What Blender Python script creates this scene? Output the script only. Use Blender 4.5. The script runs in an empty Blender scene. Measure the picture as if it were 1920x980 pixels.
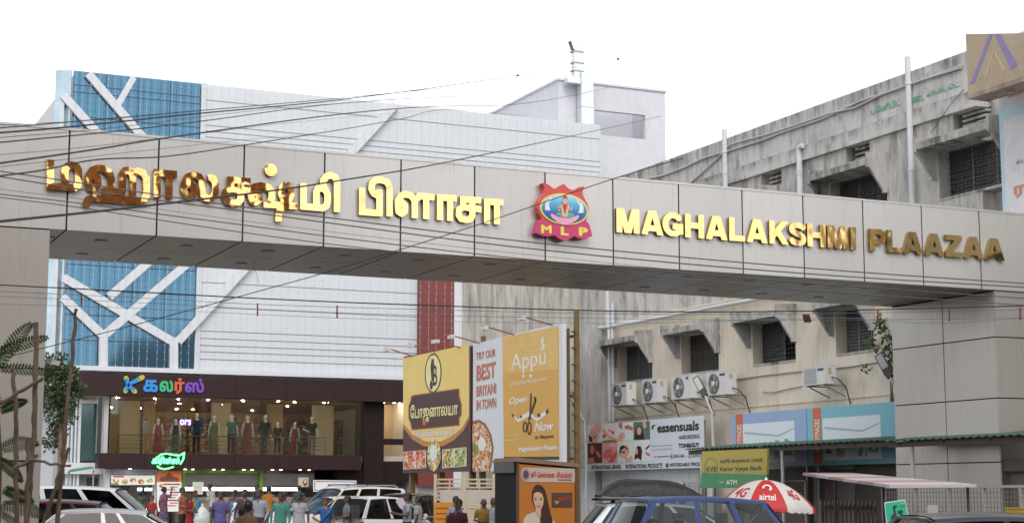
import bpy, bmesh, math, random
import numpy as np
from mathutils import Vector, Matrix
from mathutils.geometry import delaunay_2d_cdt
random.seed(7)
R = math.radians
SC = bpy.context.scene
COL = SC.collection

# ------------------------------------------------------------------ camera, sky, sun, exposure
FPX, CZ = 3101.8, 1.62                      # focal length in photograph pixels, eye height
YAW, PITCH = 0.42942, 0.13967
cam = bpy.data.cameras.new('camera')
cam.lens = FPX * 36 / 1920
cam.clip_end = 3000
cam.dof.use_dof = True
cam.dof.focus_distance = 30
cam.dof.aperture_fstop = 4.0
camo = bpy.data.objects.new('camera', cam)
camo.location = (0, 0, CZ)
camo.rotation_euler = (math.pi / 2 + PITCH, 0, -YAW)
COL.objects.link(camo)
SC.camera = camo

world = bpy.data.worlds.new('World')
SC.world = world
world.use_nodes = True
nt = world.node_tree
bg = nt.nodes['Background']
sky = nt.nodes.new('ShaderNodeTexSky')
sky.sky_type = 'NISHITA'
sky.sun_disc = False
sky.sun_elevation = R(46)
sky.sun_rotation = R(-160)
sky.air_density = 1.0
sky.dust_density = 1.0
sky.ozone_density = 1.0
hs = nt.nodes.new('ShaderNodeHueSaturation')
hs.inputs['Saturation'].default_value = 0.12
nt.links.new(sky.outputs[0], hs.inputs['Color'])
nt.links.new(hs.outputs[0], bg.inputs[0])
bg.inputs[1].default_value = 0.15

sun = bpy.data.lights.new('sun', 'SUN')
sun.energy = 0.7
sun.angle = R(30)
sun.color = (1.0, 0.92, 0.82)
suno = bpy.data.objects.new('sun', sun)
# veiled sun, high behind the viewer, a little to the left
SAZ, SEL = R(-160), R(46)
suno.rotation_euler = Vector((-math.sin(SAZ) * math.cos(SEL), -math.cos(SAZ) * math.cos(SEL), -math.sin(SEL))).to_track_quat('-Z', 'Y').to_euler()
suno.location = (-20, -20, 40)
COL.objects.link(suno)
SC.view_settings.view_transform = 'Standard'
SC.view_settings.look = 'None'
SC.view_settings.exposure = 0.95
SC.view_settings.gamma = 1.0

# ------------------------------------------------------------------ sight lines: pixel of the photograph -> point on a plane of the place
RT = np.array([math.cos(YAW), -math.sin(YAW), 0.0])
FW = np.array([math.sin(YAW) * math.cos(PITCH), math.cos(YAW) * math.cos(PITCH), math.sin(PITCH)])
UP = np.cross(RT, FW)
CAM = np.array([0, 0, CZ])
def ray(px, py): return FW + (px - 960) / FPX * RT + (490 - py) / FPX * UP
def pY(px, py, y): d = ray(px, py); return CAM + d * (y / d[1])
def pX(px, py, x): d = ray(px, py); return CAM + d * (x / d[0])
def pD(px, py, dep): return CAM + ray(px, py) * dep
def onG(px, dep, z=0.0):
    p = CAM + ray(px, 926) * dep
    return np.array([p[0], p[1], z])

class Plane:
    def __init__(s, o, U, V):
        s.o, s.U, s.V = (np.array(a, float) for a in (o, U, V))
        s.N = np.cross(s.U, s.V)
    def uv(s, px, py):
        d = ray(px, py); t = ((s.o - CAM) @ s.N) / (d @ s.N); q = CAM + d * t - s.o
        return np.array([q @ s.U, q @ s.V])
    def pt(s, a, b, c=0.0): return s.o + s.U * a + s.V * b + s.N * c
    def off(s, c): return Plane(s.o + s.N * c, s.U, s.V)
def front(y): return Plane((0, y, 0), (1, 0, 0), (0, 0, 1))       # faces the street (-Y): a = x, b = z
def side(x): return Plane((x, 0, 0), (0, -1, 0), (0, 0, 1))       # faces -X: a = -y, b = z

# ------------------------------------------------------------------ materials (all procedural)
MATS = {}
def _new(name):
    m = bpy.data.materials.new(name); m.use_nodes = True
    return m, m.node_tree, m.node_tree.nodes['Principled BSDF']
def mat(name, col, rough=0.6, metal=0.0, var=0.12, scale=2.0, bump=0.0, bscale=30.0, spec=0.5, coat=0.0):
    if name in MATS: return MATS[name]
    m, t, b = _new(name); N = t.nodes; L = t.links
    b.inputs['Roughness'].default_value = rough
    b.inputs['Metallic'].default_value = metal
    b.inputs['Specular IOR Level'].default_value = spec
    b.inputs['Coat Weight'].default_value = coat
    col = tuple(col)
    tc = N.new('ShaderNodeTexCoord')
    if var > 0:
        n = N.new('ShaderNodeTexNoise'); n.inputs['Scale'].default_value = scale; n.inputs['Detail'].default_value = 5
        L.new(tc.outputs['Object'], n.inputs['Vector'])
        mx = N.new('ShaderNodeMix'); mx.data_type = 'RGBA'
        mx.inputs['A'].default_value = (*[c * (1 - var) for c in col], 1)
        mx.inputs['B'].default_value = (*[min(1, c * (1 + var)) for c in col], 1)
        L.new(n.outputs['Fac'], mx.inputs['Factor']); L.new(mx.outputs['Result'], b.inputs['Base Color'])
    else:
        b.inputs['Base Color'].default_value = (*col, 1)
    if bump > 0:
        n2 = N.new('ShaderNodeTexNoise'); n2.inputs['Scale'].default_value = bscale; n2.inputs['Detail'].default_value = 3
        L.new(tc.outputs['Object'], n2.inputs['Vector'])
        bp = N.new('ShaderNodeBump'); bp.inputs['Strength'].default_value = bump; bp.inputs['Distance'].default_value = 0.05
        L.new(n2.outputs['Fac'], bp.inputs['Height']); L.new(bp.outputs['Normal'], b.inputs['Normal'])
    MATS[name] = m
    return m
def stained(name, base, dark, amt=0.5, streak=(3.0, 3.0, 0.22), fine=9.0, rough=0.9, thr=0.5, soft=0.18, warm=None, ledge=0.0):
    """weathered plaster: run-off streaks, mould blotches and fine grain of their own shape"""
    if name in MATS: return MATS[name]
    m, t, b = _new(name); N = t.nodes; L = t.links
    b.inputs['Roughness'].default_value = rough; b.inputs['Specular IOR Level'].default_value = 0.25
    tc = N.new('ShaderNodeTexCoord')
    def noise(sc3, scale, det=6, rgh=0.6):
        mp = N.new('ShaderNodeMapping'); mp.inputs['Scale'].default_value = sc3
        L.new(tc.outputs['Object'], mp.inputs['Vector'])
        n = N.new('ShaderNodeTexNoise'); n.inputs['Scale'].default_value = scale; n.inputs['Detail'].default_value = det; n.inputs['Roughness'].default_value = rgh
        L.new(mp.outputs['Vector'], n.inputs['Vector']); return n.outputs['Fac']
    def ramp(sock, a, c):
        r = N.new('ShaderNodeMapRange'); r.inputs['From Min'].default_value = a; r.inputs['From Max'].default_value = c
        L.new(sock, r.inputs['Value']); return r.outputs['Result']
    def mixc(f, A, B):
        mx = N.new('ShaderNodeMix'); mx.data_type = 'RGBA'
        L.new(f, mx.inputs['Factor'])
        for k, v in (('A', A), ('B', B)):
            if isinstance(v, tuple): mx.inputs[k].default_value = (*v, 1)
            else: L.new(v, mx.inputs[k])
        return mx.outputs['Result']
    def mul(a, c):
        q = N.new('ShaderNodeMath'); q.operation = 'MULTIPLY'; L.new(a, q.inputs[0])
        if isinstance(c, float): q.inputs[1].default_value = c
        else: L.new(c, q.inputs[1])
        return q.outputs[0]
    st = ramp(noise(tuple(q * (.6 if i < 2 else 1.8) for i, q in enumerate(streak)), 1.6, 9, 0.72), thr - soft, thr + soft)
    bl = ramp(noise((1, 1, 1), 0.55, 7, 0.65), 0.42, 0.66)
    fi = noise((1, 1, 0.6), fine, 5, 0.7)
    lo = tuple(c * 0.82 for c in base); hi = tuple(min(1, c * 1.12) for c in base)
    c = mixc(fi, lo, hi)
    if warm: c = mixc(mul(ramp(noise((2, 2, .3), .9, 4), .45, .7), 0.6), c, warm)
    bl2 = N.new('ShaderNodeMath'); bl2.operation = 'ADD'; bl2.inputs[1].default_value = 0.35; bl2.use_clamp = True; L.new(bl, bl2.inputs[0])
    sm = mul(st, bl2.outputs[0])
    if ledge:                                                             # run-off starts at the top edge and thins downwards, broken by noise
        sp = N.new('ShaderNodeSeparateXYZ'); L.new(tc.outputs['Generated'], sp.inputs[0])
        ad = N.new('ShaderNodeMath'); ad.operation = 'MULTIPLY_ADD'; ad.inputs[1].default_value = 1.1; L.new(noise((2, 2, .5), 1.1, 4), ad.inputs[0]); L.new(sp.outputs[2], ad.inputs[2])
        rn = ramp(ad.outputs[0], .75, 1.45); q2_ = N.new('ShaderNodeMath'); q2_.operation = 'MAXIMUM'; L.new(sm, q2_.inputs[0]); L.new(mul(mul(rn, ramp(noise((1.5, 1.5, .3), 1.7, 9, .72), .40, .60)), ledge), q2_.inputs[1]); sm = q2_.outputs[0]
    c = mixc(mul(sm, amt), c, dark)
    c = mixc(mul(ramp(noise((1, 1, 1), 2.2, 8, .75), .56, .72), amt * 0.55), c, dark)
    L.new(c, b.inputs['Base Color'])
    bp = N.new('ShaderNodeBump'); bp.inputs['Strength'].default_value = 0.35; bp.inputs['Distance'].default_value = 0.02
    L.new(fi, bp.inputs['Height']); L.new(bp.outputs['Normal'], b.inputs['Normal'])
    MATS[name] = m
    return m
def glass(name, tint, gloss=1.0, rough=0.02, ior=1.5):
    """thin pane: tinted see-through plus Fresnel mirror"""
    if name in MATS: return MATS[name]
    m, t, b = _new(name); N = t.nodes; L = t.links; N.remove(b)
    tr = N.new('ShaderNodeBsdfTransparent'); tr.inputs[0].default_value = (*tint, 1)
    gl = N.new('ShaderNodeBsdfGlossy'); gl.inputs['Roughness'].default_value = rough; gl.inputs[0].default_value = (gloss, gloss, gloss, 1)
    fr = N.new('ShaderNodeFresnel'); fr.inputs[0].default_value = ior
    mx = N.new('ShaderNodeMixShader'); L.new(fr.outputs[0], mx.inputs[0]); L.new(tr.outputs[0], mx.inputs[1]); L.new(gl.outputs[0], mx.inputs[2])
    L.new(mx.outputs[0], N['Material Output'].inputs[0]); MATS[name] = m
    return m
def emit(name, col, s):
    if name in MATS: return MATS[name]
    m, t, b = _new(name)
    b.inputs['Base Color'].default_value = (*col, 1); b.inputs['Emission Color'].default_value = (*col, 1); b.inputs['Emission Strength'].default_value = s
    MATS[name] = m
    return m
def blobs(name, cols, scale=20.0, rough=0.5):
    """printed photograph of small things: random cells of a few colours"""
    if name in MATS: return MATS[name]
    m, t, b = _new(name); N = t.nodes; L = t.links
    tc = N.new('ShaderNodeTexCoord'); v = N.new('ShaderNodeTexVoronoi'); v.inputs['Scale'].default_value = scale
    ns = N.new('ShaderNodeTexNoise'); ns.inputs['Scale'].default_value = scale * .7
    ad = N.new('ShaderNodeMix'); ad.data_type = 'VECTOR'; ad.inputs['Factor'].default_value = 0.12
    L.new(tc.outputs['Object'], ns.inputs['Vector']); L.new(tc.outputs['Object'], ad.inputs['A']); L.new(ns.outputs['Color'], ad.inputs['B'])
    L.new(ad.outputs['Result'], v.inputs['Vector'])
    sp = N.new('ShaderNodeSeparateColor'); L.new(v.outputs['Color'], sp.inputs[0])
    cr = N.new('ShaderNodeValToRGB'); cr.color_ramp.interpolation = 'CONSTANT'
    e = cr.color_ramp.elements
    while len(e) < len(cols): e.new(0.5)
    for i, c in enumerate(cols): e[i].position = i / len(cols); e[i].color = (*c, 1)
    L.new(sp.outputs[0], cr.inputs[0]); L.new(cr.outputs[0], b.inputs['Base Color']); b.inputs['Roughness'].default_value = rough
    MATS[name] = m
    return m

# ------------------------------------------------------------------ mesh helpers
class MB:
    """collects faces, then build() links them as ONE mesh object"""
    def __init__(s): s.v, s.f, s.m = [], [], []
    def add(s, vs, fs, mi=0):
        o = len(s.v); s.v += [tuple(map(float, p)) for p in vs]
        s.f += [tuple(i + o for i in q) for q in fs]; s.m += [mi] * len(fs); return s
    def box(s, x0, x1, y0, y1, z0, z1, mi=0):
        return s.hexa([(x0, y0, z0), (x1, y0, z0), (x1, y1, z0), (x0, y1, z0), (x0, y0, z1), (x1, y0, z1), (x1, y1, z1), (x0, y1, z1)], mi)
    def hexa(s, p, mi=0):
        return s.add(p, [(0, 3, 2, 1), (4, 5, 6, 7), (0, 1, 5, 4), (1, 2, 6, 5), (2, 3, 7, 6), (3, 0, 4, 7)], mi)
    def pbox(s, P, a0, a1, b0, b1, c0, c1, mi=0):
        """box in plane coordinates (a across, b up, c towards the viewer)"""
        return s.hexa([P.pt(a0, b0, c1), P.pt(a1, b0, c1), P.pt(a1, b0, c0), P.pt(a0, b0, c0), P.pt(a0, b1, c1), P.pt(a1, b1, c1), P.pt(a1, b1, c0), P.pt(a0, b1, c0)], mi)
    def prism(s, P, poly, c0, c1, mi=0):
        """polygon (counter-clockwise in a,b) between offsets c0 < c1"""
        n = len(poly)
        A = sum(poly[i][0] * poly[(i + 1) % n][1] - poly[(i + 1) % n][0] * poly[i][1] for i in range(n))
        if A < 0: poly = poly[::-1]
        vs = [P.pt(a, b, c1) for a, b in poly] + [P.pt(a, b, c0) for a, b in poly]
        return s.add(vs, [tuple(range(n)), tuple(range(2 * n - 1, n - 1, -1))] + [(i, i + n, (i + 1) % n + n, (i + 1) % n) for i in range(n)], mi)
    def bar(s, p, q, w, h, mi=0, up=(0, 0, 1)):
        """rectangular bar from p to q"""
        p, q = np.array(p, float), np.array(q, float); d = q - p; d /= np.linalg.norm(d)
        up = np.array(up, float); a = np.cross(d, up)
        if np.linalg.norm(a) < 1e-4: a = np.cross(d, (1, 0, 0))
        a /= np.linalg.norm(a); b = np.cross(a, d); a *= w / 2; b *= h / 2
        return s.hexa([p - a - b, p + a - b, q + a - b, q - a - b, p - a + b, p + a + b, q + a + b, q - a + b], mi)
    def tube(s, path, r, n=8, mi=0, cap=True):
        path = [np.array(p, float) for p in path]; rs = r if hasattr(r, '__len__') else [r] * len(path)
        ref = np.array([0.0, 0, 1]); rings = []
        for i, p in enumerate(path):
            d = path[min(i + 1, len(path) - 1)] - path[max(i - 1, 0)]; d = d / (np.linalg.norm(d) + 1e-12)
            if abs(d @ ref) > 0.95: ref = np.array([1.0, 0, 0]) if abs(d[0]) < .9 else np.array([0, 1.0, 0])
            a = np.cross(d, ref); a /= np.linalg.norm(a); b = np.cross(d, a)
            ref = b if False else ref
            rings.append([p + rs[i] * (a * math.cos(t) + b * math.sin(t)) for t in np.linspace(0, 2 * math.pi, n, endpoint=False)])
        vs = [q for g in rings for q in g]; fs = []
        for i in range(len(rings) - 1):
            for j in range(n): fs.append((i * n + j, i * n + (j + 1) % n, (i + 1) * n + (j + 1) % n, (i + 1) * n + j))
        if cap: fs += [tuple(range(n - 1, -1, -1)), tuple(range((len(rings) - 1) * n, len(rings) * n))]
        return s.add(vs, fs, mi)
    def lathe(s, c, axis, prof, n=16, mi=0):
        """prof: (distance along axis, radius)"""
        c = np.array(c, float); ax = np.array(axis, float); ax /= np.linalg.norm(ax)
        a = np.cross(ax, (0, 0, 1) if abs(ax[2]) < .9 else (1, 0, 0)); a /= np.linalg.norm(a); b = np.cross(ax, a)
        vs = [c + ax * h + r * (a * math.cos(t) + b * math.sin(t)) for h, r in prof for t in np.linspace(0, 2 * math.pi, n, endpoint=False)]
        fs = [(i * n + j, i * n + (j + 1) % n, (i + 1) * n + (j + 1) % n, (i + 1) * n + j) for i in range(len(prof) - 1) for j in range(n)]
        fs += [tuple(range(n - 1, -1, -1)), tuple(range((len(prof) - 1) * n, len(prof) * n))]
        return s.add(vs, fs, mi)
    def grid(s, rows, mi=0, closed=False):
        """rows of points -> quad sheet"""
        n = len(rows[0]); vs = [p for r in rows for p in r]; fs = []
        for i in range(len(rows) - 1):
            for j in range(n - (0 if closed else 1)): fs.append((i * n + j, i * n + (j + 1) % n, (i + 1) * n + (j + 1) % n, (i + 1) * n + j))
        return s.add(vs, fs, mi)
    def build(s, name, mats, parent=None, smooth=None, local=False):
        me = bpy.data.meshes.new(name)
        v = np.array(s.v, float) if s.v else np.zeros((0, 3))
        loc = np.zeros(3)
        if parent is not None:
            if not local: v = v - wloc(parent)
        elif not local:
            loc = np.array([(v[:, 0].min() + v[:, 0].max()) / 2, (v[:, 1].min() + v[:, 1].max()) / 2, v[:, 2].min()]); v = v - loc
        me.from_pydata(v.tolist(), [], s.f)
        for mm in (mats if isinstance(mats, (list, tuple)) else [mats]): me.materials.append(mm)
        if max(s.m, default=0) > 0: me.polygons.foreach_set('material_index', s.m)
        if smooth is not None:
            me.polygons.foreach_set('use_smooth', [True] * len(me.polygons)); me.set_sharp_from_angle(angle=R(smooth))
        me.update()
        o = bpy.data.objects.new(name, me); COL.objects.link(o); o.location = loc
        if parent is not None: o.parent = parent
        return o
def wloc(o):
    while o.parent is not None: o = o.parent
    return np.array(o.location)
def tag(o, label, cat, group=None, kind=None):
    o['label'] = label
    o['category'] = cat
    if group: o['group'] = group
    if kind: o['kind'] = kind
    return o
def thing(name, label, cat, loc=(0, 0, 0), rz=0.0, group=None):
    o = bpy.data.objects.new(name, None); COL.objects.link(o)
    o.location = tuple(float(c) for c in loc); o.rotation_euler = (0, 0, rz); o.empty_display_size = 0.2
    return tag(o, label, cat, group)
def struct(name, mb, m, **k):
    o = mb.build(name, m, **k); o['kind'] = 'structure'; return o
def copy_tree(o, loc=None, rz=None, label=None, parent=None):
    c = o.copy(); COL.objects.link(c)
    if parent is not None: c.parent = parent
    if loc is not None: c.location = tuple(float(q) for q in loc)
    if rz is not None: c.rotation_euler = (0, 0, rz)
    if label: c['label'] = label
    for ch in list(o.children): copy_tree(ch, parent=c)
    return c

# ------------------------------------------------------------------ outlines: shapes and lettering as clean polygons
def contours(F, lev=0.0):
    """marching squares on array F[y,x] (inside where F < lev) -> closed loops in pixel coordinates"""
    I = F < lev
    segs = {}
    c = (I[:-1, :-1] * 1 + I[:-1, 1:] * 2 + I[1:, 1:] * 4 + I[1:, :-1] * 8)
    ys, xs = np.nonzero((c > 0) & (c < 15))
    T = {1: [(3, 0)], 2: [(0, 1)], 3: [(3, 1)], 4: [(1, 2)], 5: [(3, 0), (1, 2)], 6: [(0, 2)], 7: [(3, 2)], 8: [(2, 3)], 9: [(2, 0)], 10: [(0, 1), (2, 3)], 11: [(2, 1)], 12: [(1, 3)], 13: [(1, 0)], 14: [(0, 3)]}
    pos = {}
    for y, x in zip(ys.tolist(), xs.tolist()):
        for e0, e1 in T[int(c[y, x])]:
            ks = []
            for e in (e0, e1):
                if e == 0: k = (0, y, x); a, b = F[y, x], F[y, x + 1]; p = lambda t: (x + t, y)
                elif e == 1: k = (1, y, x + 1); a, b = F[y, x + 1], F[y + 1, x + 1]; p = lambda t: (x + 1, y + t)
                elif e == 2: k = (0, y + 1, x); a, b = F[y + 1, x], F[y + 1, x + 1]; p = lambda t: (x + t, y + 1)
                else: k = (1, y, x); a, b = F[y, x], F[y + 1, x]; p = lambda t: (x, y + t)
                if k not in pos: pos[k] = p(float((lev - a) / (b - a)))
                ks.append(k)
            segs[ks[0]] = ks[1]
    loops = []
    while segs:
        k0, k = next(iter(segs.items())); lp = [k0]; del segs[k0]
        while k in segs:
            lp.append(k); k = segs.pop(k)
        if len(lp) > 3: loops.append(simplify([pos[q] for q in lp]))
    return [l for l in loops if len(l) > 2]
def simplify(p, tol=0.22):
    p = np.array(p)
    def rdp(a, b, out):
        if b - a < 2: return
        s, e = p[a], p[b]; d = e - s; L = np.hypot(*d)
        q = p[a + 1:b] - s
        dist = np.abs(q[:, 0] * d[1] - q[:, 1] * d[0]) / L if L > 1e-9 else np.hypot(q[:, 0], q[:, 1])
        i = int(dist.argmax())
        if dist[i] > tol:
            m = a + 1 + i; rdp(a, m, out); out.append(m); rdp(m, b, out)
    h = len(p) // 2; out = [0]; rdp(0, h, out); out.append(h); rdp(h, len(p) - 1, out); out.append(len(p) - 1)
    return p[out]
def fill_loops(loops, thick=0.0):
    """loops -> (verts, faces) of the filled outline, front at z = +thick/2, back at -thick/2"""
    pts, edges = [], []
    for l in loops:
        o = len(pts); n = len(l); pts += [Vector((float(q[0]), float(q[1]))) for q in l]; edges += [(o + i, o + (i + 1) % n) for i in range(n)]
    span = max(max(p.x for p in pts) - min(p.x for p in pts), 1e-6)
    vo, eo, fo, *_ = delaunay_2d_cdt(pts, edges, [], 1, span * 1e-6)
    c = np.array([[sum(vo[i].x for i in t) / len(t), sum(vo[i].y for i in t) / len(t)] for t in fo])
    ins = np.zeros(len(fo), bool)
    for a, b in edges:                                                   # even-odd test keeps counters open
        p, q = pts[a], pts[b]
        if p.y == q.y: continue
        ins ^= ((p.y > c[:, 1]) != (q.y > c[:, 1])) & (c[:, 0] < p.x + (c[:, 1] - p.y) * (q.x - p.x) / (q.y - p.y))
    fo = [t for t, k in zip(fo, ins) if k]
    h = thick / 2; n = len(vo); v = [(p.x, p.y, h) for p in vo]; f = []
    for t in fo:
        t = list(t); A = sum(vo[t[i]].x * vo[t[(i + 1) % len(t)]].y - vo[t[(i + 1) % len(t)]].x * vo[t[i]].y for i in range(len(t)))
        f.append(tuple(t) if A > 0 else tuple(t[::-1]))
    if thick > 0:
        front_ = list(f); v += [(p.x, p.y, -h) for p in vo]; f += [tuple(i + n for i in t[::-1]) for t in front_]
        es = {}
        for t in front_:
            for i in range(len(t)): es[(t[i], t[(i + 1) % len(t)])] = 1
        f += [(b, a, a + n, b + n) for a, b in es if (b, a) not in es]
    return np.array(v), f
def stroke_field(strokes, hw, X, Y, disc=(), square=True):
    """signed distance to ribbons of half width hw along polylines (flat ends), plus discs"""
    D = np.full(X.shape, 1e9)
    for st in strokes:
        st = [np.array(p, float) for p in st]
        for i in range(len(st) - 1):
            a, b = st[i], st[i + 1]; d = b - a; L = np.hypot(*d)
            if L < 1e-9: continue
            d /= L; px, py = X - a[0], Y - a[1]; t = px * d[0] + py * d[1]; n = np.abs(px * -d[1] + py * d[0])
            dx = np.maximum(-t, t - L); D = np.minimum(D, np.maximum(n - hw, dx))
            if i: D = np.minimum(D, np.hypot(px, py) - hw)
    for (cx, cy, r) in disc: D = np.minimum(D, np.hypot(X - cx, Y - cy) - r)
    return D
def strokes_shape(strokes, hw, disc=(), n=90, clip=None):
    P = np.array([q for s in strokes for q in s] + [(c[0], c[1]) for c in disc]); mr = max([hw] + [c[2] for c in disc])
    lo, hi = P.min(0) - mr * 1.3, P.max(0) + mr * 1.3; st = max(hi - lo) / n
    xs = np.arange(lo[0], hi[0] + st, st); ys = np.arange(lo[1], hi[1] + st, st); X, Y = np.meshgrid(xs, ys)
    D = stroke_field(strokes, hw, X, Y, disc)
    if clip: D = np.maximum(D, np.maximum(np.maximum(clip[0] - X, X - clip[2]), np.maximum(clip[1] - Y, Y - clip[3])))
    return [np.array(l) * st + [xs[0], ys[0]] for l in contours(D)]
TXT = {}
def text_loops(s, bold=0.0, slant=0.0, em=42, cond=False):
    """outline of a line of writing in the built-in typeface, cap height about em/1.4 cells; bold thickens the strokes"""
    key = (s, bold, em)
    if key not in TXT:
        cu = bpy.data.curves.new('writing', 'FONT'); cu.body = s; cu.size = em; cu.resolution_u = 3; cu.fill_mode = 'NONE'
        o = bpy.data.objects.new('writing', cu); me = bpy.data.meshes.new_from_object(o)
        v = np.array([tuple(q.co)[:2] for q in me.vertices]).reshape(-1, 2); ed = [tuple(e.vertices) for e in me.edges]
        bpy.data.objects.remove(o); bpy.data.curves.remove(cu); bpy.data.meshes.remove(me)
        nxt = set(ed) | {(b, a) for a, b in ed}; lps, cur = [], [0]
        for i in range(1, len(v)):
            if (i - 1, i) in nxt: cur.append(i)
            else: lps.append(cur); cur = [i]
        lps.append(cur)
        pad = 4 + int(bold * em * 2); S = 2
        lo = v.min(0) - pad; wh = np.ceil((v.max(0) - lo + pad) * S).astype(int)
        D = np.zeros((wh[1] + 2, wh[0] + 3), np.float32)
        for lp in lps:                                                    # non-zero winding fill, row by row
            q = (v[lp] - lo) * S
            for (xa, ya), (xb, yb) in zip(q, np.roll(q, -1, 0)):
                if ya == yb: continue
                r = np.arange(math.ceil(min(ya, yb)), math.ceil(max(ya, yb)))
                if len(r): np.add.at(D, (r, np.ceil(xa + (r - ya) * (xb - xa) / (yb - ya)).astype(int)), 1 if yb > ya else -1)
        A = (np.abs(np.cumsum(D, 1)) > .5).astype(np.float32)
        k = bold * em * S
        if k > 0.4:
            r = int(math.ceil(k)); B = A.copy()
            for dx in range(-r, r + 1):
                for dy in range(-r, r + 1):
                    if dx * dx + dy * dy <= k * k + .3: B = np.maximum(B, np.roll(np.roll(A, dx, 1), dy, 0))
            A = B
        for ax in (0, 1): A = (np.roll(A, 1, ax) + 2 * A + np.roll(A, -1, ax)) / 4
        A[0] = A[-1] = 0; A[:, 0] = A[:, -1] = 0
        TXT[key] = [np.array(l) / S + lo for l in contours(0.5 - A)]
    L = TXT[key]
    if slant: L = [np.stack([l[:, 0] + slant * l[:, 1], l[:, 1]], -1) for l in L]
    return L
def place_loops(mb, loops, P, rect, c=0.0, thick=0.0, mi=0, box=None):
    """fit loops into rect (a0,b0,a1,b1) of plane P; back of the shape at offset c"""
    al = np.concatenate(loops)
    lo, hi = (al.min(0), al.max(0)) if box is None else (np.array(box[:2]), np.array(box[2:]))
    a0, b0, a1, b1 = rect; sc = np.array([(a1 - a0), (b1 - b0)]) / (hi - lo)
    v, f = fill_loops([(l - lo) * sc + [a0, b0] for l in loops], thick)
    if len(v): mb.add([P.pt(q[0], q[1], c + thick / 2 + q[2]) for q in v], f, mi)
    return mb
def pxrect(P, x0, yb, x1, yt):
    """rectangle of plane P from the pixel of its lower left and its upper right corner"""
    a, b = P.uv(x0, yb), P.uv(x1, yt); return (a[0], a[1], b[0], b[1])
def ptext(s, P, x0, yb, x1, yt, m, parent, name='lettering', c=0.006, thick=0.0, bold=0.0, slant=0.0, em=42):
    mb = MB(); place_loops(mb, text_loops(s, bold, slant, em), P, pxrect(P, x0, yb, x1, yt), c, thick)
    return mb.build(name, m, parent)
def ell(cx, cy, rx, ry, n=28, a0=0.0, a1=2 * math.pi):
    full = abs(a1 - a0 - 2 * math.pi) < 1e-6
    return [(cx + rx * math.cos(t), cy + ry * math.sin(t)) for t in np.linspace(a0, a1, n, endpoint=not full)]
def ppoly(mb, P, pts, c0, c1, mi=0):
    """polygon given by photograph pixels, laid on plane P between offsets c0..c1"""
    return mb.prism(P, [tuple(P.uv(*q)) for q in pts], c0, c1, mi)
def flat(P, pts, m, parent, name, c=0.004, t=0.003):
    mb = MB(); ppoly(mb, P, pts, c, c + t); return mb.build(name, m, parent)
def seg_px(pts, sc, ox, oy): return [(ox + x / sc, oy + y / sc) for x, y in pts]

# ================================================================== the setting: ground
DARKJ = mat('joint_black', (0.012, 0.012, 0.013), 0.7, var=0)
mb = MB(); mb.add([(-900, -900, -0.02), (900, -900, -0.02), (900, 1500, -0.02), (-900, 1500, -0.02)], [(0, 1, 2, 3)])
struct('ground', mb, mat('dusty_asphalt', (0.11, 0.10, 0.09), 0.95, var=0.25, scale=0.6, bump=0.3))
mb = MB(); mb.box(-40, 24.6, 50.0, 64.0, -0.02, 0.15)
struct('pavement', mb, mat('pavement_concrete', (0.33, 0.31, 0.28), 0.9, var=0.15))
mb = MB(); mb.box(-6, 24.2, 64.0, 74.3, -0.02, 0.30)
struct('shop_step', mb, mat('step_granite', (0.30, 0.27, 0.25), 0.5, var=0.2))

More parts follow.
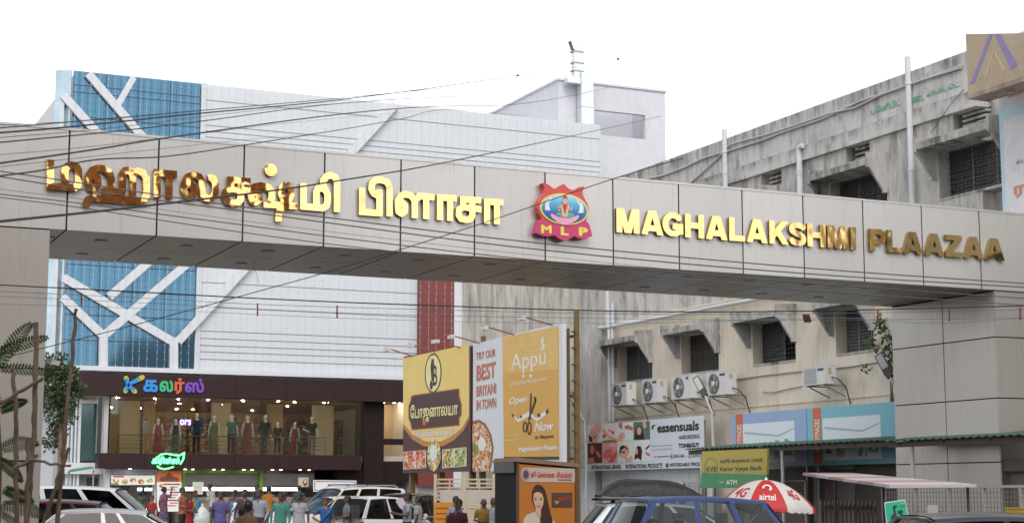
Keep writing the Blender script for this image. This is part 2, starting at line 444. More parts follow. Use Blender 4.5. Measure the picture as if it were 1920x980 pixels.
# ================================================================== the gantry arch
GY, GZ0, GH, GD = 25.8411, CZ + 4.0433, 1.6, 3.3373
GZ1 = GZ0 + GH
GP = front(GY)
def gmat(name, lo, hi):
    m, t, b = _new(name); N = t.nodes; L = t.links
    tc = N.new('ShaderNodeTexCoord'); mp = N.new('ShaderNodeMapping'); mp.inputs['Scale'].default_value = (1.2, 1.2, 0.12)
    n = N.new('ShaderNodeTexNoise'); n.inputs['Scale'].default_value = 2.2; n.inputs['Detail'].default_value = 7; n.inputs['Roughness'].default_value = .7
    L.new(tc.outputs['Object'], mp.inputs[0]); L.new(mp.outputs[0], n.inputs['Vector'])
    mx = N.new('ShaderNodeMix'); mx.data_type = 'RGBA'; L.new(n.outputs['Fac'], mx.inputs['Factor'])
    mx.inputs['A'].default_value = (*lo, 1); mx.inputs['B'].default_value = (*hi, 1)
    oi_ = N.new('ShaderNodeObjectInfo'); rr_ = N.new('ShaderNodeMapRange'); rr_.inputs['To Min'].default_value = .93; rr_.inputs['To Max'].default_value = 1.05; L.new(oi_.outputs['Random'], rr_.inputs['Value'])
    mp3 = N.new('ShaderNodeMapping'); mp3.inputs['Scale'].default_value = (5, 5, .35); L.new(tc.outputs['Object'], mp3.inputs[0])
    n3 = N.new('ShaderNodeTexNoise'); n3.inputs['Scale'].default_value = 2.5; n3.inputs['Detail'].default_value = 6; n3.inputs['Roughness'].default_value = .7; L.new(mp3.outputs[0], n3.inputs['Vector'])
    r3 = N.new('ShaderNodeMapRange'); r3.inputs['From Min'].default_value = .55; r3.inputs['From Max'].default_value = .78; r3.inputs['To Min'].default_value = 1; r3.inputs['To Max'].default_value = .78; L.new(n3.outputs['Fac'], r3.inputs['Value'])
    ml = N.new('ShaderNodeMath'); ml.operation = 'MULTIPLY'; L.new(rr_.outputs['Result'], ml.inputs[0]); L.new(r3.outputs['Result'], ml.inputs[1])
    vm = N.new('ShaderNodeVectorMath'); vm.operation = 'SCALE'; L.new(mx.outputs['Result'], vm.inputs[0]); L.new(ml.outputs[0], vm.inputs['Scale']); L.new(vm.outputs[0], b.inputs['Base Color'])
    n2 = N.new('ShaderNodeTexNoise'); n2.inputs['Scale'].default_value = .55; n2.inputs['Detail'].default_value = 2
    L.new(tc.outputs['Object'], n2.inputs['Vector'])
    bp = N.new('ShaderNodeBump'); bp.inputs['Strength'].default_value = .25; bp.inputs['Distance'].default_value = .04
    L.new(n2.outputs['Fac'], bp.inputs['Height']); L.new(bp.outputs[0], b.inputs['Normal'])
    b.inputs['Roughness'].default_value = 0.36; b.inputs['Metallic'].default_value = 0.45; b.inputs['Coat Weight'].default_value = 0.2; b.inputs['Coat Roughness'].default_value = .25
    return m
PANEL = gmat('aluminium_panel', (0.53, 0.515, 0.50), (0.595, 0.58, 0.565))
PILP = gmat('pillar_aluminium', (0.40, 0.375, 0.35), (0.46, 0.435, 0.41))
SOFP = gmat('shaded_soffit_aluminium', (0.24, 0.215, 0.20), (0.30, 0.27, 0.25))  # darker copy of the fascia panel: shade of the underside put into the colour
DLGLASS = mat('downlight_lens', (0.30, 0.29, 0.28), 0.3, var=0)
STEEL = mat('grey_steel', (0.32, 0.32, 0.33), 0.45, 0.6, var=0.1)
seams_px = [130.2, 298, 458, 609, 752, 890, 1022, 1149, 1272, 1391, 1505, 1617, 1727, 1835]
SX = [GP.uv(x, 330 + (x - 960) * .075)[0] for x in seams_px]
wl, wr = SX[1] - SX[0], SX[-1] - SX[-2]
PLX = GP.uv(94, 428)[0]; PRX = GP.uv(1864, 541)[0]       # inner corners of the two pillars
XL = PLX - 2.3; XR = 25.15
SX = [XL, SX[0] - wl] + SX + [SX[-1] + wr, XR]
SX = [s for i, s in enumerate(SX) if XL <= s <= XR]
g = thing('entrance_gantry', 'wide beige grey panelled entrance arch spanning the whole street', 'gantry', ((XL + XR) / 2, GY + GD / 2, 0))
J = 0.014
mb = MB()
mb.box(XL + .03, XR - .03, GY + .025, GY + GD - .025, GZ0 + .025, GZ1 - .03)
mb.box(XL + .03, PLX - .03, GY + .03, GY + GD - .03, 0, GZ0 + .02); mb.box(PRX + .03, XR - .03, GY + .03, GY + GD - .03, 0, GZ0 + .02)
mb.build('core', DARKJ, g)
for a, b in zip(SX[:-1], SX[1:]):
    MB().box(a + J, b - J, GY, GY + .02, GZ0 + .002, GZ1).build('fascia_panel', PANEL, g)
    MB().box(a + J, b - J, GY + GD - .02, GY + GD, GZ0, GZ1).build('rear_panel', PANEL, g)
    for y0, y1 in ((GY + .022, GY + GD * .52), (GY + GD * .52 + .02, GY + GD - .022)):
        aa, bb = max(a, PLX), min(b, PRX)
        if bb - aa < .2: continue
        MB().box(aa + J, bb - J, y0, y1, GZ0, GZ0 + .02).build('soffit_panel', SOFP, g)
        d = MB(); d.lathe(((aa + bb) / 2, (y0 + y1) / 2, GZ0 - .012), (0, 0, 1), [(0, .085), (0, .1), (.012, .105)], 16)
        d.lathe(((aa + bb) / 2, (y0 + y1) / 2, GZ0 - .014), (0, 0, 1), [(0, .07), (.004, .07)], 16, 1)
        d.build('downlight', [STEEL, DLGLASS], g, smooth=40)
MB().box(XL, XR, GY - .01, GY + GD + .01, GZ1 - .028, GZ1 + .01).build('top_capping', PANEL, g)
for z0, z1 in ((0.02, 2.1), (2.13, GZ0 - .02)):
    MB().box(XL, PLX, GY + .006, GY + .03, z0, z1).build('pillar_panel', PILP, g)
    MB().box(PLX - .03, PLX - .002, GY + .032, GY + GD - .03, z0, z1).build('pillar_panel', PILP, g)
IP = side(PRX)
zs = [0.02, IP.uv(1771, 868)[1], IP.uv(1771, 753)[1], IP.uv(1771, 643)[1], GZ0 - .015]
ym = -IP.uv(1771, 700)[0]
for z0, z1 in zip(zs[:-1], zs[1:]):
    for y0, y1 in ((GY + .032, ym - .012), (ym + .012, GY + GD - .03)):
        MB().box(PRX, PRX + .03, y0, y1, z0 + .012, z1 - .012).build('pillar_panel', PILP, g)
    MB().box(PRX + .004, XR, GY + .006, GY + .03, z0 + .012, z1 - .012).build('pillar_panel', PILP, g)

# ---------------------------------------------------------------- gold letters
def goldmat(name, lo, hi, bump, bscale):
    m, t, b = _new(name); N = t.nodes; L = t.links
    b.inputs['Metallic'].default_value = 1.0; b.inputs['Roughness'].default_value = 0.10
    tc = N.new('ShaderNodeTexCoord')
    n = N.new('ShaderNodeTexNoise'); n.inputs['Scale'].default_value = bscale; n.inputs['Detail'].default_value = 2.0
    L.new(tc.outputs['Object'], n.inputs['Vector'])
    bp = N.new('ShaderNodeBump'); bp.inputs['Strength'].default_value = bump; bp.inputs['Distance'].default_value = 0.1
    L.new(n.outputs['Fac'], bp.inputs['Height']); L.new(bp.outputs[0], b.inputs['Normal'])
    n2 = N.new('ShaderNodeTexNoise'); n2.inputs['Scale'].default_value = 5; L.new(tc.outputs['Object'], n2.inputs['Vector'])
    mx = N.new('ShaderNodeMix'); mx.data_type = 'RGBA'; L.new(n2.outputs['Fac'], mx.inputs['Factor'])
    mx.inputs['A'].default_value = (*lo, 1); mx.inputs['B'].default_value = (*hi, 1); L.new(mx.outputs['Result'], b.inputs['Base Color'])
    MATS[name] = m
    return m
GOLDA = goldmat('buckled_gold_sheet', (0.85, 0.46, 0.15), (0.92, 0.62, 0.26), 0.8, 1.7)
GOLDB = goldmat('flat_gold_sheet', (0.80, 0.52, 0.20), (0.86, 0.60, 0.26), 0.12, 2.0)
GOLDC = goldmat('dull_gold_sheet', (0.62, 0.45, 0.20), (0.72, 0.54, 0.26), 0.25, 2.0)
GSIDE = mat('gold_letter_side', (0.30, 0.19, 0.06), 0.35, 0.9, var=0.1)
C1, C2, C3 = (6.194, 70, 280), (6.194, 370, 290), (6.194, 650, 310)
def letter(parent, strokes_px, m, disc_px=(), hw=0.056):
    st = [[tuple(GP.uv(*q)) for q in s] for s in strokes_px]
    dc = [(*GP.uv(x, y), r) for x, y, r in disc_px]
    loops = strokes_shape(st, hw, dc, n=110); al = np.concatenate(loops); lo, hi = al.min(0), al.max(0)
    mb = MB(); place_loops(mb, loops, GP, (*lo, *hi), 0.025, 0.05)
    for i, f in enumerate(mb.f):
        p = np.array([mb.v[k] for k in f]); n = np.cross(p[1] - p[0], p[2] - p[1]); n /= np.linalg.norm(n) + 1e-12
        if abs(n[1]) < .7: mb.m[i] = 1
    return mb.build('letter', [m, GSIDE], parent)
tam = thing('tamil_name_sign', 'raised gold mirror Tamil lettering on the left half of the arch', 'lettering', (SX[5], GY, GZ0))
L = lambda c, *ss: [seg_px(s, *c) for s in ss]
letter(tam, L(C1, [(143, 130), (143, 472)], [(100, 432), (420, 455), (462, 428), (470, 380), (470, 250), (440, 203), (390, 190), (340, 203), (313, 245), (313, 450)]), GOLDA)
letter(tam, L(C1, [(690, 430), (640, 472), (595, 445), (583, 380), (590, 310), (630, 250), (700, 225), (770, 235), (830, 285), (848, 345), (848, 470)], [(690, 440), (692, 350), (655, 312), (610, 325)], [(740, 492), (1010, 512)],
             [(977, 515), (977, 300), (1005, 255), (1050, 250), (1090, 285), (1097, 330), (1097, 545)], [(1097, 330), (1115, 275), (1165, 262), (1225, 285), (1256, 345), (1256, 540), (1220, 605), (1150, 612), (640, 572), (580, 590), (560, 630), (560, 672)]), GOLDA)
letter(tam, L(C1, [(1380, 250), (1380, 570)], [(1340, 275), (1610, 300)], [(1518, 300), (1518, 582)]), GOLDA)
letter(tam, [[(361, 361), (361, 367), (355, 371), (347, 367), (343.5, 357), (344, 345), (350, 333), (362, 329), (372, 333), (376.5, 342), (376.5, 362), (381, 371), (390, 375), (399, 370), (402, 360), (402, 346), (398, 336), (386, 334)], [(361, 365), (361, 352), (355, 346), (348, 350)]], GOLDA)
letter(tam, L(C2, [(335, 300), (605, 320)], [(375, 300), (375, 410)], [(490, 310), (490, 530), (460, 565), (400, 572), (335, 552), (308, 500), (318, 435), (372, 402), (450, 415), (575, 428)]), GOLDA)
letter(tam, L(C2, [(610, 500), (608, 430), (650, 380), (730, 366), (810, 388), (850, 440), (852, 520), (815, 580)], [(755, 583), (1148, 608)], [(1018, 352), (970, 385), (962, 470), (990, 540), (1060, 592)], [(1018, 352), (1068, 385), (1075, 470), (1050, 530), (985, 578)],
             [(610, 500), (625, 550), (665, 560), (705, 525), (705, 470), (665, 442), (615, 460)], [(975, 590), (980, 630), (940, 662), (930, 700), (930, 785)]), GOLDA, [(370 + 840 / 6.194, 290 + 187 / 6.194, 0.105)])
letter(tam, L(C2, [(1217, 340), (1217, 640)], [(1180, 605), (1440, 628), (1485, 600), (1497, 550), (1497, 470), (1470, 415), (1430, 398), (1385, 400), (1366, 445), (1366, 615)], [(1497, 470), (1450, 370), (1445, 310), (1480, 262), (1530, 248), (1585, 268), (1606, 330), (1606, 676)]), GOLDB)
letter(tam, L(C3, [(163, 268), (163, 580)], [(125, 545), (398, 565)], [(364, 290), (364, 588)], [(350, 360), (295, 335), (270, 280), (278, 215), (320, 180), (385, 178), (450, 200), (480, 255), (480, 602)]), GOLDB)
letter(tam, L(C3, [(577, 480), (577, 420), (610, 362), (665, 342), (730, 360), (770, 415), (772, 480), (772, 622)], [(577, 480), (585, 545), (622, 568), (658, 540), (660, 470), (625, 437), (583, 455)], [(795, 362), (1000, 378)], [(905, 375), (905, 632)], [(772, 420), (820, 372)]), GOLDB)
letter(tam, L(C3, [(1065, 346), (1065, 642)], [(1030, 378), (1258, 392)], [(1182, 390), (1182, 652)]), GOLDB)
letter(tam, L(C3, [(1298, 402), (1540, 414)], [(1333, 370), (1333, 500)], [(1440, 400), (1440, 590), (1420, 628), (1370, 640), (1310, 628), (1282, 585), (1286, 520), (1333, 492), (1545, 520)]), GOLDB)
letter(tam, L(C3, [(1610, 392), (1610, 684)], [(1575, 425), (1800, 440)], [(1725, 430), (1725, 693)]), GOLDB)

eng = thing('english_name_sign', 'raised gold block capitals reading MAGHALAKSHMI PLAAZAA on the arch', 'lettering', (SX[-6], GY, GZ0))
def arc(cx, cy, rx, ry, d0, d1, n=14): return [(cx + rx * math.cos(R(t)), cy + ry * math.sin(R(t))) for t in np.linspace(d0, d1, n)]
T = .125                                                              # half stroke for a cap height of 1
GLY = {
 'M': (1.0, [[(.13, 0), (.13, 1)], [(.87, 0), (.87, 1)], [(.16, 1.15), (.5, -.05)], [(.84, 1.15), (.5, -.05)]]),
 'A': (.92, [[(.08, -.12), (.46, 1.12)], [(.84, -.12), (.46, 1.12)], [(.25, .27), (.67, .27)]]),
 'H': (.86, [[(.13, 0), (.13, 1)], [(.73, 0), (.73, 1)], [(.13, .52), (.73, .52)]]),
 'L': (.72, [[(.13, 0), (.13, 1)], [(0, .115), (.72, .115)]]),
 'I': (.27, [[(.135, 0), (.135, 1)]]),
 'K': (.9, [[(.13, 0), (.13, 1)], [(.13, .3), (.82, 1.08)], [(.36, .6), (.83, -.1)]]),
 'P': (.8, [[(.13, 0), (.13, 1)], [(.1, .885), (.4, .885)] + arc(.46, .66, .225, .225, 85, -85) + [(.1, .435)]]),
 'Z': (.78, [[(.02, .885), (.76, .885)], [(0, .115), (.78, .115)], [(.08, .1), (.68, .9)]]),
 'S': (.8, [arc(.42, .71, .29, .175, 20, 90, 6) + arc(.38, .71, .255, .175, 100, 250, 12) + arc(.42, .29, .265, .175, 70, -90, 12) + arc(.38, .29, .28, .175, -100, -170, 6)]),
 'G': (.9, [arc(.47, .5, .345, .385, 35, 325, 26), [(.44, .42), (.9, .42)], [(.785, .45), (.785, .1)]]),
}
zt, zb_ = GZ0 + GH * (1 - .357), GZ0 + GH * (1 - .632)
ER = [('M', 1152, 1195.4), ('A', 1199.4, 1239.4), ('G', 1238.5, 1277), ('H', 1280.5, 1316.4), ('A', 1320, 1359.3), ('L', 1363.2, 1392.5), ('A', 1396.5, 1434.4), ('K', 1438.3, 1474.5), ('S', 1475.5, 1507.2),
      ('H', 1509.4, 1544.2), ('M', 1547.3, 1586.6), ('I', 1590, 1601.3), ('P', 1626.3, 1656.7), ('L', 1659, 1686.7), ('A', 1689, 1725), ('A', 1730, 1765), ('Z', 1768, 1800), ('A', 1803.5, 1839), ('A', 1842, 1878)]
for i, (ch, x0, x1) in enumerate(ER):
    w, st = GLY[ch]; ym_ = 416 + (x0 - 1152) * .069
    a0, a1 = GP.uv(x0, ym_)[0], GP.uv(x1, ym_ + 2)[0]
    loops = strokes_shape(st, T, n=80, clip=(0, 0, w, 1))
    mb = MB(); place_loops(mb, loops, GP, (a0, zb_, a1, zt), 0.025, 0.05, box=(0, 0, w, 1))
    for k, f in enumerate(mb.f):
        p = np.array([mb.v[q] for q in f]); n = np.cross(p[1] - p[0], p[2] - p[1]); n /= np.linalg.norm(n) + 1e-12
        if abs(n[1]) < .7: mb.m[k] = 1
    mb.build('letter', [GOLDB if i < 13 else GOLDC, GSIDE], eng)

# ---------------------------------------------------------------- lotus emblem
def gradz(name, cols, axis=2):
    """printed colour blend from bottom to top of the piece"""
    m, t, b = _new(name); N = t.nodes; L_ = t.links
    tc = N.new('ShaderNodeTexCoord'); sp = N.new('ShaderNodeSeparateXYZ'); L_.new(tc.outputs['Generated'], sp.inputs[0])
    cr = N.new('ShaderNodeValToRGB'); e = cr.color_ramp.elements
    while len(e) < len(cols): e.new(.5)
    for i, c in enumerate(cols): e[i].position = i / (len(cols) - 1); e[i].color = (*c, 1)
    L_.new(sp.outputs[axis], cr.inputs[0]); L_.new(cr.outputs[0], b.inputs['Base Color']); b.inputs['Roughness'].default_value = .4
    MATS[name] = m
    return m
E4 = lambda p: seg_px(p, 7.0, 970, 330)
em = thing('lotus_emblem', 'red and pink lotus shaped emblem board marked MLP on the arch', 'emblem', (GP.uv(1048, 400)[0], GY, GZ0 + .3))
mb = MB(); ppoly(mb, GP, E4([(280, 112), (340, 125), (390, 160), (430, 195), (490, 162), (530, 145), (555, 122), (600, 172), (640, 198), (685, 215), (740, 172), (780, 162), (828, 163), (802, 205), (798, 260), (825, 315), (868, 390), (885, 460), (872, 530), (838, 605), (700, 660), (400, 640), (270, 570), (230, 500), (218, 430), (235, 350), (268, 290), (300, 235), (305, 180)]), .02, .17)
mb.build('lotus_petals', gradz('emblem_red', [(0.62, 0.10, 0.09), (0.60, 0.075, 0.08)]), em)
mb = MB(); ppoly(mb, GP, E4([(270, 572), (400, 640), (560, 672), (700, 660), (838, 603), (885, 655), (908, 740), (926, 805), (870, 828), (800, 843), (735, 833), (688, 805), (630, 842), (555, 866), (490, 838), (430, 793), (360, 810), (280, 803), (188, 762), (203, 690), (225, 605)]), .02, .18)
mb.build('base_petals', mat('emblem_crimson', (0.58, 0.045, 0.16), .4, var=.05), em)
sk = lambda pts: [(x, y + .085 * (x - 555)) for x, y in pts]
flat(GP, E4(sk(ell(553, 458, 316, 205, 48))), mat('emblem_yellow', (0.80, 0.68, 0.12), .4, var=.04), em, 'oval_rim', .17, .02)
flat(GP, E4(sk(ell(553, 458, 294, 186, 48))), gradz('emblem_blue', [(0.03, 0.06, 0.32), (0.03, 0.12, 0.42), (0.08, 0.42, 0.70), (0.45, 0.75, 0.85)]), em, 'oval_picture', .17, .024)
PK, SKN, WHT, GRN = mat('print_pink', (0.80, 0.40, 0.58), .5), mat('print_skin', (0.72, 0.48, 0.36), .5), mat('print_white', (0.80, 0.80, 0.80), .5, var=.04), mat('print_teal', (0.10, 0.45, 0.36), .5)
REDP = mat('print_red', (0.55, 0.08, 0.06), .5)
mb = MB()
for k, (cx, cy, an) in enumerate([(420, 560, -38), (465, 590, -24), (510, 605, -10), (555, 612, 0), (600, 612, 10), (650, 600, 24), (695, 580, 38)]):
    q = [(cx + (34 * math.cos(t)) * math.cos(R(an)) - 62 * math.sin(t) * math.sin(R(an)), cy + 34 * math.cos(t) * math.sin(R(an)) * .4 + 55 * math.sin(t) * math.cos(R(an))) for t in np.linspace(0, 2 * math.pi, 16, endpoint=False)]
    ppoly(mb, GP, E4(q), .195, .197 + .0012 * k)
mb.build('lotus_seat', PK, em)
flat(GP, E4([(425, 520), (470, 500), (640, 500), (690, 545), (620, 570), (555, 560), (480, 548)]), GRN, em, 'skirt', .207, .002)
mb = MB()
ppoly(mb, GP, E4([(500, 400), (555, 375), (610, 400), (600, 500), (585, 560), (525, 560), (510, 500)]), .210, .212)
ppoly(mb, GP, E4(ell(555, 350, 32, 42)), .213, .215)
for pts in ([(505, 405), (470, 440), (480, 470), (500, 450)], [(465, 400), (455, 440), (470, 490), (500, 480), (480, 440)], [(605, 410), (640, 450), (620, 480), (600, 450)], [(640, 405), (660, 440), (640, 490), (610, 480), (640, 440)]): ppoly(mb, GP, E4(pts), .2085, .2105)
mb.build('seated_figure', SKN, em)
flat(GP, E4([(522, 330), (530, 295), (555, 265), (580, 295), (590, 330), (555, 318)]), REDP, em, 'crown', .2155, .002)
flat(GP, E4([(520, 400), (555, 385), (590, 400), (575, 450), (555, 530), (535, 450)]), REDP, em, 'garland', .2125, .002)
for sx in (1, -1):
    q = [(300, 470), (300, 410), (310, 360), (330, 335), (350, 345), (365, 310), (385, 300), (390, 320), (372, 345), (350, 385), (355, 430), (370, 475)]
    if sx < 0: q = [(1110 - x - 8, y + 35) for x, y in q]
    flat(GP, E4(q), WHT, em, 'elephant', .197, .003)
for s, x0, x1, yb, yt in (('M', 252, 388, 770, 668), ('L', 508, 612, 796, 686), ('P', 744, 864, 803, 700)):
    ptext(s, GP, 970 + x0 / 7, 330 + yb / 7, 970 + x1 / 7, 330 + yt / 7, MATS['emblem_yellow'], em, 'initial', .182, .008, bold=.05)

# ================================================================== the clothing shop building behind the arch
BY = 74.158
BP, FP, TP = front(BY), front(BY - 0.75), front(BY - 0.22)
WCLAD = mat('white_cladding', (0.53, 0.56, 0.595), 0.45, 0.0, var=0.05, scale=0.8)
WPAINT = mat('white_paint', (0.56, 0.58, 0.62), 0.6, var=0.05)
BROWN = mat('brown_cladding', (0.030, 0.014, 0.015), 0.45, 0.0, var=0.15, spec=.25)
BLUEG = mat('blue_mirror_glass', (0.062, 0.145, 0.22), 0.07, 0.75, var=0.10, scale=0.35, bump=0.04, bscale=0.6)
GROOVE = mat('cladding_groove', (0.42, 0.45, 0.48), 0.7, var=0.05)
MULL = mat('dark_mullion', (0.04, 0.07, 0.10), 0.4, 0.3, var=0)
REDC = mat('red_cladding', (0.165, 0.032, 0.03), 0.5, var=0.1)
bu = lambda x, y: BP.uv(x, y)
X0, X1 = bu(128, 400)[0], bu(1126, 260)[0]
XM = bu(373, 400)[0]
ZT = bu(375, 156)[1]; ZS = bu(450, 699)[1]                             # roof line, ledge over the brown band
sb = thing('clothing_shop_building', 'large white and blue glass clad clothing shop building behind the arch', 'building', ((X0 + X1) / 2, BY + 8, 0))
YB = BY + 16
ZF, ZC = FP.uv(450, 850)[1], FP.uv(450, 744)[1]                        # show floor, its ceiling
XW0, XW1 = bu(206, 800)[0], bu(678, 800)[0]
XE = bu(800, 800)[0]
mb = MB()
mb.box(X0 + .05, X1 - .05, BY + .12, YB, ZC + .25, ZT - .15)            # upper storeys
mb.box(XE - .8, X1 - .05, BY + .12, YB, 0, ZC + .25)                    # behind the old block
mb.box(X0 + 1.6, XE - .8, YB - .3, YB, 0, ZC + .25); mb.box(X0 + 1.6, X0 + 1.9, BY + 1.2, YB - .3, 0, ZC + .25)
mb.build('wall', WPAINT, sb)
MB().box(X0 + 1.9, XE - .8, BY + .0, YB - .3, ZF - .35, ZF - .02).build('floor_slab', mat('shop_floor', (0.45, 0.38, 0.30), .25, var=.1), sb)
MB().box(X0 + 1.9, XE - .8, BY + .13, YB - .3, ZC + .05, ZC + .24).build('ceiling', mat('shop_ceiling', (0.30, 0.18, 0.10), .6, var=.3, scale=1.2), sb)
# blue curtain wall panes
vx = [X0] + [bu(p, 400)[0] for p in (191, 252.7, 313)] + [XM - .06]
zrow = [ZS + .12]
while zrow[-1] < ZT - 1.5: zrow.append(zrow[-1] + 1.115)
zrow.append(ZT - .68); zrow.append(ZT)
MB().box(X0 + .01, XM - .05, BY + .03, BY + .1, ZS + .1, ZT - .02).build('mullion_frame', MULL, sb)
for a, b in zip(vx[:-1], vx[1:]):
    for z0, z1 in zip(zrow[:-1], zrow[1:]):
        MB().box(a + .018, b - .018, BY, BY + .028, z0 + .02, z1 - .02).build('glass_pane', BLUEG, sb)
# white cladding strips
zl = [ZT] + [bu(377, y)[1] for y in (187, 234, 245, 256, 303, 350, 361, 372, 419, 466, 477, 488, 529, 575, 620, 634, 647, 659, 673)] + [ZS + .1]
MB().box(XM, X1, BY + .05, BY + .11, ZS + .05, ZT - .02).build('cladding_backing', GROOVE, sb)
for z1, z0 in zip(zl[:-1], zl[1:]): MB().box(XM + .22, X1, BY, BY + .045, z0 + .022, z1 - .022).build('cladding_strip', WCLAD, sb)
MB().box(XM - .04, XM + .2, BY - .06, BY + .045, ZS + .1, ZT + .02).build('corner_post', WCLAD, sb)
MB().box(X0 - .25, XE + .4, BY - .5, BY - .005, ZS - .12, ZS + .09).build('ledge', WPAINT, sb)
# slanting white struts of the facade
def strut(p, q, w=16.0, name='strut', t=.3):
    t -= .1
    p, q = np.array(TP.uv(*p)), np.array(TP.uv(*q)); d = (q - p) / np.linalg.norm(q - p); n = np.array([-d[1], d[0]]) * w / 82
    mb = MB(); mb.prism(TP, [tuple(p + n), tuple(p - n), tuple(q - n), tuple(q + n)], -.21, t - .2); return mb.build(name, WPAINT, sb)
for i, (p, q) in enumerate([((166, 138), (300, 294)), ((251, 145), (221, 197)), ((119, 178), (250, 324)), ((119, 520), (324, 640)), ((117, 556), (192, 627)), ((198, 626), (400, 452)), ((205, 556), (330, 446)), ((334, 640), (742, 196)), ((194, 620), (194, 698)), ((326, 632), (326, 698))]):
    strut(p, q, 15 if i != 1 else 11, t=.30 + .006 * i)
# turned left corner of the curtain wall
ck = Plane((X0 - .06, BY + .02, 0), np.array((.80, -.6, 0)), (0, 0, 1))
for k in range(9):
    mb = MB(); mb.pbox(ck, -.80, -.02, ZS + .4 + k * 1.45, ZS + 1.82 + k * 1.45, -.04, 0); mb.build('corner_glass_pane', mat('corner_glass', (0.33, 0.42, 0.48), .12, .6, var=.4, scale=1.5), sb)
mb = MB(); mb.pbox(ck, -.42, -.22, ZS + .2, ZT - 1.2, .01, .2); mb.build('corner_fin', mat('silver_fin', (0.45, 0.47, 0.48), .3, .7), sb)
# red upright panel and its white edge
r0, r1, r2 = TP.uv(785, 600)[0], TP.uv(850, 600)[0], TP.uv(868, 600)[0]
MB().box(r0, r1, BY - .32, BY - .01, 2.0, TP.uv(800, 450)[1]).build('red_panel', REDC, sb)
MB().box(r1 + .01, r2, BY - .30, BY - .01, 2.0, TP.uv(800, 460)[1]).build('edge_panel', WPAINT, sb)
# brown sign bands
fb0, fb1 = FP.uv(152, 720)[0], FP.uv(800, 735)[0]
fz1, fz0 = FP.uv(450, 707)[1], FP.uv(450, 746)[1]
edges = np.linspace(fb0, fb1, 8)
for a, b in zip(edges[:-1], edges[1:]): MB().box(a + .006, b - .006, BY - .75, BY - .02, fz0, fz1).build('fascia_board', BROWN, sb)
lb0, lb1 = FP.uv(184, 860)[0], FP.uv(678, 865)[0]
lz1, lz0 = FP.uv(450, 851)[1], FP.uv(450, 879)[1]
edges = np.linspace(lb0, lb1, 7)
for a, b in zip(edges[:-1], edges[1:]): MB().box(a + .006, b - .006, BY - .75, BY - .02, lz0, lz1).build('canopy_board', BROWN, sb)
# shop front glazing, posts and side pane
CLEAR = glass('clear_shop_glass', (0.86, 0.90, 0.88))
edges = np.linspace(XW0, XW1, 8)
for a, b in zip(edges[:-1], edges[1:]): MB().box(a + .01, b - .01, BY - .06, BY - .045, lz1 + .01, fz0 - .01).build('shop_pane', CLEAR, sb)
mb = MB(); mb.hexa([(XW0 - .5, BY + .6, lz1), (XW0 - .03, BY - .06, lz1), (XW0 - .01, BY - .05, lz1), (XW0 - .48, BY + .61, lz1), (XW0 - .5, BY + .6, fz0), (XW0 - .03, BY - .06, fz0), (XW0 - .01, BY - .05, fz0), (XW0 - .48, BY + .61, fz0)])
mb.build('shop_pane', CLEAR, sb)
DKB = mat('dark_brown_pier', (0.016, 0.009, 0.009), .7, var=.2, spec=.2)
MB().box(bu(679, 800)[0], bu(716, 800)[0], BY - .3, BY + 1, 0, fz0 - .01).build('pier', DKB, sb)
MB().box(bu(632, 900)[0], bu(678, 900)[0], BY - .2, BY + .4, .3, lz0 - .01).build('pier', DKB, sb)
MB().box(bu(717, 800)[0], XE, BY - .1, BY + .1, bu(730, 833)[1], bu(730, 822)[1]).build('spandrel', DKB, sb)
MB().box(bu(717, 800)[0], XE, BY - .1, BY + .1, bu(730, 900)[1], bu(730, 864)[1]).build('spandrel', DKB, sb)
MB().box(bu(193, 800)[0], bu(201, 800)[0], BY - .2, BY + .3, lz1 + .01, fz0 - .01).build('corner_column', mat('grey_column', (.4, .4, .4), .6), sb)
# room behind the show window
WARM = mat('warm_back_wall', (0.55, 0.40, 0.24), .7, var=.25, scale=.8)
MB().box(X0 + 1.95, XE - .9, BY + 14.6, BY + 14.8, ZF - .02, ZC + .04).build('back_wall', WARM, sb)
for k, (a, b) in enumerate([(225, 262), (268, 290), (400, 432), (505, 530), (590, 625)]):
    p, q = front(BY + 4.2).uv(a, 800)[0], front(BY + 4.2).uv(b, 800)[0]
    MB().box(p, q, BY + 4.2, BY + 4.7, ZF - .01, ZC - .0).build('room_column', mat('cream_column%d' % (k % 2), [(.45, .40, .30), (.30, .20, .12)][k % 2], .6), sb)
SHELF = mat('wood_shelf', (.22, .11, .05), .5, var=.3)
CLOTHES = blobs('folded_clothes', [(.45, .25, .12), (.6, .45, .2), (.2, .15, .3), (.5, .1, .1), (.7, .6, .45), (.1, .2, .25)], 6.0)
for k, (a, b) in enumerate([(300, 350), (352, 395), (438, 500), (535, 585), (630, 668)]):
    p, q = front(BY + 10.3).uv(a, 800)[0], front(BY + 10.3).uv(b, 800)[0]
    mb = MB()
    for j in range(5): mb.box(p, q, BY + 10.0, BY + 10.55, ZF + .3 + j * .38, ZF + .33 + j * .38)
    mb.box(p - .04, p, BY + 10.0, BY + 10.55, ZF, ZF + 2.1); mb.box(q, q + .04, BY + 10.0, BY + 10.55, ZF, ZF + 2.1)
    sh = mb.build('shelf_unit', SHELF, sb)
    mb = MB()
    for j in range(5): mb.box(p + .05, q - .05, BY + 10.1, BY + 10.5, ZF + .335 + j * .38, ZF + .58 + j * .38)
    mb.build('folded_clothes', CLOTHES, sh)
LAMPW = emit('lit_downlight', (1.0, .76, .45), 95.0)
n = 0
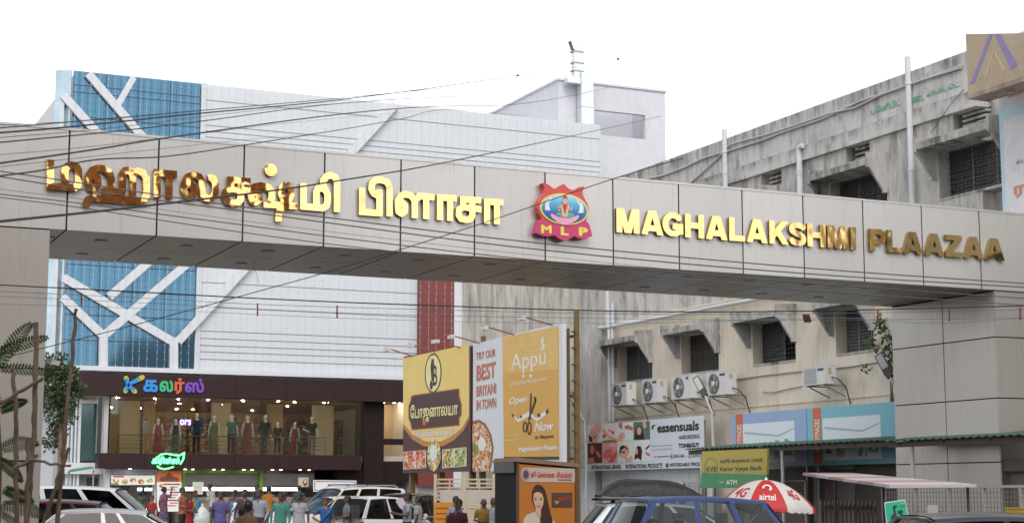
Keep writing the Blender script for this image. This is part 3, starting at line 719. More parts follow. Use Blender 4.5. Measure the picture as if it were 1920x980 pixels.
for j, yy in enumerate((BY + .45, BY + 2.6, BY + 6.5, BY + 11.5)):
    for i in range(8):
        x = XW0 + .5 + (i + .5 * (j % 2) + random.uniform(-.3, .3)) * (XW1 - XW0 - .6) / 8
        mb = MB(); mb.lathe((x, yy, ZC + .02), (0, 0, 1), [(0, .055), (.03, .055)], 10); mb.build('ceiling_light', LAMPW, sb)
for i in range(4):
    x = bu(722, 800)[0] + i * .45
    mb = MB(); mb.lathe((x, BY + 1.2 + .3 * (i % 2), ZC + .02), (0, 0, 1), [(0, .07), (.03, .07)], 10); mb.build('ceiling_light', LAMPW, sb)
ptext('ors', front(BY + 3.4), 337, 796, 358, 786, emit('violet_neon', (.35, .25, 1.0), 3.0), sb, 'neon_word', 0, .03, bold=.03)
MB().box(bu(722, 850)[0], XE, BY + 2.5, BY + 2.6, .3, ZC).build('back_wall', mat('warm_pale_wall', (.5, .42, .3), .7), sb)
# stainless rail behind the glass
RAIL = mat('stainless_rail', (.55, .56, .57), .25, .9, var=.05)
rx0, rx1 = XW0 + .35, bu(612, 800)[0]
mb = MB()
for k, zz in enumerate((.80, .58, .40, .22)): mb.tube([(rx0, BY + .12, ZF + zz), (rx1, BY + .12, ZF + zz)], .03 if k == 0 else .012, 6)
mb.build('handrail', RAIL, sb)
for i in range(8):
    x = rx0 + i * (rx1 - rx0) / 7
    mb = MB(); mb.tube([(x, BY + .12, ZF - .02), (x, BY + .12, ZF + .8)], .025, 6); mb.build('rail_post', RAIL, sb)
# ground floor shop
LIME = mat('lime_paint', (.13, .25, .03), .5)
GP0 = front(BY - .15)
gx = lambda x: GP0.uv(x, 900)[0]
for a, b in ((341, 347), (486, 493)): MB().box(gx(a), gx(b), BY - .2, BY + .2, .3, lz0 - .02).build('lime_post', LIME, sb)
MB().box(gx(347.3), gx(485.7), BY - .18, BY + .2, GP0.uv(400, 886)[1], lz0 - .02).build('lime_beam', LIME, sb)
SHUT = mat('grey_shutter', (.22, .21, .20), .45, .5, var=.15)
for a, b in ((347.5, 485), (493.5, 590)):
    z0, z1 = GP0.uv(400, 909)[1], GP0.uv(400, 886.5)[1]
    for j in range(7): MB().box(gx(a), gx(b), BY - .02 - .015 * (j % 2), BY + .12, z0 + (z1 - z0) * j / 7 + .004, z0 + (z1 - z0) * (j + 1) / 7).build('shutter_slat', SHUT, sb)
TUBEL = emit('lit_tube', (.95, .98, 1.0), 2.6)
for a, b in ((343, 362), (381, 405), (407, 440), (442, 484), (494, 520), (522, 560)):
    p = front(BY + .6)
    MB().box(p.uv(a, 915)[0], p.uv(b, 915)[0], BY + .6, BY + .66, p.uv(400, 919)[1], p.uv(400, 912.5)[1]).build('tube_light', TUBEL, sb)
for a, b in ((206, 222), (258, 266), (272, 290)):
    p = front(BY + .9); MB().box(p.uv(a, 915)[0], p.uv(b, 915)[0], BY + .9, BY + .95, p.uv(250, 919)[1], p.uv(250, 914)[1]).build('tube_light', TUBEL, sb)
MB().box(gx(204), gx(632), BY + 3.2, BY + 3.4, .3, ZF - .36).build('back_wall', blobs('grocery_racks', [(.12, .09, .07), (.25, .2, .15), (.4, .35, .3), (.3, .1, .08), (.1, .15, .2)], 3.0), sb)
MB().box(gx(341), gx(632), BY + 1.0, BY + 1.5, .3, 1.5).build('counter', mat('counter_front', (.35, .28, .22), .5), sb)
for k, (a, b) in enumerate(((197, 206), (289.5, 293.5))): MB().box(gx(a), gx(b), BY - .2, BY + .3, .3, lz0 - .02).build('white_column', WPAINT, sb)
MB().box(gx(206.2), gx(289.2), BY - .1, BY + .3, GP0.uv(250, 889)[1], lz0 - .02).build('lintel', WPAINT, sb)
CANL = emit('lit_canopy_spot', (1.0, .95, .85), 6.0)
for x in (247, 351, 365, 405, 422, 461, 477, 515, 531, 567, 584):
    mb = MB(); mb.lathe((FP.uv(x, 880)[0], BY - .4, lz0 - .02), (0, 0, 1), [(0, .06), (.018, .06)], 10); mb.build('canopy_light', CANL, sb)
# left wing beside the show window
WG = front(BY + .9)
wx = lambda x: WG.uv(x, 800)[0]
wz = lambda y: WG.uv(160, y)[1]
mb = MB(); mb.box(wx(152), wx(190), BY + .9, BY + .92, wz(863), wz(757)); mb.build('wing_glass', mat('wing_glass_teal', (.07, .13, .14), .08, .3, var=.4, scale=1.2), sb)
for a, b in ((146, 151), (190.5, 196)): MB().box(wx(a), wx(b), BY + .8, BY + 1.1, 0, wz(748)).build('wing_post', WPAINT, sb)
MB().box(wx(146), wx(192), BY + .75, BY + 1.1, wz(756), wz(750)).build('wing_beam', WPAINT, sb)
MB().box(wx(118), wx(196), BY + .6, BY + .79, wz(888), wz(867)).build('wing_beam', WPAINT, sb)
for k in range(4): MB().tube([(wx(121 + 7 * k), BY + .85, 0), (wx(121 + 7 * k), BY + .85, ZS - .2)], .06, 6).build('downpipe', mat('pale_pipe', (.50, .55, .60), .5), sb, smooth=40)
MB().box(wx(105), wx(200), BY + 1.15, BY + 1.3, 0, ZS).build('wing_wall', mat('wing_grey_wall', (.30, .30, .30), .8), sb)  # plain mid-grey wall behind the wing glass
MB().box(wx(168), wx(186), BY + 1.0, BY + 1.14, 0, wz(895)).build('wing_door', mat('dark_doorway', (.03, .025, .02), .6), sb)
# roof room with duct
YP = 79.0
PP = front(YP); pu = lambda x, y: PP.uv(x, y)
px0, px1 = pu(1047, 160)[0], pu(1247, 180)[0]; pz1 = pu(1047, 151)[1]; pz0 = 12.0
RW = stained('roof_room_wall', (.58, .59, .64), (.35, .33, .33), .25)
oa, ob = pu(1116, 230)[0], pu(1210, 230)[0]; oz1, oz0 = pu(1116, 206)[1], pu(1116, 252)[1]
mb = MB()
mb.box(px0, px1, YP, YP + .25, pz0, oz0); mb.box(px0, px1, YP, YP + .25, oz1, pz1)
mb.box(px0, oa, YP, YP + .25, oz0, oz1); mb.box(ob, px1, YP, YP + .25, oz0, oz1)
mb.box(px0, px0 + .25, YP + .25, YP + 13, pz0, pz1)
mb.box(px1 - .25, px1, YP + .25, YP + 3.4, pz0, pz1)
q = front(YP + 3.4); qa, qb, qz0, qz1 = q.uv(1186, 245)[0], q.uv(1208, 245)[0], q.uv(1190, 259)[1], q.uv(1190, 238)[1]
mb.box(px0 + .25, qa, YP + 3.4, YP + 3.6, pz0, pz1); mb.box(qb, px1, YP + 3.4, YP + 3.6, pz0, pz1); mb.box(qa, qb, YP + 3.4, YP + 3.6, pz0, qz0); mb.box(qa, qb, YP + 3.4, YP + 3.6, qz1, pz1)
mb.box(px0 + .25, px1 - .25, YP + .25, YP + 3.4, oz0 - .6, oz0 - .3)
rr = mb.build('roof_room', RW, sb)
mb = MB(); mb.box(px0 - .08, px1 + .08, YP - .08, YP + .3, pz1 + .002, pz1 + .12); mb.build('roof_edge', RW, rr); mb = MB(); mb.box(px0 - .08, px0 + .3, YP + .302, YP + 13.05, pz1 + .002, pz1 + .12); mb.build('roof_edge', RW, rr)
DUCT = mat('galvanised_duct', (.62, .65, .67), .35, .6, var=.1)
dk = thing('exhaust_duct', 'galvanised steel exhaust duct with hooked top on the roof room', 'duct', (pu(1100, 200)[0], YP - .6, ZT))
def dx(x): return front(YP - .8).uv(x, 200)[0]
def dz(y): return front(YP - .8).uv(1095, y)[1]
MB().box(dx(1091), dx(1114), YP - .75, YP - .25, ZT - 2.5, dz(200)).build('riser', DUCT, dk)
MB().box(dx(1091), dx(1114), YP - .75, YP - .25, dz(199.3), dz(157)).build('riser', DUCT, dk)
mb = MB(); rows = []
for t in np.linspace(0, math.pi / 2, 6):
    c, s_ = math.cos(t), math.sin(t); r1, r2 = dx(1114) - dx(1091), .06
    cx, cz = dx(1091), dz(157)
    rows.append([(cx + r1 * c, YP - .75, cz + .62 * s_), (cx + r2 * c, YP - .75, cz + r2 * s_), (cx + r2 * c, YP - .25, cz + r2 * s_), (cx + r1 * c, YP - .25, cz + .62 * s_)])
mb.grid(rows, closed=True); mb.build('elbow', DUCT, dk, smooth=35)
MB().box(dx(1066), dx(1091), YP - .72, YP - .28, dz(157), dz(146)).build('cross_duct', DUCT, dk)
MB().box(dx(1079), dx(1096), YP - .68, YP - .32, dz(145.5), dz(96)).build('stack', DUCT, dk)
for yy in (133, 118, 97): MB().box(dx(1077) - .03, dx(1097) + .03, YP - .71, YP - .29, dz(yy) - .03, dz(yy) + .03).build('duct_flange', STEEL, dk)
mb = MB(); rows = []
for t in np.linspace(0, math.pi * .62, 7):
    c, s_ = math.cos(t), math.sin(t); cx, cz = dx(1079), dz(95.5); r1 = dx(1096) - cx
    rows.append([(cx + r1 * c, YP - .68, cz + r1 * s_), (cx + .05 * c, YP - .68, cz + .05 * s_), (cx + .05 * c, YP - .32, cz + .05 * s_), (cx + r1 * c, YP - .32, cz + r1 * s_)])
mb.grid(rows, closed=True); mb.build('cowl', DUCT, dk, smooth=35)
# fairy light strings hanging down the facade
BULB = mat('fairy_bulb', (.40, .43, .46), .4, var=0)
first = None
zs0, zs1 = ZS + .12, ZT + .04
for i in range(66):
    x = bu(134 + 15.1 * i, 300)[0] + random.uniform(-.06, .06)
    if x > X1 - .1: break
    if first is None:
        mb = MB(); hh = zs1 - zs0
        for k in range(int(hh / .33)): mb.box(-.016 + .01 * math.sin(k * 2.1), .016 + .01 * math.sin(k * 2.1), -.016, .016, k * .33, k * .33 + .045)
        mb.tube([(0, 0, 0), (0, 0, hh)], .006, 3)
        first = mb.build('light_string', BULB, local=True); first.location = (x, BY - .42, zs0)
        tag(first, 'thin string of fairy lights at the left corner of the blue glass', 'light string', 'fairy light strings on the facade')
    else: copy_tree(first, (x, BY - .42 + random.uniform(-.03, .03), zs0), label='thin string of fairy lights hanging over the ' + ('blue glass panes' if x < XM else 'white cladding left of the billboards' if x < XE else 'white cladding above the billboards'))

# ---------------------------------------------------------------- signs on the shop
kal = thing('shop_name_sign', 'multicoloured Tamil shop name lettering on the upper brown band', 'lettering', (FP.uv(305, 720)[0], BY - .75, fz0))
cols = [emit('sign_blue', (.02, .20, .55), .06), emit('sign_green', (.03, .36, .16), .05), emit('sign_orange', (.55, .09, .03), .05), emit('sign_purple', (.15, .05, .38), .05), emit('sign_yellow', (.52, .38, .04), .05)]
for s, a, b, yb, yt, k in (('க', 268, 296, 734, 712, 0), ('ல', 298.5, 324, 734, 713, 1), ('ர்', 326, 345.5, 738, 708.5, 2), ('ஸ்', 346, 382, 735, 709.5, 3)):
    ptext(s, FP, a, yb, b, yt, cols[k], kal, 'letter', .03, .06, bold=.045)
def blade(p, q, w0, w1, m, parent, name, c=.03):
    p, q = np.array(FP.uv(*p)), np.array(FP.uv(*q)); mb = MB()
    d = (q - p) / np.linalg.norm(q - p); n = np.array([-d[1], d[0]]); pts = [p + n * w0, p - n * w0, q - n * w1] + [q + w1 * (d * math.cos(t) - n * math.sin(t)) for t in np.linspace(-1.2, 1.2, 6)][::1] + [q + n * w1]
    mb.prism(FP, [tuple(z) for z in pts], c, c + .05); return mb.build(name, m, parent)
ctr = (239.5, 721)
for q, w in (((236, 709), .10), ((266, 707), .10), ((235, 732), .10), ((252, 733), .10)):
    mid = (ctr[0] + (q[0] - ctr[0]) * .55, ctr[1] + (q[1] - ctr[1]) * .55); m2 = (ctr[0] + (q[0] - ctr[0]) * .75, ctr[1] + (q[1] - ctr[1]) * .75)
    blade(ctr, q, .05, .11, cols[4], kal, 'logo_petal', .03); blade(ctr, m2, .05, .10, cols[1], kal, 'logo_petal', .034); blade(ctr, mid, .06, .09, cols[0], kal, 'logo_petal', .038)
gr = thing('leaf_neon_sign', 'glowing green leaf outline sign with Tamil word on lower band', 'neon sign', (FP.uv(315, 865)[0], BY - .75, lz0))
NEON = emit('green_neon', (.10, .95, .22), 1.9)
def neon(pts, hw):
    st = [[tuple(FP.uv(220 + x / 4.9, 690 + y / 4.9)) for x, y in pts]]
    lp = strokes_shape(st, hw, n=130); al = np.concatenate(lp); mb = MB(); place_loops(mb, lp, FP, (*al.min(0), *al.max(0)), .03, .05); return mb.build('leaf_outline', NEON, gr)
neon([(370, 812), (400, 790), (450, 782), (520, 795), (570, 800), (612, 775), (605, 830), (575, 880)], .032)
neon([(362, 895), (385, 915), (430, 925), (480, 915), (515, 902)], .028)
ptext('கிரீன்ஸ்', FP, 284, 871.5, 336, 855.5, NEON, gr, 'letter', .03, .05, bold=.05, slant=.15)
# banners at the entrance
WB = mat('banner_white', (.72, .72, .70), .5, var=.04)
FOODM = blobs('food_print', [(.5, .2, .08), (.7, .45, .15), (.55, .08, .06), (.75, .7, .6), (.25, .35, .08), (.4, .15, .05)], 9.0)
BPL = front(BY - .45)
fbn = thing('food_banner', 'white banner with pictures of snacks over the side counter', 'banner', BPL.pt(*BPL.uv(250, 908)))
flat(BPL, [(208, 890), (290, 890.5), (290, 908), (208, 908.5)], WB, fbn, 'sheet', 0, .03)
for k, x in enumerate((215, 232, 247, 262, 278)): flat(BPL, ell(x + 2, 900 + k % 2 * 2, 6, 4.6, 14), FOODM, fbn, 'food_picture', .034)
flat(BPL, [(212, 891), (232, 891), (232, 894), (212, 894)], REDP, fbn, 'red_title', .034); flat(BPL, [(208, 905), (222, 905), (222, 908), (208, 908)], LIME, fbn, 'green_corner', .034)
orb = thing('menu_banner', 'tall orange and white menu banner beside the shop entrance', 'banner', BPL.pt(*BPL.uv(316, 955)))
flat(BPL, [(294, 903), (340, 903), (340, 958), (294, 958)], WB, orb, 'sheet', .0, .03)
flat(BPL, [(294, 881.5), (340, 881.5), (340, 902.8), (294, 902.8)], mat('banner_orange', (.60, .13, .04), .5), orb, 'orange_header', .0, .03)
flat(BPL, [(298, 899), (301, 894), (308, 893), (317, 885), (326, 893), (333, 894), (336, 899), (333, 901), (301, 901)], mat('banner_brown', (.16, .05, .02), .5), orb, 'crest', .034)
for k in range(9): flat(BPL, [(318 - 12 * (k % 2 == 0), 906 + k * 5), (337 - 4 * (k % 3), 906 + k * 5), (337 - 4 * (k % 3), 908 + k * 5), (318 - 12 * (k % 2 == 0), 908 + k * 5)], REDP if k % 3 else mat('print_black', (.02, .02, .02), .5), orb, 'menu_line', .034)
flat(BPL, ell(303, 910, 5, 4, 14), FOODM, orb, 'food_picture', .034)
bfb = thing('blue_framed_board', 'white notice board with a blue border beside the entrance', 'board', BPL.pt(*BPL.uv(628, 920)))
flat(BPL, [(587, 899), (668, 900), (668, 921), (587, 921)], WB, bfb, 'sheet', 0, .03)
mb = MB()
for q in ([(589, 901), (666, 902), (666, 903.2), (589, 902.2)], [(589, 918), (666, 918), (666, 919.2), (589, 919.2)], [(589, 903), (590.3, 903), (590.3, 917.5), (589, 917.5)], [(664.7, 904), (666, 904), (666, 917.5), (664.7, 917.5)]): ppoly(mb, BPL, q, .034, .037)
mb.build('blue_border', mat('border_blue', (.03, .05, .30), .5), bfb)
pst = thing('small_pale_notice', 'small pale green and white notice hung under the shutter', 'notice', BPL.pt(*BPL.uv(371, 925)))
flat(BPL, [(361, 902.5), (381.5, 902.5), (381.5, 912), (361, 912)], mat('notice_green', (.45, .55, .42), .6), pst, 'header', 0, .02)
flat(BPL, [(362, 912.3), (380, 912.3), (380, 926), (362, 926)], mat('notice_cream', (.55, .48, .44), .6), pst, 'sheet', 0, .02)
fpo = thing('face_poster', 'cream poster with a long haired head beside the shutter', 'poster', BPL.pt(*BPL.uv(568, 915)))
flat(BPL, [(559, 894), (578, 894), (578, 912), (559, 912)], mat('poster_cream', (.50, .42, .32), .6), fpo, 'sheet', 0, .02)
flat(BPL, ell(572, 904, 4.2, 6.5, 16), mat('poster_hair', (.10, .05, .03), .6), fpo, 'hair', .024); flat(BPL, ell(572, 902, 2.3, 3.4, 14), SKN, fpo, 'face', .029)

# ================================================================== the old weathered block on the right
OX = 25.2557
OP = side(OX); ou = OP.uv
ZR, ZCN = 10.2 + CZ, 8.8358 + CZ
YF = -ou(866, 600)[0]; YN = 29.35
OGREY = stained('weathered_parapet', (.56, .55, .54), (.08, .08, .08), .9, thr=.57, soft=.12, ledge=.9)
OUP = stained('weathered_upper_wall', (.58, .56, .53), (.09, .09, .09), .85, thr=.57, soft=.12, ledge=.8)
OCREAM = stained('cream_plaster', (.68, .615, .52), (.22, .20, .18), .42, thr=.60, soft=.10, fine=5.0, warm=(.62, .53, .41))
OFAR = stained('stained_end_wall', (.64, .60, .54), (.14, .14, .14), .8, streak=(1.2, 1.2, .10), thr=.57, soft=.08, ledge=.9)
CHAJ = stained('sunshade_concrete', (.50, .49, .47), (.08, .08, .08), 1.0, thr=.50, soft=.12)
ob = thing('old_weathered_block', 'old grey and cream plastered block with mould streaked parapet', 'building', (OX + 5, 45, 0))
def wall_cells(mb, P, a0, a1, b0, b1, holes, t):
    av = sorted({a0, a1, *[h[0] for h in holes], *[h[2] for h in holes]}); av = [a for a in av if a0 <= a <= a1]
    for x0, x1 in zip(av[:-1], av[1:]):
        hs_ = sorted([(h[1], h[3]) for h in holes if h[0] <= x0 + 1e-6 and h[2] >= x1 - 1e-6]); lo = b0
        for h0, h1 in hs_:
            if h0 > lo: mb.pbox(P, x0, x1, lo, h0, -t, 0)
            lo = max(lo, h1)
        if b1 > lo: mb.pbox(P, x0, x1, lo, b1, -t, 0)
    return mb
SPF = side(OX - .6)
zl_ = SPF.uv(1250, 627)[1]; zu_ = SPF.uv(1731, 277)[1]                  # window heads of the two storeys
lowb = OP.uv(1277.6, 702)[1]; upb = OP.uv(1761, 375)[1]
LW = [(1158, 1222.5), (1277.6, 1347.4), (1412, 1492), (1568.6, 1639)]
UW = [(1408, 1456), (1556, 1662.5), (1761.4, 1895)]
lows = [(ou(a, 690)[0], lowb, ou(b, 660)[0], zl_) for a, b in LW]
ups = [(ou(a, 360)[0], upb, ou(b, 340)[0], zu_) for a, b in UW]
def vent(x0, x1, yt, yb): q, r = ou(x0, yb), ou(x1, yt); return (q[0], q[1], r[0], q[1] + .52)
vents = [vent(1428, 1465, 327, 357), vent(1587, 1631, 279, 306), vent(1787, 1841, 202, 245)]
ZMID = 7.15
a0, a1 = -YF, -YN
apil = ou(1100, 650)[0]
wall_cells(MB(), OP, apil, a1, 0, ZMID, lows, .4).build('lower_wall', OCREAM, ob)
wall_cells(MB(), OP, apil, a1, ZMID, ZCN, ups + vents, .4).build('upper_wall', OUP, ob)
mb = MB(); mb.pbox(OP, a0, apil, 0, ZCN, -.4, 0); mb.build('far_wall', OFAR, ob)
zmidl = ou(1362, 323)[1]
mb = MB(); mb.pbox(OP, a0, a1, ZCN, zmidl - .01, -.3, .10); mb.build('cornice_beam', OGREY, ob)
mb = MB(); mb.pbox(OP, a0, a1, zmidl + .01, ZR, -.2, .06); mb.build('parapet', OGREY, ob)
mb = MB(); mb.pbox(OP, a0, a1, zmidl - .01, zmidl + .01, -.2, .03); mb.build('parapet_groove', mat('groove_dark', (.12, .12, .12), .9), ob)
mb = MB(); mb.box(OX + .4, OX + 10, YN, YN + .3, 0, ZR); mb.box(OX + .4, OX + 10, YF - .3, YF, 0, ZR - .01); mb.box(OX + 9.7, OX + 10, YN + .3, YF - .3, 0, ZR - .02); mb.box(OX + .4, OX + 9.7, YN + .3, YF - .3, ZCN - .2, ZCN); mb.build('rear_walls', OFAR, ob)
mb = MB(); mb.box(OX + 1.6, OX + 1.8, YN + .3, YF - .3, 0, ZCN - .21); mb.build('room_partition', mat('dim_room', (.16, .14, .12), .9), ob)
ap2 = ou(1138, 650)[0]
mb = MB(); mb.pbox(OP, apil, ap2, 0, ZCN, .002, .22); mb.build('pilaster', OUP, ob)
# a few proud plaster bands
mb = MB(); q = ou(1150, 604)[1]; mb.pbox(OP, ap2 + .02, a1, zl_ + .75, zl_ + .81, .001, .035); mb.build('plaster_band', OCREAM, ob)
mb = MB(); mb.pbox(OP, ap2 + .02, a1, lowb - 1.15, lowb - 1.1, .001, .02); mb.build('plaster_band', OCREAM, ob)
LOUV = mat('louvre_glass', (.12, .13, .13), .25, var=.3, scale=3); GRILL = mat('grille_iron', (.05, .045, .045), .6, var=.1)
WFR = mat('window_frame_steel', (.18, .18, .18), .5, var=.1); WOODF = mat('wood_frame', (.20, .09, .06), .6)
def window(h, lou=True, grille=True, kind=0):
    x0, b0, x1, b1 = h
    w = MB().pbox(OP, x0, x1, b0 - .04, b0 + .02, -.42, .015).build('window', CHAJ, ob)           # the sill carries the rest
    mb = MB(); n = 3 if kind == 0 else 2
    for k in range(n + 1):
        x = x0 + (x1 - x0) * k / n; mb.pbox(OP, x - .02 * (k > 0), x + .02 * (k < n), b0 + .02, b1 + .1, -.40, -.34)
    mb.pbox(OP, x0, x1, b1 - .02, b1 + .1, -.4, -.34)
    if kind == 1: mb.pbox(OP, x0, x1, b0 + (b1 - b0) * .52, b0 + (b1 - b0) * .58, -.40, -.33)
    mb.build('frame', WOODF if kind == 1 else WFR, w)
    mb = MB(); z = b0 + .05
    while z < b1 - .06:
        for k in range(n):
            p, q = x0 + (x1 - x0) * k / n + .03, x0 + (x1 - x0) * (k + 1) / n - .03
            if kind == 2 and k == 1 and z < b1 - .5: continue
            mb.add([OP.pt(p, z, -.345), OP.pt(q, z, -.345), OP.pt(q, z + .075, -.375), OP.pt(p, z + .075, -.375)], [(0, 1, 2, 3)])
        z += .085
    mb.build('louvres', LOUV, w)
    if grille:
        mb = MB()
        k = x0 + .06
        while k < x1: mb.pbox(OP, k - .008, k + .008, b0 + .02, b1, -.32, -.305); k += .14
        z = b0 + .12
        while z < b1: mb.pbox(OP, x0, x1, z - .007, z + .007, -.304, -.29); z += .13
        mb.build('grille', GRILL, w)
for i, h in enumerate(lows): window(h, grille=(i in (1, 2)), kind=(0, 1, 2, 0)[i])
for i, h in enumerate(ups): window(h)
def sunshade(h, proj=.6, dn=.62):
    x0, b0, x1, b1 = h
    s = MB(); s.pbox(OP, x0 - .06, x1 + .0, b1 + .002, b1 + .12, .001, proj); s.pbox(OP, x0 - .06, x1, b1 + .122, b1 + .17, proj - .09, proj)
    o = s.build('sunshade', CHAJ, ob)
    for e0, e1 in ((x0 - .14, x0 - .062), (x1 + .002, x1 + .08)):
        prof = [(0.001, b1 + .34), (proj + .03, b1 + .30), (proj + .03, b1 - .06), (proj - .06, b1 - .1), (.16, b1 - dn), (.16, b1 - dn - .06), (.001, b1 - dn - .06)]
        m2 = MB(); n = len(prof); vs = [OP.pt(e1, b, c) for c, b in prof] + [OP.pt(e0, b, c) for c, b in prof]
        m2.add(vs, [tuple(range(n)), tuple(range(2 * n - 1, n - 1, -1))] + [(i, i + n, (i + 1) % n + n, (i + 1) % n) for i in range(n)])
        m2.build('bracket', CHAJ, o)
for h in lows + ups: sunshade(h)
for h in vents:
    x0, b0, x1, b1 = h; mb = MB()
    mb.pbox(OP, x0, x1, b0, b1, -.42, -.38)
    for k in range(4): mb.pbox(OP, x0 + .1, x1 - .1, b0 + .06 + k * .12, b0 + .12 + k * .12, -.36, -.2)
    mb.build('ventilator', CHAJ, ob)
# --- person looking out is left out; pipes
PVC = mat('pvc_pipe', (.55, .57, .60), .45, var=.12, scale=3)
def pipe(pts, r, label, c=.12, m=PVC, name='pipe', n=10, P=OP, group=None):
    path = [P.pt(*P.uv(x, y), c) for x, y in pts]
    o = MB().tube(path, r, n).build(name, m, smooth=50); return tag(o, label, 'pipe', group)
def vpipe(px, y0, y1, r, label, c=.14, hook=None):
    a, zt_ = OP.off(c).uv(px, y0); zb2 = OP.off(c).uv(px, y1)[1]; path = [OP.pt(a, zb2, c), OP.pt(a, zt_ - .25, c)]
    if hook: path += [OP.pt(a, zt_ - .1, c), OP.pt(a + hook * .3, zt_ - .02, c), OP.pt(a + hook, zt_, c)]
    else: path += [OP.pt(a, zt_, c)]
    t = thing('drain_pipe', label, 'pipe', OP.pt(a, zb2, c))
    MB().tube(path, r, 12).build('shaft', PVC, t, smooth=50)
    for z in (zb2 + .5, zb2 + 1.9, zt_ - .7):
        mb = MB(); mb.lathe(OP.pt(a, z, c), (0, 0, 1), [(0, r * 1.02), (0, r * 1.18), (.09, r * 1.18), (.09, r * 1.02)], 12); mb.build('collar', PVC, t, smooth=40)
    return t
vpipe(1358.5, 243, 450, .075, 'grey drain pipe rising above the parapet near the white roof room')
vpipe(1701.5, 107, 470, .075, 'tall grey drain pipe rising above the parapet near the sign box')
vpipe(1498, 275, 460, .08, 'grey drain pipe with a bent top ending at the cornice', hook=.18)
vpipe(1139, 500, 614, .075, 'short white drain pipe feeding the sloping pipe by the pilaster', c=.34)
vpipe(1148, 566, 790, .065, 'long white drain pipe running down beside the pilaster', c=.18)
vpipe(1141.5, 616, 790, .045, 'thin white drain pipe between pilaster and first sunshade', c=.30)
pipe([(1134, 615), (1150, 613), (1200, 604), (1288, 588), (1370, 572), (1460, 556), (1560, 535)], .062, 'sloping grey drain pipe crossing above the lower windows', .2)
CONDU = mat('conduit_grey', (.42, .41, .40), .6)
pipe([(1215, 337), (1250, 329), (1290, 314), (1325, 297), (1352, 289), (1384, 280), (1440, 262), (1475, 248), (1545, 225), (1620, 190), (1690, 168), (1810, 124)], .028, 'upper cable conduit sagging along the mouldy parapet', .10, CONDU, 'conduit', 6)
pipe([(1298, 346), (1325, 322), (1352, 297), (1375, 272), (1395, 266), (1440, 254), (1500, 235), (1560, 214), (1610, 203), (1660, 178), (1740, 150), (1810, 128)], .026, 'lower cable conduit dropping from the parapet behind the arch', .11, CONDU, 'conduit', 6)
pipe([(1380, 711), (1420, 705), (1470, 699), (1505, 695)], .02, 'thin cable run between the air conditioners under the third window', .03, CONDU, 'conduit', 6)
pipe([(1562, 690), (1600, 686), (1650, 678), (1684, 673)], .02, 'thin cable run right of the last air conditioner', .03, CONDU, 'conduit', 6)
pipe([(1432, 733), (1450, 735), (1480, 728), (1505, 723)], .016, 'short loose cable below the third window', .03, CONDU, 'conduit', 6)
# painted lettering on the parapet
GREENP = mat('faded_green_paint', (.10, .34, .22), .8, var=.3, scale=6)
gf = thing('painted_parapet_words', 'faded green painted Tamil words along the grey parapet', 'lettering', OP.pt(ou(1720, 200)[0], zmidl, .06))
PF = OP.off(.062)
for s, x0, yb, x1, yt in (('பெனிபிட்', 1634, 216, 1688, 184), ('பண்ட்', 1708, 196, 1732, 171), ('லிமிடெட்.', 1738, 183, 1801, 152)): ptext(s, PF, x0, yb, x1, yt, GREENP, gf, 'word', .004, .002, bold=.03)
# painted pier and projecting sign box at the near end
pier = thing('painted_wall_pier', 'white painted wall pier with pale blue border above the arch', 'wall', (OX, 30.5, 0))
QP = side(OX - .75); qa = QP.uv(1876, 280)[0]
PWH = stained('pier_white', (.62, .63, .66), (.30, .28, .28), .35)
mb = MB(); mb.pbox(QP, qa, qa + 2.6, 7.3, ZR - .3, -.7, 0); mb.build('wall', PWH, pier)
mb = MB(); mb.pbox(QP, qa, qa + .10, 7.3, QP.uv(1880, 205)[1], .001, .006); mb.pbox(QP, qa + .1, qa + 2.6, QP.uv(1880, 222)[1], QP.uv(1880, 209)[1], .001, .006); mb.build('blue_border', mat('pale_blue_paint', (.38, .55, .66), .7), pier)
ptext('2', QP, 1888, 184, 1919, 160, mat('orange_paint', (.50, .16, .05), .7), pier, 'painted_letter', .004, .003, bold=.05)
ptext('வ', QP, 1906, 308, 1924, 297, mat('grey_paint', (.2, .2, .2), .7), pier, 'painted_letter', .004, .003)
ptext('ர', QP, 1902, 372, 1922, 345, mat('rust_paint', (.45, .22, .12), .7), pier, 'painted_letter', .004, .003, bold=.04)
sgn = thing('projecting_sign_box', 'tan projecting sign box with large violet letter A at top right', 'sign', (OX - 1.6, 30.2, 9.8))
SP = side(OX - 1.75); c0 = SP.uv(1815, 178); t0, t1 = SP.uv(1811, 64), SP.uv(1945, 62)
mb = MB(); ylen = t1[0] - c0[0]
poly = [(c0[0], c0[1]), (c0[0] + ylen, c0[1]), (c0[0] + ylen, t1[1]), (c0[0], t0[1])]
mb.prism(SP, poly, -.55, 0); mb.build('box', stained('sign_tan', (.44, .36, .27), (.2, .12, .08), .35), sgn)
mb = MB(); mb.pbox(SP, c0[0] - .01, c0[0] + ylen, c0[1] - .10, c0[1] - .003, -.56, .01); mb.build('rusty_base_tray', stained('rusty_tray', (.42, .36, .32), (.10, .04, .02), .9), sgn)
VIO = mat('sign_violet', (.22, .18, .38), .5); 
for q in ([(1819, 158), (1827, 156), (1862, 64), (1856, 64)], [(1866, 64), (1875, 64), (1908, 122), (1896, 131)]): flat(SP, q, VIO, sgn, 'letter_stroke', .004, .004)
for q in ([(1846, 148), (1849, 147), (1864, 98), (1861, 98)], [(1864, 98), (1867, 98), (1886, 132), (1882, 134)]): flat(SP, q, mat('sign_faded', (.50, .36, .22), .5), sgn, 'letter_shade', .004, .004)
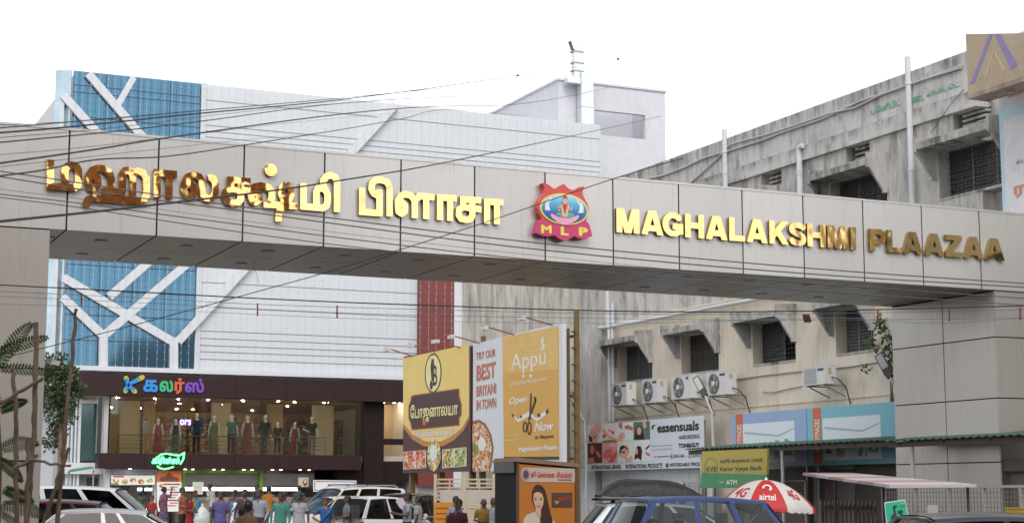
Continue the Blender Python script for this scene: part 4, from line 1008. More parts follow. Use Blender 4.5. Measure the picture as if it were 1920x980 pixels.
mb = MB(); mb.bar(SP.pt(c0[0] + .4, c0[1] + .4, -.55), SP.pt(c0[0] + .4, c0[1] + .4, -1.75), .08, .08); mb.build('support_arm', STEEL, sgn); mb = MB(); mb.bar(SP.pt(c0[0] + 1.0, c0[1] + .6, -.55), SP.pt(c0[0] + 1.0, c0[1] + .6, -1.75), .08, .08); mb.build('support_arm', STEEL, sgn)
# ---------------------------------------------------------------- air conditioner outdoor units
ACW = mat('ac_white', (.60, .60, .61), .5, var=.06); ACD = mat('ac_dark', (.05, .05, .055), .5)
def ac_unit(x0, x1, yt, yb, label, grille=False, badge=None):
    P = side(OX - .72); r = pxrect(P, x0, yb, x1, yt + (yb - yt) * 0.0 - (x1 - x0) * .17)
    h = P.uv(x0, yt)[1] - P.uv(x0, yb)[1]; a0_, b0_, a1_ = r[0], r[1], r[2]; b1_ = b0_ + h
    t = thing('air_conditioner', label, 'air conditioner', P.pt((a0_ + a1_) / 2, b0_, -.15), group='outdoor air conditioner units on the cream wall')
    mb = MB(); mb.pbox(P, a0_, a1_, b0_, b1_, -.34, 0); mb.pbox(P, a0_ - .006, a1_ + .006, b1_ - .002, b1_ + .02, -.35, .008); mb.build('casing', ACW, t)
    w = a1_ - a0_; cx, cy, rr_ = a0_ + w * .38, (b0_ + b1_) / 2, min(w * .34, h * .44)
    if not grille:
        mb = MB(); mb.lathe(P.pt(cx, cy, .002), P.N, [(0, rr_), (.012, rr_)], 24); mb.build('fan_recess', ACD, t)
        mb = MB()
        for k in range(5):
            an = k * 1.2566; d = np.array([math.cos(an), math.sin(an)]); e = np.array([-d[1], d[0]])
            mb.add([P.pt(*(np.array([cx, cy]) + d * rr_ * .2 + e * .02), .02), P.pt(*(np.array([cx, cy]) + d * rr_ * .92 + e * .09), .016), P.pt(*(np.array([cx, cy]) + d * rr_ * .9 - e * .07), .03), P.pt(*(np.array([cx, cy]) + d * rr_ * .2 - e * .04), .03)], [(0, 1, 2, 3)])
        mb.build('fan_blades', mat('fan_grey', (.22, .21, .20), .5), t)
        mb = MB(); mb.lathe(P.pt(cx, cy, .02), P.N, [(0, rr_ * .28), (.03, rr_ * .24)], 14); mb.build('fan_hub', ACW, t)
        mb = MB()
        for k in (1.0, .78, .55): mb.tube([P.pt(cx + rr_ * k * math.cos(a), cy + rr_ * k * math.sin(a), .045) for a in np.linspace(0, 2 * math.pi, 25)], .006, 4, cap=False)
        mb.build('fan_guard', mat('guard_grey', (.4, .4, .4), .5), t)
    else:
        mb = MB(); k = b0_ + .05
        while k < b1_ - .04: mb.pbox(P, a0_ + .03, a0_ + w * .62, k, k + .012, .002, .012); k += .03
        mb.build('fan_guard', mat('guard_grey', (.4, .4, .4), .5), t)
    if badge == 'oval': mb = MB(); mb.prism(P, ell(a0_ + w * .82, b1_ - .09, .075, .042, 18), .002, .008); mb.build('badge', mat('badge_blue', (.03, .05, .30), .4), t)
    else: mb = MB(); mb.pbox(P, a0_ + w * .68, a1_ - .05, b1_ - .12, b1_ - .06, .002, .008); mb.build('badge', ACD, t)
    mb = MB(); mb.box(P.o[0] + .10, P.o[0] + .20, -a1_ - .012, -a1_ - .007, b1_ - .2, b1_ - .06); mb.build('terminal_cover', mat('cover_yellow', (.45, .38, .22), .5), t)
    for a in (a0_ + .12, a1_ - .12):
        mb = MB(); mb.bar(P.pt(a, b0_ - .02, -.0), P.pt(a, b0_ - .02, -.72), .04, .035); mb.bar(P.pt(a, b0_ - .05, -.1), P.pt(a, b0_ - .3, -.715), .03, .03); mb.build('bracket', STEEL, t)
    mb = MB(); mb.tube([P.pt(a1_ + .01, b0_ + .18, -.2), P.pt(a1_ + .16, b0_ + .12, -.3), P.pt(a1_ + .2, b0_ - .1, -.5), P.pt(a1_ + .1, b0_ - .5, -.69)], .018, 6); mb.build('hose', ACD, t, smooth=60)
    return t
ac_unit(1146.5, 1174.5, 720, 761, 'leftmost outdoor air conditioner, below the first lower window')
ac_unit(1204, 1232, 713, 756, 'second outdoor air conditioner from the pilaster, dark badge')
ac_unit(1259, 1295, 706, 749, 'whitest outdoor air conditioner with a blue oval badge', badge='oval')
ac_unit(1325, 1361, 699, 742, 'fourth outdoor air conditioner, nearest the blue boards')
ac_unit(1507, 1546, 689, 723, 'outdoor air conditioner alone, with a slatted grille front', grille=True)

# ---------------------------------------------------------------- street lamps on arms
def street_lamp(h0, h1, path, depth_x, label):
    P = side(depth_x); H0, H1 = P.pt(*P.uv(*h0)), P.pt(*P.uv(*h1)); pts = [P.pt(*P.uv(*q)) for q in path]
    base = np.array([pts[-1][0], pts[-1][1], 0.0])
    t = thing('street_lamp', label, 'street lamp', base, group='lamps on bent arms along the old block')
    MB().tube([H1] + pts + [base], [.03, .035, .04] + [.045] * (len(pts) - 2) + [.05], 8).build('pole', mat('lamp_pole', (.45, .46, .47), .5, .3), t, smooth=40)
    d = (H1 - H0) / np.linalg.norm(H1 - H0); up = np.array([-1.0, -.5, .35]); up -= d * (up @ d); up /= np.linalg.norm(up)
    mb = MB(); mb.bar(H0, H1, .2, .05, up=up); mb.bar(H1 - d * .12, H1 + d * .1, .15, .09, up=up); mb.build('head', mat('lamp_head_dark', (.05, .05, .055), .5), t)
    mb = MB(); mb.bar(H0 + d * .04 + up * .03, H1 - d * .15 + up * .03, .155, .012, up=up); mb.build('lens', mat('lamp_lens', (.40, .44, .42), .2), t)
street_lamp((1304, 707), (1320, 737), [(1327, 752), (1335, 775), (1337.5, 835)], 23.6, 'street lamp tilted in front of the fourth air conditioner')
street_lamp((1647, 664), (1666, 700), [(1675, 718), (1685, 745), (1688.5, 835)], 23.3, 'street lamp tilted beside the creeper and right pillar')
street_lamp((1070, 737), (1081, 760), [(1088, 775), (1096, 792), (1098, 850)], 23.6, 'street lamp tilted between the tall billboard and the pilaster')
# creeper growing out of the wall by the pillar
LEAF = mat('creeper_leaf', (.045, .085, .025), .5, var=.45, scale=9); LEAF.use_backface_culling = False
def leafy(mb, c, n, rx, ry, rz, s0, s1, rng):
    for _ in range(n):
        while True:
            q = np.array([rng.uniform(-1, 1) for _ in range(3)])
            if q @ q <= 1: break
        p = np.array(c) + q * (rx, ry, rz); s = rng.uniform(s0, s1)
        u = np.array([rng.gauss(0, 1) for _ in range(3)]); u /= np.linalg.norm(u); w = np.cross(u, [rng.gauss(0, 1) for _ in range(3)]); w /= np.linalg.norm(w)
        mb.add([p, p + u * s * .5 + w * s * .28, p + u * s, p + u * s * .5 - w * s * .28], [(0, 1, 2, 3)])
rng = random.Random(3)
cr = thing('wall_creeper', 'leafy creeper growing up the cream wall beside the right pillar', 'plant', OP.pt(ou(1680, 760)[0], ou(1680, 760)[1], .1))
mbs = MB(); mbl = MB()
for pts in ([(1682, 770), (1684, 700), (1674, 640), (1665, 600)], [(1682, 760), (1678, 700), (1656, 670), (1648, 640)], [(1684, 760), (1690, 690), (1690, 630), (1688, 610)]):
    pa = [OP.pt(*ou(*q), .12 + .1 * rng.random()) for q in pts]; mbs.tube(pa, [.02, .014, .01, .006], 5)
for x, y, n, r in ((1664, 602, 45, .16), (1668, 625, 35, .18), (1684, 640, 60, .22), (1680, 668, 70, .25), (1645, 640, 30, .13), (1655, 655, 14, .1), (1684, 690, 40, .15), (1635, 692, 8, .1)): leafy(mbl, OP.pt(*ou(x, y), .2), n, .15, r, r, .08, .17, rng)
mbs.build('stem', mat('creeper_stem', (.12, .08, .05), .8), cr); mbl.build('leaves', LEAF, cr)

# ---------------------------------------------------------------- low painted wall and boards along the old block
cw = tag(MB().pbox(side(OX - .5), side(OX - .5).uv(1086, 900)[0], side(OX - .5).uv(1330, 900)[0], 0, side(OX - .5).uv(1200, 874)[1], -.15, 0).build('compound_wall', stained('rust_run_wall', (.64, .67, .70), (.32, .16, .07), .7, streak=(2.2, 2.2, .03), thr=.66, soft=.05, fine=2.5)), 'whitewashed low wall with rust runs under the salon board', 'wall')
BLK = mat('print_black', (.02, .02, .02), .5); FRAME = mat('board_edge', (.45, .46, .48), .5, .3)
EP = side(OX - .85)
sal = thing('salon_board', 'long white hair salon board with eight photographs on the left', 'signboard', EP.pt(*EP.uv(1207, 882)))
r = pxrect(EP, 1101, 882, 1314, 778.6)
mb = MB(); mb.pbox(EP, *[r[0], r[2], r[1], r[3]], -.10, 0); mb.build('panel', mat('salon_white', (.58, .63, .70), .4, var=.03), sal)
for q in (r[0] + .3, r[2] - .36): mb = MB(); mb.pbox(EP, q, q + .06, 0, r[3] - .1, -.34, -.11); mb.build('post', STEEL, sal)
ev = lambda x, y: EP.uv(1095 + x / 8.348, 775 + y / 8.348)
us = [ev(x, 450)[0] for x in (57, 285, 527, 775, 1038)]; vs_ = [r[3] - .02, ev(57, 462)[1], ev(57, 780)[1]]
tcol = [(.70, .66, .64), (.72, .62, .62), (.70, .72, .70), (.10, .16, .14), (.05, .02, .02), (.70, .30, .30), (.62, .68, .64), (.66, .70, .74)]
SK1, SK2, HAIR = mat('photo_skin_light', (.66, .36, .28), .5), mat('photo_skin_red', (.55, .13, .11), .5), mat('photo_hair', (.03, .015, .012), .5)
for rI in range(2):
    for cI in range(4):
        k = rI * 4 + cI
        tl = MB(); tl.pbox(EP, us[cI] + .01, us[cI + 1] - .01, vs_[rI + 1] + .01, vs_[rI] - .01, .003, .006)
        tl = tl.build('photograph', mat('photo_ground%d' % k, tcol[k], .5), sal); tl['label'] = 'salon photograph tile'
        def sh(pts, m, c=.009, tl=tl): MB().prism(EP, [tuple(ev(*q)) for q in pts], c, c + .002).build('picture_shape', m, tl)
        if k == 0: sh([(80, 330), (120, 230), (180, 165), (275, 160), (275, 250), (230, 310), (180, 360), (110, 370)], SK1); sh([(75, 330), (110, 365), (200, 350), (215, 320), (215, 400), (150, 450), (85, 430)], HAIR, .012); sh([(135, 350), (150, 345), (170, 400), (215, 300), (240, 290), (225, 400), (200, 455), (140, 455)], SK1, .015)
        if k == 1: sh([(290, 225), (330, 250), (400, 340), (520, 390), (520, 412), (400, 400), (330, 310), (290, 260)], SK1); sh([(290, 330), (345, 310), (350, 360), (295, 380)], SK2, .012); sh([(290, 425), (400, 408), (520, 415), (520, 436), (290, 450)], LIME, .012); sh(ell(405, 262, 14, 20, 10), REDP); sh(ell(455, 290, 22, 28, 10), mat('photo_magenta', (.5, .04, .2), .5))
        if k == 2: sh([(535, 150), (600, 140), (608, 240), (560, 220)], SK2); sh([(640, 190), (690, 170), (768, 210), (768, 265), (700, 240), (645, 240)], SK2); sh([(530, 360), (580, 295), (640, 290), (650, 350), (600, 410), (532, 425)], SK1)
        if k == 3: sh([(800, 400), (810, 240), (850, 190), (900, 200), (930, 280), (950, 400)], HAIR); sh(ell(868, 270, 36, 62, 18), SK1, .012); sh([(920, 115), (960, 110), (990, 200), (950, 240), (925, 180)], SK1, .012)
        if k == 4: sh([(70, 700), (150, 680), (170, 770), (70, 770)], SK2); sh(ell(130, 560, 32, 70, 16), SK2); sh([(180, 560), (230, 600), (275, 660), (250, 690), (200, 640)], SK2)
        if k == 5: sh([(300, 640), (340, 570), (420, 540), (460, 580), (440, 660), (380, 700), (310, 690)], SK2); sh([(380, 760), (430, 680), (520, 560), (522, 640), (470, 755)], REDP, .012); sh(ell(450, 490, 60, 30, 14), PK, .013)
        if k == 6: sh(ell(640, 580, 75, 95, 20), SK1); sh([(555, 600), (570, 510), (620, 490), (690, 530), (640, 530), (590, 570), (575, 640)], HAIR, .012); sh(ell(625, 600, 22, 14, 12), HAIR, .013); sh(ell(672, 548, 18, 14, 12), HAIR, .013); sh([(535, 650), (600, 640), (700, 690), (760, 640), (768, 740), (660, 745), (640, 690)], SK1, .011)
        if k == 7: sh([(790, 720), (810, 560), (835, 505), (890, 505), (915, 580), (900, 730), (850, 690)], HAIR); sh(ell(828, 590, 22, 52, 14), SK1, .012); sh([(960, 545), (1033, 480), (1033, 505), (985, 560)], HAIR); sh([(950, 590), (1033, 620), (1033, 665), (990, 650)], SK2)
for s, x0, yb, x1, yt, bd in (('essensuals', 1150, 300, 1800, 100, .042), ('HAIRDRESSING', 1487, 402, 1812, 318, .015), ('TONI&GUY', 1482, 535, 1805, 448, .05), ('For Appointment', 1100, 690, 1332, 648, 0), ('04146 - 223305', 1412, 690, 1825, 618, .012), ('INTERNATIONAL BRAND', 122, 872, 580, 792, .028), ('INTERNATIONAL PRODUCTS', 655, 858, 1227, 772, .028), ('@ AFFORDABLE PRICE', 1280, 844, 1815, 752, .028)):
    ptext(s, EP, 1095 + x0 / 8.348, 775 + yb / 8.348, 1095 + x1 / 8.348, 775 + yt / 8.348, BLK, sal, 'lettering', .004, .003, bold=bd)
mb = MB(); mb.prism(EP, [tuple(ev(*q)) for q in [(1135, 170), (1080, 175), (1052, 215), (1092, 255), (1085, 205)]], .004, .007); mb.build('lip_mark', BLK, sal)
lp = [np.array(ell(0, 0, 1, 1, 28)), np.array(ell(0, 0, .84, .84, 28))]; mb = MB(); q0, q1 = ev(1352, 700), ev(1400, 620); place_loops(mb, lp, EP, (q0[0], q0[1], q1[0], q1[1]), .004, .003); mb.prism(EP, [tuple(ev(*q)) for q in [(1362, 655), (1370, 645), (1380, 672), (1392, 678), (1384, 688), (1368, 676)]], .004, .007); mb.build('phone_mark', BLK, sal)
for k, y in enumerate((486, 545)): flat(EP, [(1095 + 1052 / 8.348, 775 + (y + 12) / 8.348), (1095 + 1385 / 8.348, 775 + (y - 4) / 8.348), (1095 + 1385 / 8.348, 775 + (y + 8) / 8.348), (1095 + 1052 / 8.348, 775 + (y + 22) / 8.348)], mat('fine_print_grey', (.33, .35, .39), .5), sal, 'fine_print', .004, .003)

RP = side(OX - .95)
def ready(x0, x1, label, base, inner, txtx, k):
    t = thing('readymades_board', label, 'signboard', RP.pt(*RP.uv((x0 + x1) / 2, 872)), group='blue clothing boards over the shed roof')
    vt, vb = RP.uv(1678, 752)[1], RP.uv(1560, 871)[1]; ua, ub = RP.uv(x0, 810)[0], RP.uv(x1, 810)[0]
    mb = MB(); mb.pbox(RP, ua, ub, vb, vt, -.12, 0); mb.build('panel', mat('board_blue%d' % k, base, .4, var=.06, scale=.6), t)
    W_ = lambda x: RP.uv(x, 810)[0]
    mb = MB(); mb.pbox(RP, W_(inner[0]), W_(inner[1]), vb + .12, vt - .28, .003, .006); pic = mb.build('picture', mat('shop_photo_pale', (.62, .68, .74), .4, var=.06), t)
    TEAL = blobs('rack_print', [(.10, .30, .30), (.55, .60, .60), (.08, .16, .2), (.3, .42, .3), (.6, .66, .7)], 7.0)
    w = W_(inner[1]) - W_(inner[0])
    for q in range(5):
        a_ = W_(inner[0]) + w * (.04 + .19 * q); mb = MB(); mb.pbox(RP, a_, a_ + w * .15, vt - 1.15 - .1 * (q % 2), vt - .85 + .03 * q * (1 - 2 * (k % 2)), .007, .010); mb.build('clothes_rack', TEAL, pic)
    mb = MB(); mb.prism(RP, [(W_(inner[0]) + .08, vt - .48), (W_(inner[0]) + w * .7, vt - .62), (W_(inner[1]) - .06, vt - .46), (W_(inner[1]) - .06, vt - .49), (W_(inner[0]) + w * .7, vt - .66), (W_(inner[0]) + .08, vt - .54)], .007, .010); mb.build('ceiling_line', mat('print_grey_blue', (.35, .42, .48), .5), pic)
    mb = MB(); mb.pbox(RP, W_(txtx[0]), W_(txtx[1]), vb + .02, vt - .01, .003, .006); mb.build('orange_strip', mat('strip_orange', (.55, .12, .04), .5, var=.1), t)
    lp = text_loops('READYMADES', .012); lp = [np.stack([-l[:, 1], l[:, 0]], -1) for l in lp]
    mb = MB(); place_loops(mb, lp, RP, (W_(txtx[0]) + .07, vb + .35, W_(txtx[1]) - .06, vt - .28), .008, .002); mb.build('lettering', WB, t)
    for q in (ua + .2, ub - .26): mb = MB(); mb.pbox(RP, q, q + .06, 0, vt - .2, -.3, -.13); mb.build('post', STEEL, t)
ready(1372, 1512.5, 'lilac blue clothing board with an orange strip, left of the pair', (.25, .36, .58), (1393, 1490), (1380, 1393), 0)
ready(1514, 1682, 'turquoise clothing board with an orange strip, right of the pair', (.16, .42, .53), (1543, 1652), (1525, 1540), 1)

# ---------------------------------------------------------------- green sheet roofs over the cash machine booth
GRNR = mat('green_roof_sheet', (.040, .12, .08), .45, .2, var=.25, scale=4)
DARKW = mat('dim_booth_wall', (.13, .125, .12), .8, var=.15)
def sheet_roof(x0p, x1p, ye, xe, xb, label, rise=.25):
    P = side(xe); a_, b_ = P.uv(x0p, ye[0])[0], P.uv(x1p, ye[1])[0]; z = (P.uv(x0p, ye[0])[1] + P.uv(x1p, ye[1])[1]) / 2
    t = thing('shed_roof', label, 'roof', P.pt((a_ + b_) / 2, 0, 0)); rows = [[], [], [], []]
    n = int((b_ - a_) / .045)
    for i in range(n + 1):
        a = a_ + (b_ - a_) * i / n; w = .015 * math.sin(i * math.pi / 2.5)
        rows[0].append((xe, -a, z + w)); rows[1].append((xb, -a, z + rise + w)); rows[2].append((xb, -a, z + rise + w - .012)); rows[3].append((xe, -a, z + w - .012))
    mb = MB(); mb.grid(rows + [rows[0]]); mb.build('sheet', GRNR, t, smooth=50)
    mb = MB(); mb.box(xe + .12, xe + .2, -b_ + .02, -a_ - .02, z - .14, z - .03); mb.build('edge_beam', mat('rusty_beam', (.10, .075, .065), .7, var=.2), t)
    mb = MB()
    k = a_ + .4
    while k < b_: mb.bar((xe + .1, -k, z - .06), (xb, -k, z + rise - .08), .05, .06); k += 1.4
    mb.build('rafters', mat('rusty_beam', (.10, .075, .065), .7), t)
    return t, z
tA, zA = sheet_roof(1283, 1692, (843, 820), 22.7, OX - .1, 'green corrugated roof over the bank booth, far part', .22)
tB, zB = sheet_roof(1655, 1990, (829, 806), 21.6, 23.2, 'green corrugated roof in front of the right pillar', .15)
POSTM = mat('white_post', (.50, .51, .52), .5, .2)
for t, xe, px_, z in ((tA, 22.85, 1468, zA), (tA, 22.85, 1316, zA), (tB, 21.75, 1712, zB)):
    P = side(xe); a = P.uv(px_, 900)[0]; mb = MB(); mb.tube([P.pt(a, 0), P.pt(a, z - .14)], .045, 10); mb.build('post', POSTM, t, smooth=40)
# booth under the roof
bo = thing('bank_booth', 'dim grey booth wall with pale door arch under the green roof', 'booth', (OX - .3, 38, 0))
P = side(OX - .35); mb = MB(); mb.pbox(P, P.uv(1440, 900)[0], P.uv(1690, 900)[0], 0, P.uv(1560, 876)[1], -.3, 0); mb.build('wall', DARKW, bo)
mb = MB(); mb.pbox(P, P.uv(1530, 900)[0], P.uv(1606, 900)[0], 0, P.uv(1560, 884)[1], .002, .1); mb.prism(P, [tuple(P.uv(*q)) for q in [(1528, 880), (1530, 876), (1570, 866), (1608, 874), (1608, 880)]], .002, .14); mb.build('door_arch', mat('arch_grey', (.25, .25, .24), .7), bo)
mb = MB(); mb.pbox(P, P.uv(1560, 912)[0], P.uv(1574, 912)[0], P.uv(1560, 917)[1], P.uv(1560, 906)[1], .11, .13); mb.build('red_notice', REDP, bo)
KP_ = side(22.62)
kv = thing('bank_sign', 'yellow and green bank sign with round emblem under the shed roof', 'signboard', KP_.pt(*KP_.uv(1376, 914)))
YEL = mat('bank_yellow', (.42, .34, .05), .45, var=.08); GRB = mat('bank_green', (.05, .24, .10), .45, var=.08); INK = mat('bank_ink', (.09, .07, .09), .5)
flat(KP_, [(1316, 845.5), (1438.5, 840), (1437.5, 889), (1315, 885)], YEL, kv, 'yellow_panel', -.06, .06)
flat(KP_, [(1315, 885.3), (1437.5, 889.3), (1437, 913), (1313, 914.5)], GRB, kv, 'green_panel', -.06, .06)
kb = lambda x, y: (1300 + x / 4.083, 740 + y / 4.083)
for s, x0, yb, x1, yt, bd, m in (('கரூர் ைவஸ்யா பாங்க்', 206, 525, 530, 478, .02, INK), ('Karur Vysya Bank', 205, 590, 526, 540, .03, INK), ('KVB', 102, 588, 180, 545, .01, INK), ('ATM', 252, 686, 334, 648, .02, WB), ('—', 200, 668, 232, 662, 0, WB)):
    p, q = kb(x0, yb), kb(x1, yt); ptext(s, KP_, p[0], p[1], q[0], q[1], m, kv, 'lettering', .004, .003, bold=bd)
for rx, ry, m, c in ((52, 92, GRB, .001), (46, 82, YEL, .004)):
    lp = [np.array(ell(0, 0, 1, 1, 36)), np.array(ell(0, 0, .90, .92, 36))] if m is GRB else None
    if lp: mb = MB(); p, q = kb(136 - rx, 568 + ry), kb(136 + rx, 568 - ry); place_loops(mb, lp, KP_, (*KP_.uv(*p), *KP_.uv(*q)), .001, .003); mb.build('emblem_ring', m, kv)
for q, y0, y1 in ((1330, 843, 830), (1425, 839, 828)): mb = MB(); mb.tube([KP_.pt(*KP_.uv(q, y0)), KP_.pt(*KP_.uv(q, y1))], .012, 5); mb.build('hanger', STEEL, kv)

# ---------------------------------------------------------------- mesh fences, gate, booth and awning at lower right
FEN = mat('fence_frame', (.42, .38, .36), .6, .2, var=.2, scale=5); MESHM = mat('fence_mesh', (.26, .24, .23), .6, .3)
def fence(P, x0, x1, yt, nb, label, cell=.09):
    a_, b_ = P.uv(x0, 940)[0], P.uv(x1, 940)[0]; z = P.uv((x0 + x1) / 2, yt)[1]
    t = thing('mesh_fence', label, 'fence', P.pt((a_ + b_) / 2, 0)); 
    for k in range(nb + 1): a = a_ + (b_ - a_) * k / nb; mb = MB(); mb.pbox(P, a - .03, a + .03, 0, z, -.03, .03); mb.build('post', FEN, t)
    mb = MB(); mb.pbox(P, a_, b_, z + .001, z + .05, -.03, .03); mb.build('top_rail', FEN, t)
    mb = MB(); mb.pbox(P, a_, b_, .08, .13, -.025, .025); mb.build('bottom_rail', FEN, t)
    mb = MB(); a = a_ + cell
    while a < b_: mb.pbox(P, a - .006, a + .006, .13, z, -.006, .004); a += cell
    zz = .13 + cell
    while zz < z: mb.pbox(P, a_, b_, zz - .006, zz + .006, .005, .013); zz += cell
    o = mb.build('wire_mesh', MESHM, t); o['kind'] = 'stuff'
fence(side(20.6), 1657, 1990, 914, 5, 'rusty framed wire mesh fence at the lower right edge')
fence(side(23.4), 1282, 1322, 905, 1, 'grey mesh gate leaf behind the blue van')
fence(side(23.6), 1440, 1512, 903, 1, 'grey mesh gate leaf behind the red and white umbrella')
gt = thing('folding_gate', 'folding steel gate with upright bars beside the scooter poster', 'gate', onG(1590, 31))
GPn = Plane(onG(1590, 31), (0.30, -.954, 0), (0, 0, 1))
GATEM = mat('gate_bronze', (.20, .15, .11), .4, .5, var=.2); ga, gb_ = GPn.uv(1540, 950)[0], GPn.uv(1642, 950)[0]; gz = GPn.uv(1590, 938)[1]
for k in range(14): a = ga + (gb_ - ga) * k / 13; mb = MB(); mb.tube([GPn.pt(a, .05), GPn.pt(a, gz - .03), GPn.pt(a + .02, gz)], .022, 6); mb.build('bar', GATEM, gt)
mb = MB()
for z in (gz - .25, .6, .25):
    for k in range(13): a = ga + (gb_ - ga) * k / 13; b = ga + (gb_ - ga) * (k + 1) / 13; mb.bar(GPn.pt(a, z, .03), GPn.pt(b, z + .16, .03), .02, .012); mb.bar(GPn.pt(a, z + .16, -.03), GPn.pt(b, z, -.03), .02, .012)
mb.build('lattice', GATEM, gt)['kind'] = 'stuff'
aw = thing('flat_awning', 'flat pink and white striped awning sheet on black poles', 'awning', onG(1640, 29))
A = [pD(1505, 885.5, 31.0), pD(1668, 908, 26.5), pD(1832, 907, 28.0), pD(1600, 885.8, 33.5)]
nS = 6
for k in range(nS):
    f0, f1 = k / nS, (k + 1) / nS; p = [A[0] + (A[1] - A[0]) * f0, A[0] + (A[1] - A[0]) * f1 - (A[1] - A[0]) * .004, A[3] + (A[2] - A[3]) * f1 - (A[2] - A[3]) * .004, A[3] + (A[2] - A[3]) * f0]
    mb = MB(); mb.hexa([q - (0, 0, .05) for q in p] + p); mb.build('cloth_strip', [mat('awning_pink', (.40, .27, .26), .7), mat('awning_pale', (.50, .47, .50), .7)][k % 2], aw)
for p in (A[0] * .8 + A[2] * .2, A[1] * .85 + A[3] * .15, A[2] * .95 + A[0] * .05, A[3] * .95 + A[1] * .05):
    mb = MB(); mb.tube([(p[0], p[1], 0), (p[0], p[1], p[2] - .05)], .025, 6); mb.build('pole', ACD, aw)
gbth = thing('guard_booth', 'plain grey box booth with a brown rimmed slab top behind the fence', 'booth', onG(1885, 24))
P = side(22.6); a_, b_ = P.uv(1845, 930)[0], P.uv(1990, 930)[0]; z1, z2 = P.uv(1860, 884)[1], P.uv(1860, 862)[1]
mb = MB(); mb.pbox(P, a_, b_, 0, z1, -.5, 0); mb.build('wall', mat('booth_grey', (.21, .20, .18), .8, var=.08), gbth)
mb = MB(); mb.pbox(P, a_ - .1, b_, z1 + .012, z2, -.5, .12); mb.build('slab', mat('booth_slab', (.17, .15, .13), .7), gbth)
mb = MB(); mb.pbox(P, a_ - .13, a_ - .102, z1 + .01, z2 + .03, -.52, .14); mb.pbox(P, a_ - .1, b_, z1 - .012, z1 + .01, -.5, .13); mb.build('rim', mat('booth_rim', (.06, .045, .04), .7), gbth)
sp = thing('scooter_poster', 'tilted bright green poster of a scooter by the fence', 'poster', onG(1682, 24))
P = Plane(onG(1682, 24), RT, (0, 0, 1))
flat(P, [(1658, 941), (1697, 935.5), (1712, 1010), (1666, 1012)], WB, sp, 'border', -.02, .02)
flat(P, [(1659.5, 942.5), (1696, 937.2), (1710, 1008), (1667.5, 1010)], mat('poster_green', (.03, .48, .28), .45), sp, 'sheet', .002)
ss = lambda pts: [(1620 + x / 4.9, 780 + y / 4.9) for x, y in pts]
for pts in ([(262, 835), (270, 818), (295, 812), (305, 825), (285, 840), (290, 880), (310, 925), (335, 930), (345, 905), (310, 890), (308, 865), (350, 858), (358, 870), (350, 890), (365, 920), (355, 945), (300, 950), (280, 935), (262, 950), (245, 940), (255, 890), (270, 860)],): flat(P, ss(pts), mat('scooter_ink', (.02, .05, .07), .5), sp, 'scooter_picture', .007)
for cx, cy in ((266, 950), (352, 950)): flat(P, ss(ell(cx, cy, 20, 24, 18)), BLK, sp, 'scooter_wheel', .010)
flat(P, ss([(250, 900), (265, 870), (275, 880), (262, 910)]), mat('scooter_blue', (.08, .30, .45), .5), sp, 'scooter_panel', .012)
flat(P, ss([(325, 800), (365, 793), (368, 803), (328, 810)]), mat('poster_yellow', (.5, .4, .05), .5), sp, 'title_line', .007); flat(P, ss([(328, 822), (380, 815), (381, 825), (330, 831)]), mat('poster_blue', (.05, .15, .4), .5), sp, 'title_line', .007)
nb = flat(side(20.52), [(1739.5, 946), (1757.5, 946), (1758, 966), (1739.5, 966.5)], WB, None, 'paper_notice', 0, .006); tag(nb, 'blank white paper notice tied to the mesh fence', 'notice')
yb_ = thing('yellow_play_board', 'yellow board with a row of brown dots on the fence', 'board', side(20.5).pt(*side(20.5).uv(1905, 967)))
P = side(20.5); flat(P, [(1885, 950.5), (1950, 950.5), (1950, 967), (1885, 967)], mat('board_yellow', (.52, .36, .05), .5), yb_, 'panel', 0, .01)
mb = MB()
for k in range(9): ppoly(mb, P, ell(1888 + k * 4.2, 954, 1.1, 1.1, 8), .012, .014)
mb.build('dots', mat('dots_brown', (.15, .07, .03), .5), yb_); flat(P, ell(1890, 963, 3.4, 3.4, 14), mat('dots_blue', (.08, .30, .45), .5), yb_, 'blue_spot', .012)

# ================================================================== billboards in the car park
def vplane(pL, dL, pR):
    """upright plane through two pixels that lie at the same height"""
    A_ = pD(*pL, dL); rL, rR = ray(*pL), ray(*pR); B_ = pD(*pR, dL * rL[2] / rR[2])
    U = B_ - A_; U[2] = 0; w = np.linalg.norm(U); return Plane((A_[0], A_[1], 0), U / w, (0, 0, 1)), A_[2], w
RUST = mat('rusty_frame', (.24, .11, .05), .7, var=.3, scale=6); YFR = mat('yellow_frame', (.15, .095, .035), .6, var=.2)
b1, z1_, w1 = vplane((757, 668), 62.0, (883, 648))
bb = thing('veg_restaurant_billboard', 'yellow and maroon vegetarian restaurant billboard left of the orange one', 'billboard', b1.pt(w1 / 2, 0))
zb1 = b1.uv(757, 886)[1]; MAR = mat('board_maroon', (.055, .018, .016), .45, var=.1); YB1 = mat('board_yellow_print', (.66, .50, .16), .45, var=.08, scale=1.2); PY = mat('board_pale_yellow', (.66, .62, .30), .45)
mb = MB(); mb.pbox(b1, 0, w1, zb1, z1_, -.12, 0); mb.build('panel', MAR, bb)
def q1(pts): return [(750 + x / 3.92, 640 + y / 3.92) for x, y in pts]
flat(b1, q1([(25, 122), (510, 20), (510, 570), (470, 650), (400, 720), (320, 765), (250, 780), (170, 765), (90, 715), (25, 630)]), mat('board_brown_orange', (.42, .17, .05), .45), bb, 'orange_rim')
flat(b1, q1([(25, 122), (510, 20), (510, 540), (460, 630), (390, 690), (310, 730), (250, 740), (180, 728), (100, 685), (25, 600)]), YB1, bb, 'yellow_field', .008)
flat(b1, q1([(x, y - .12 * (x - 246)) for x, y in ell(246, 232, 62, 146, 36)]), MAR, bb, 'medallion_rim', .012)
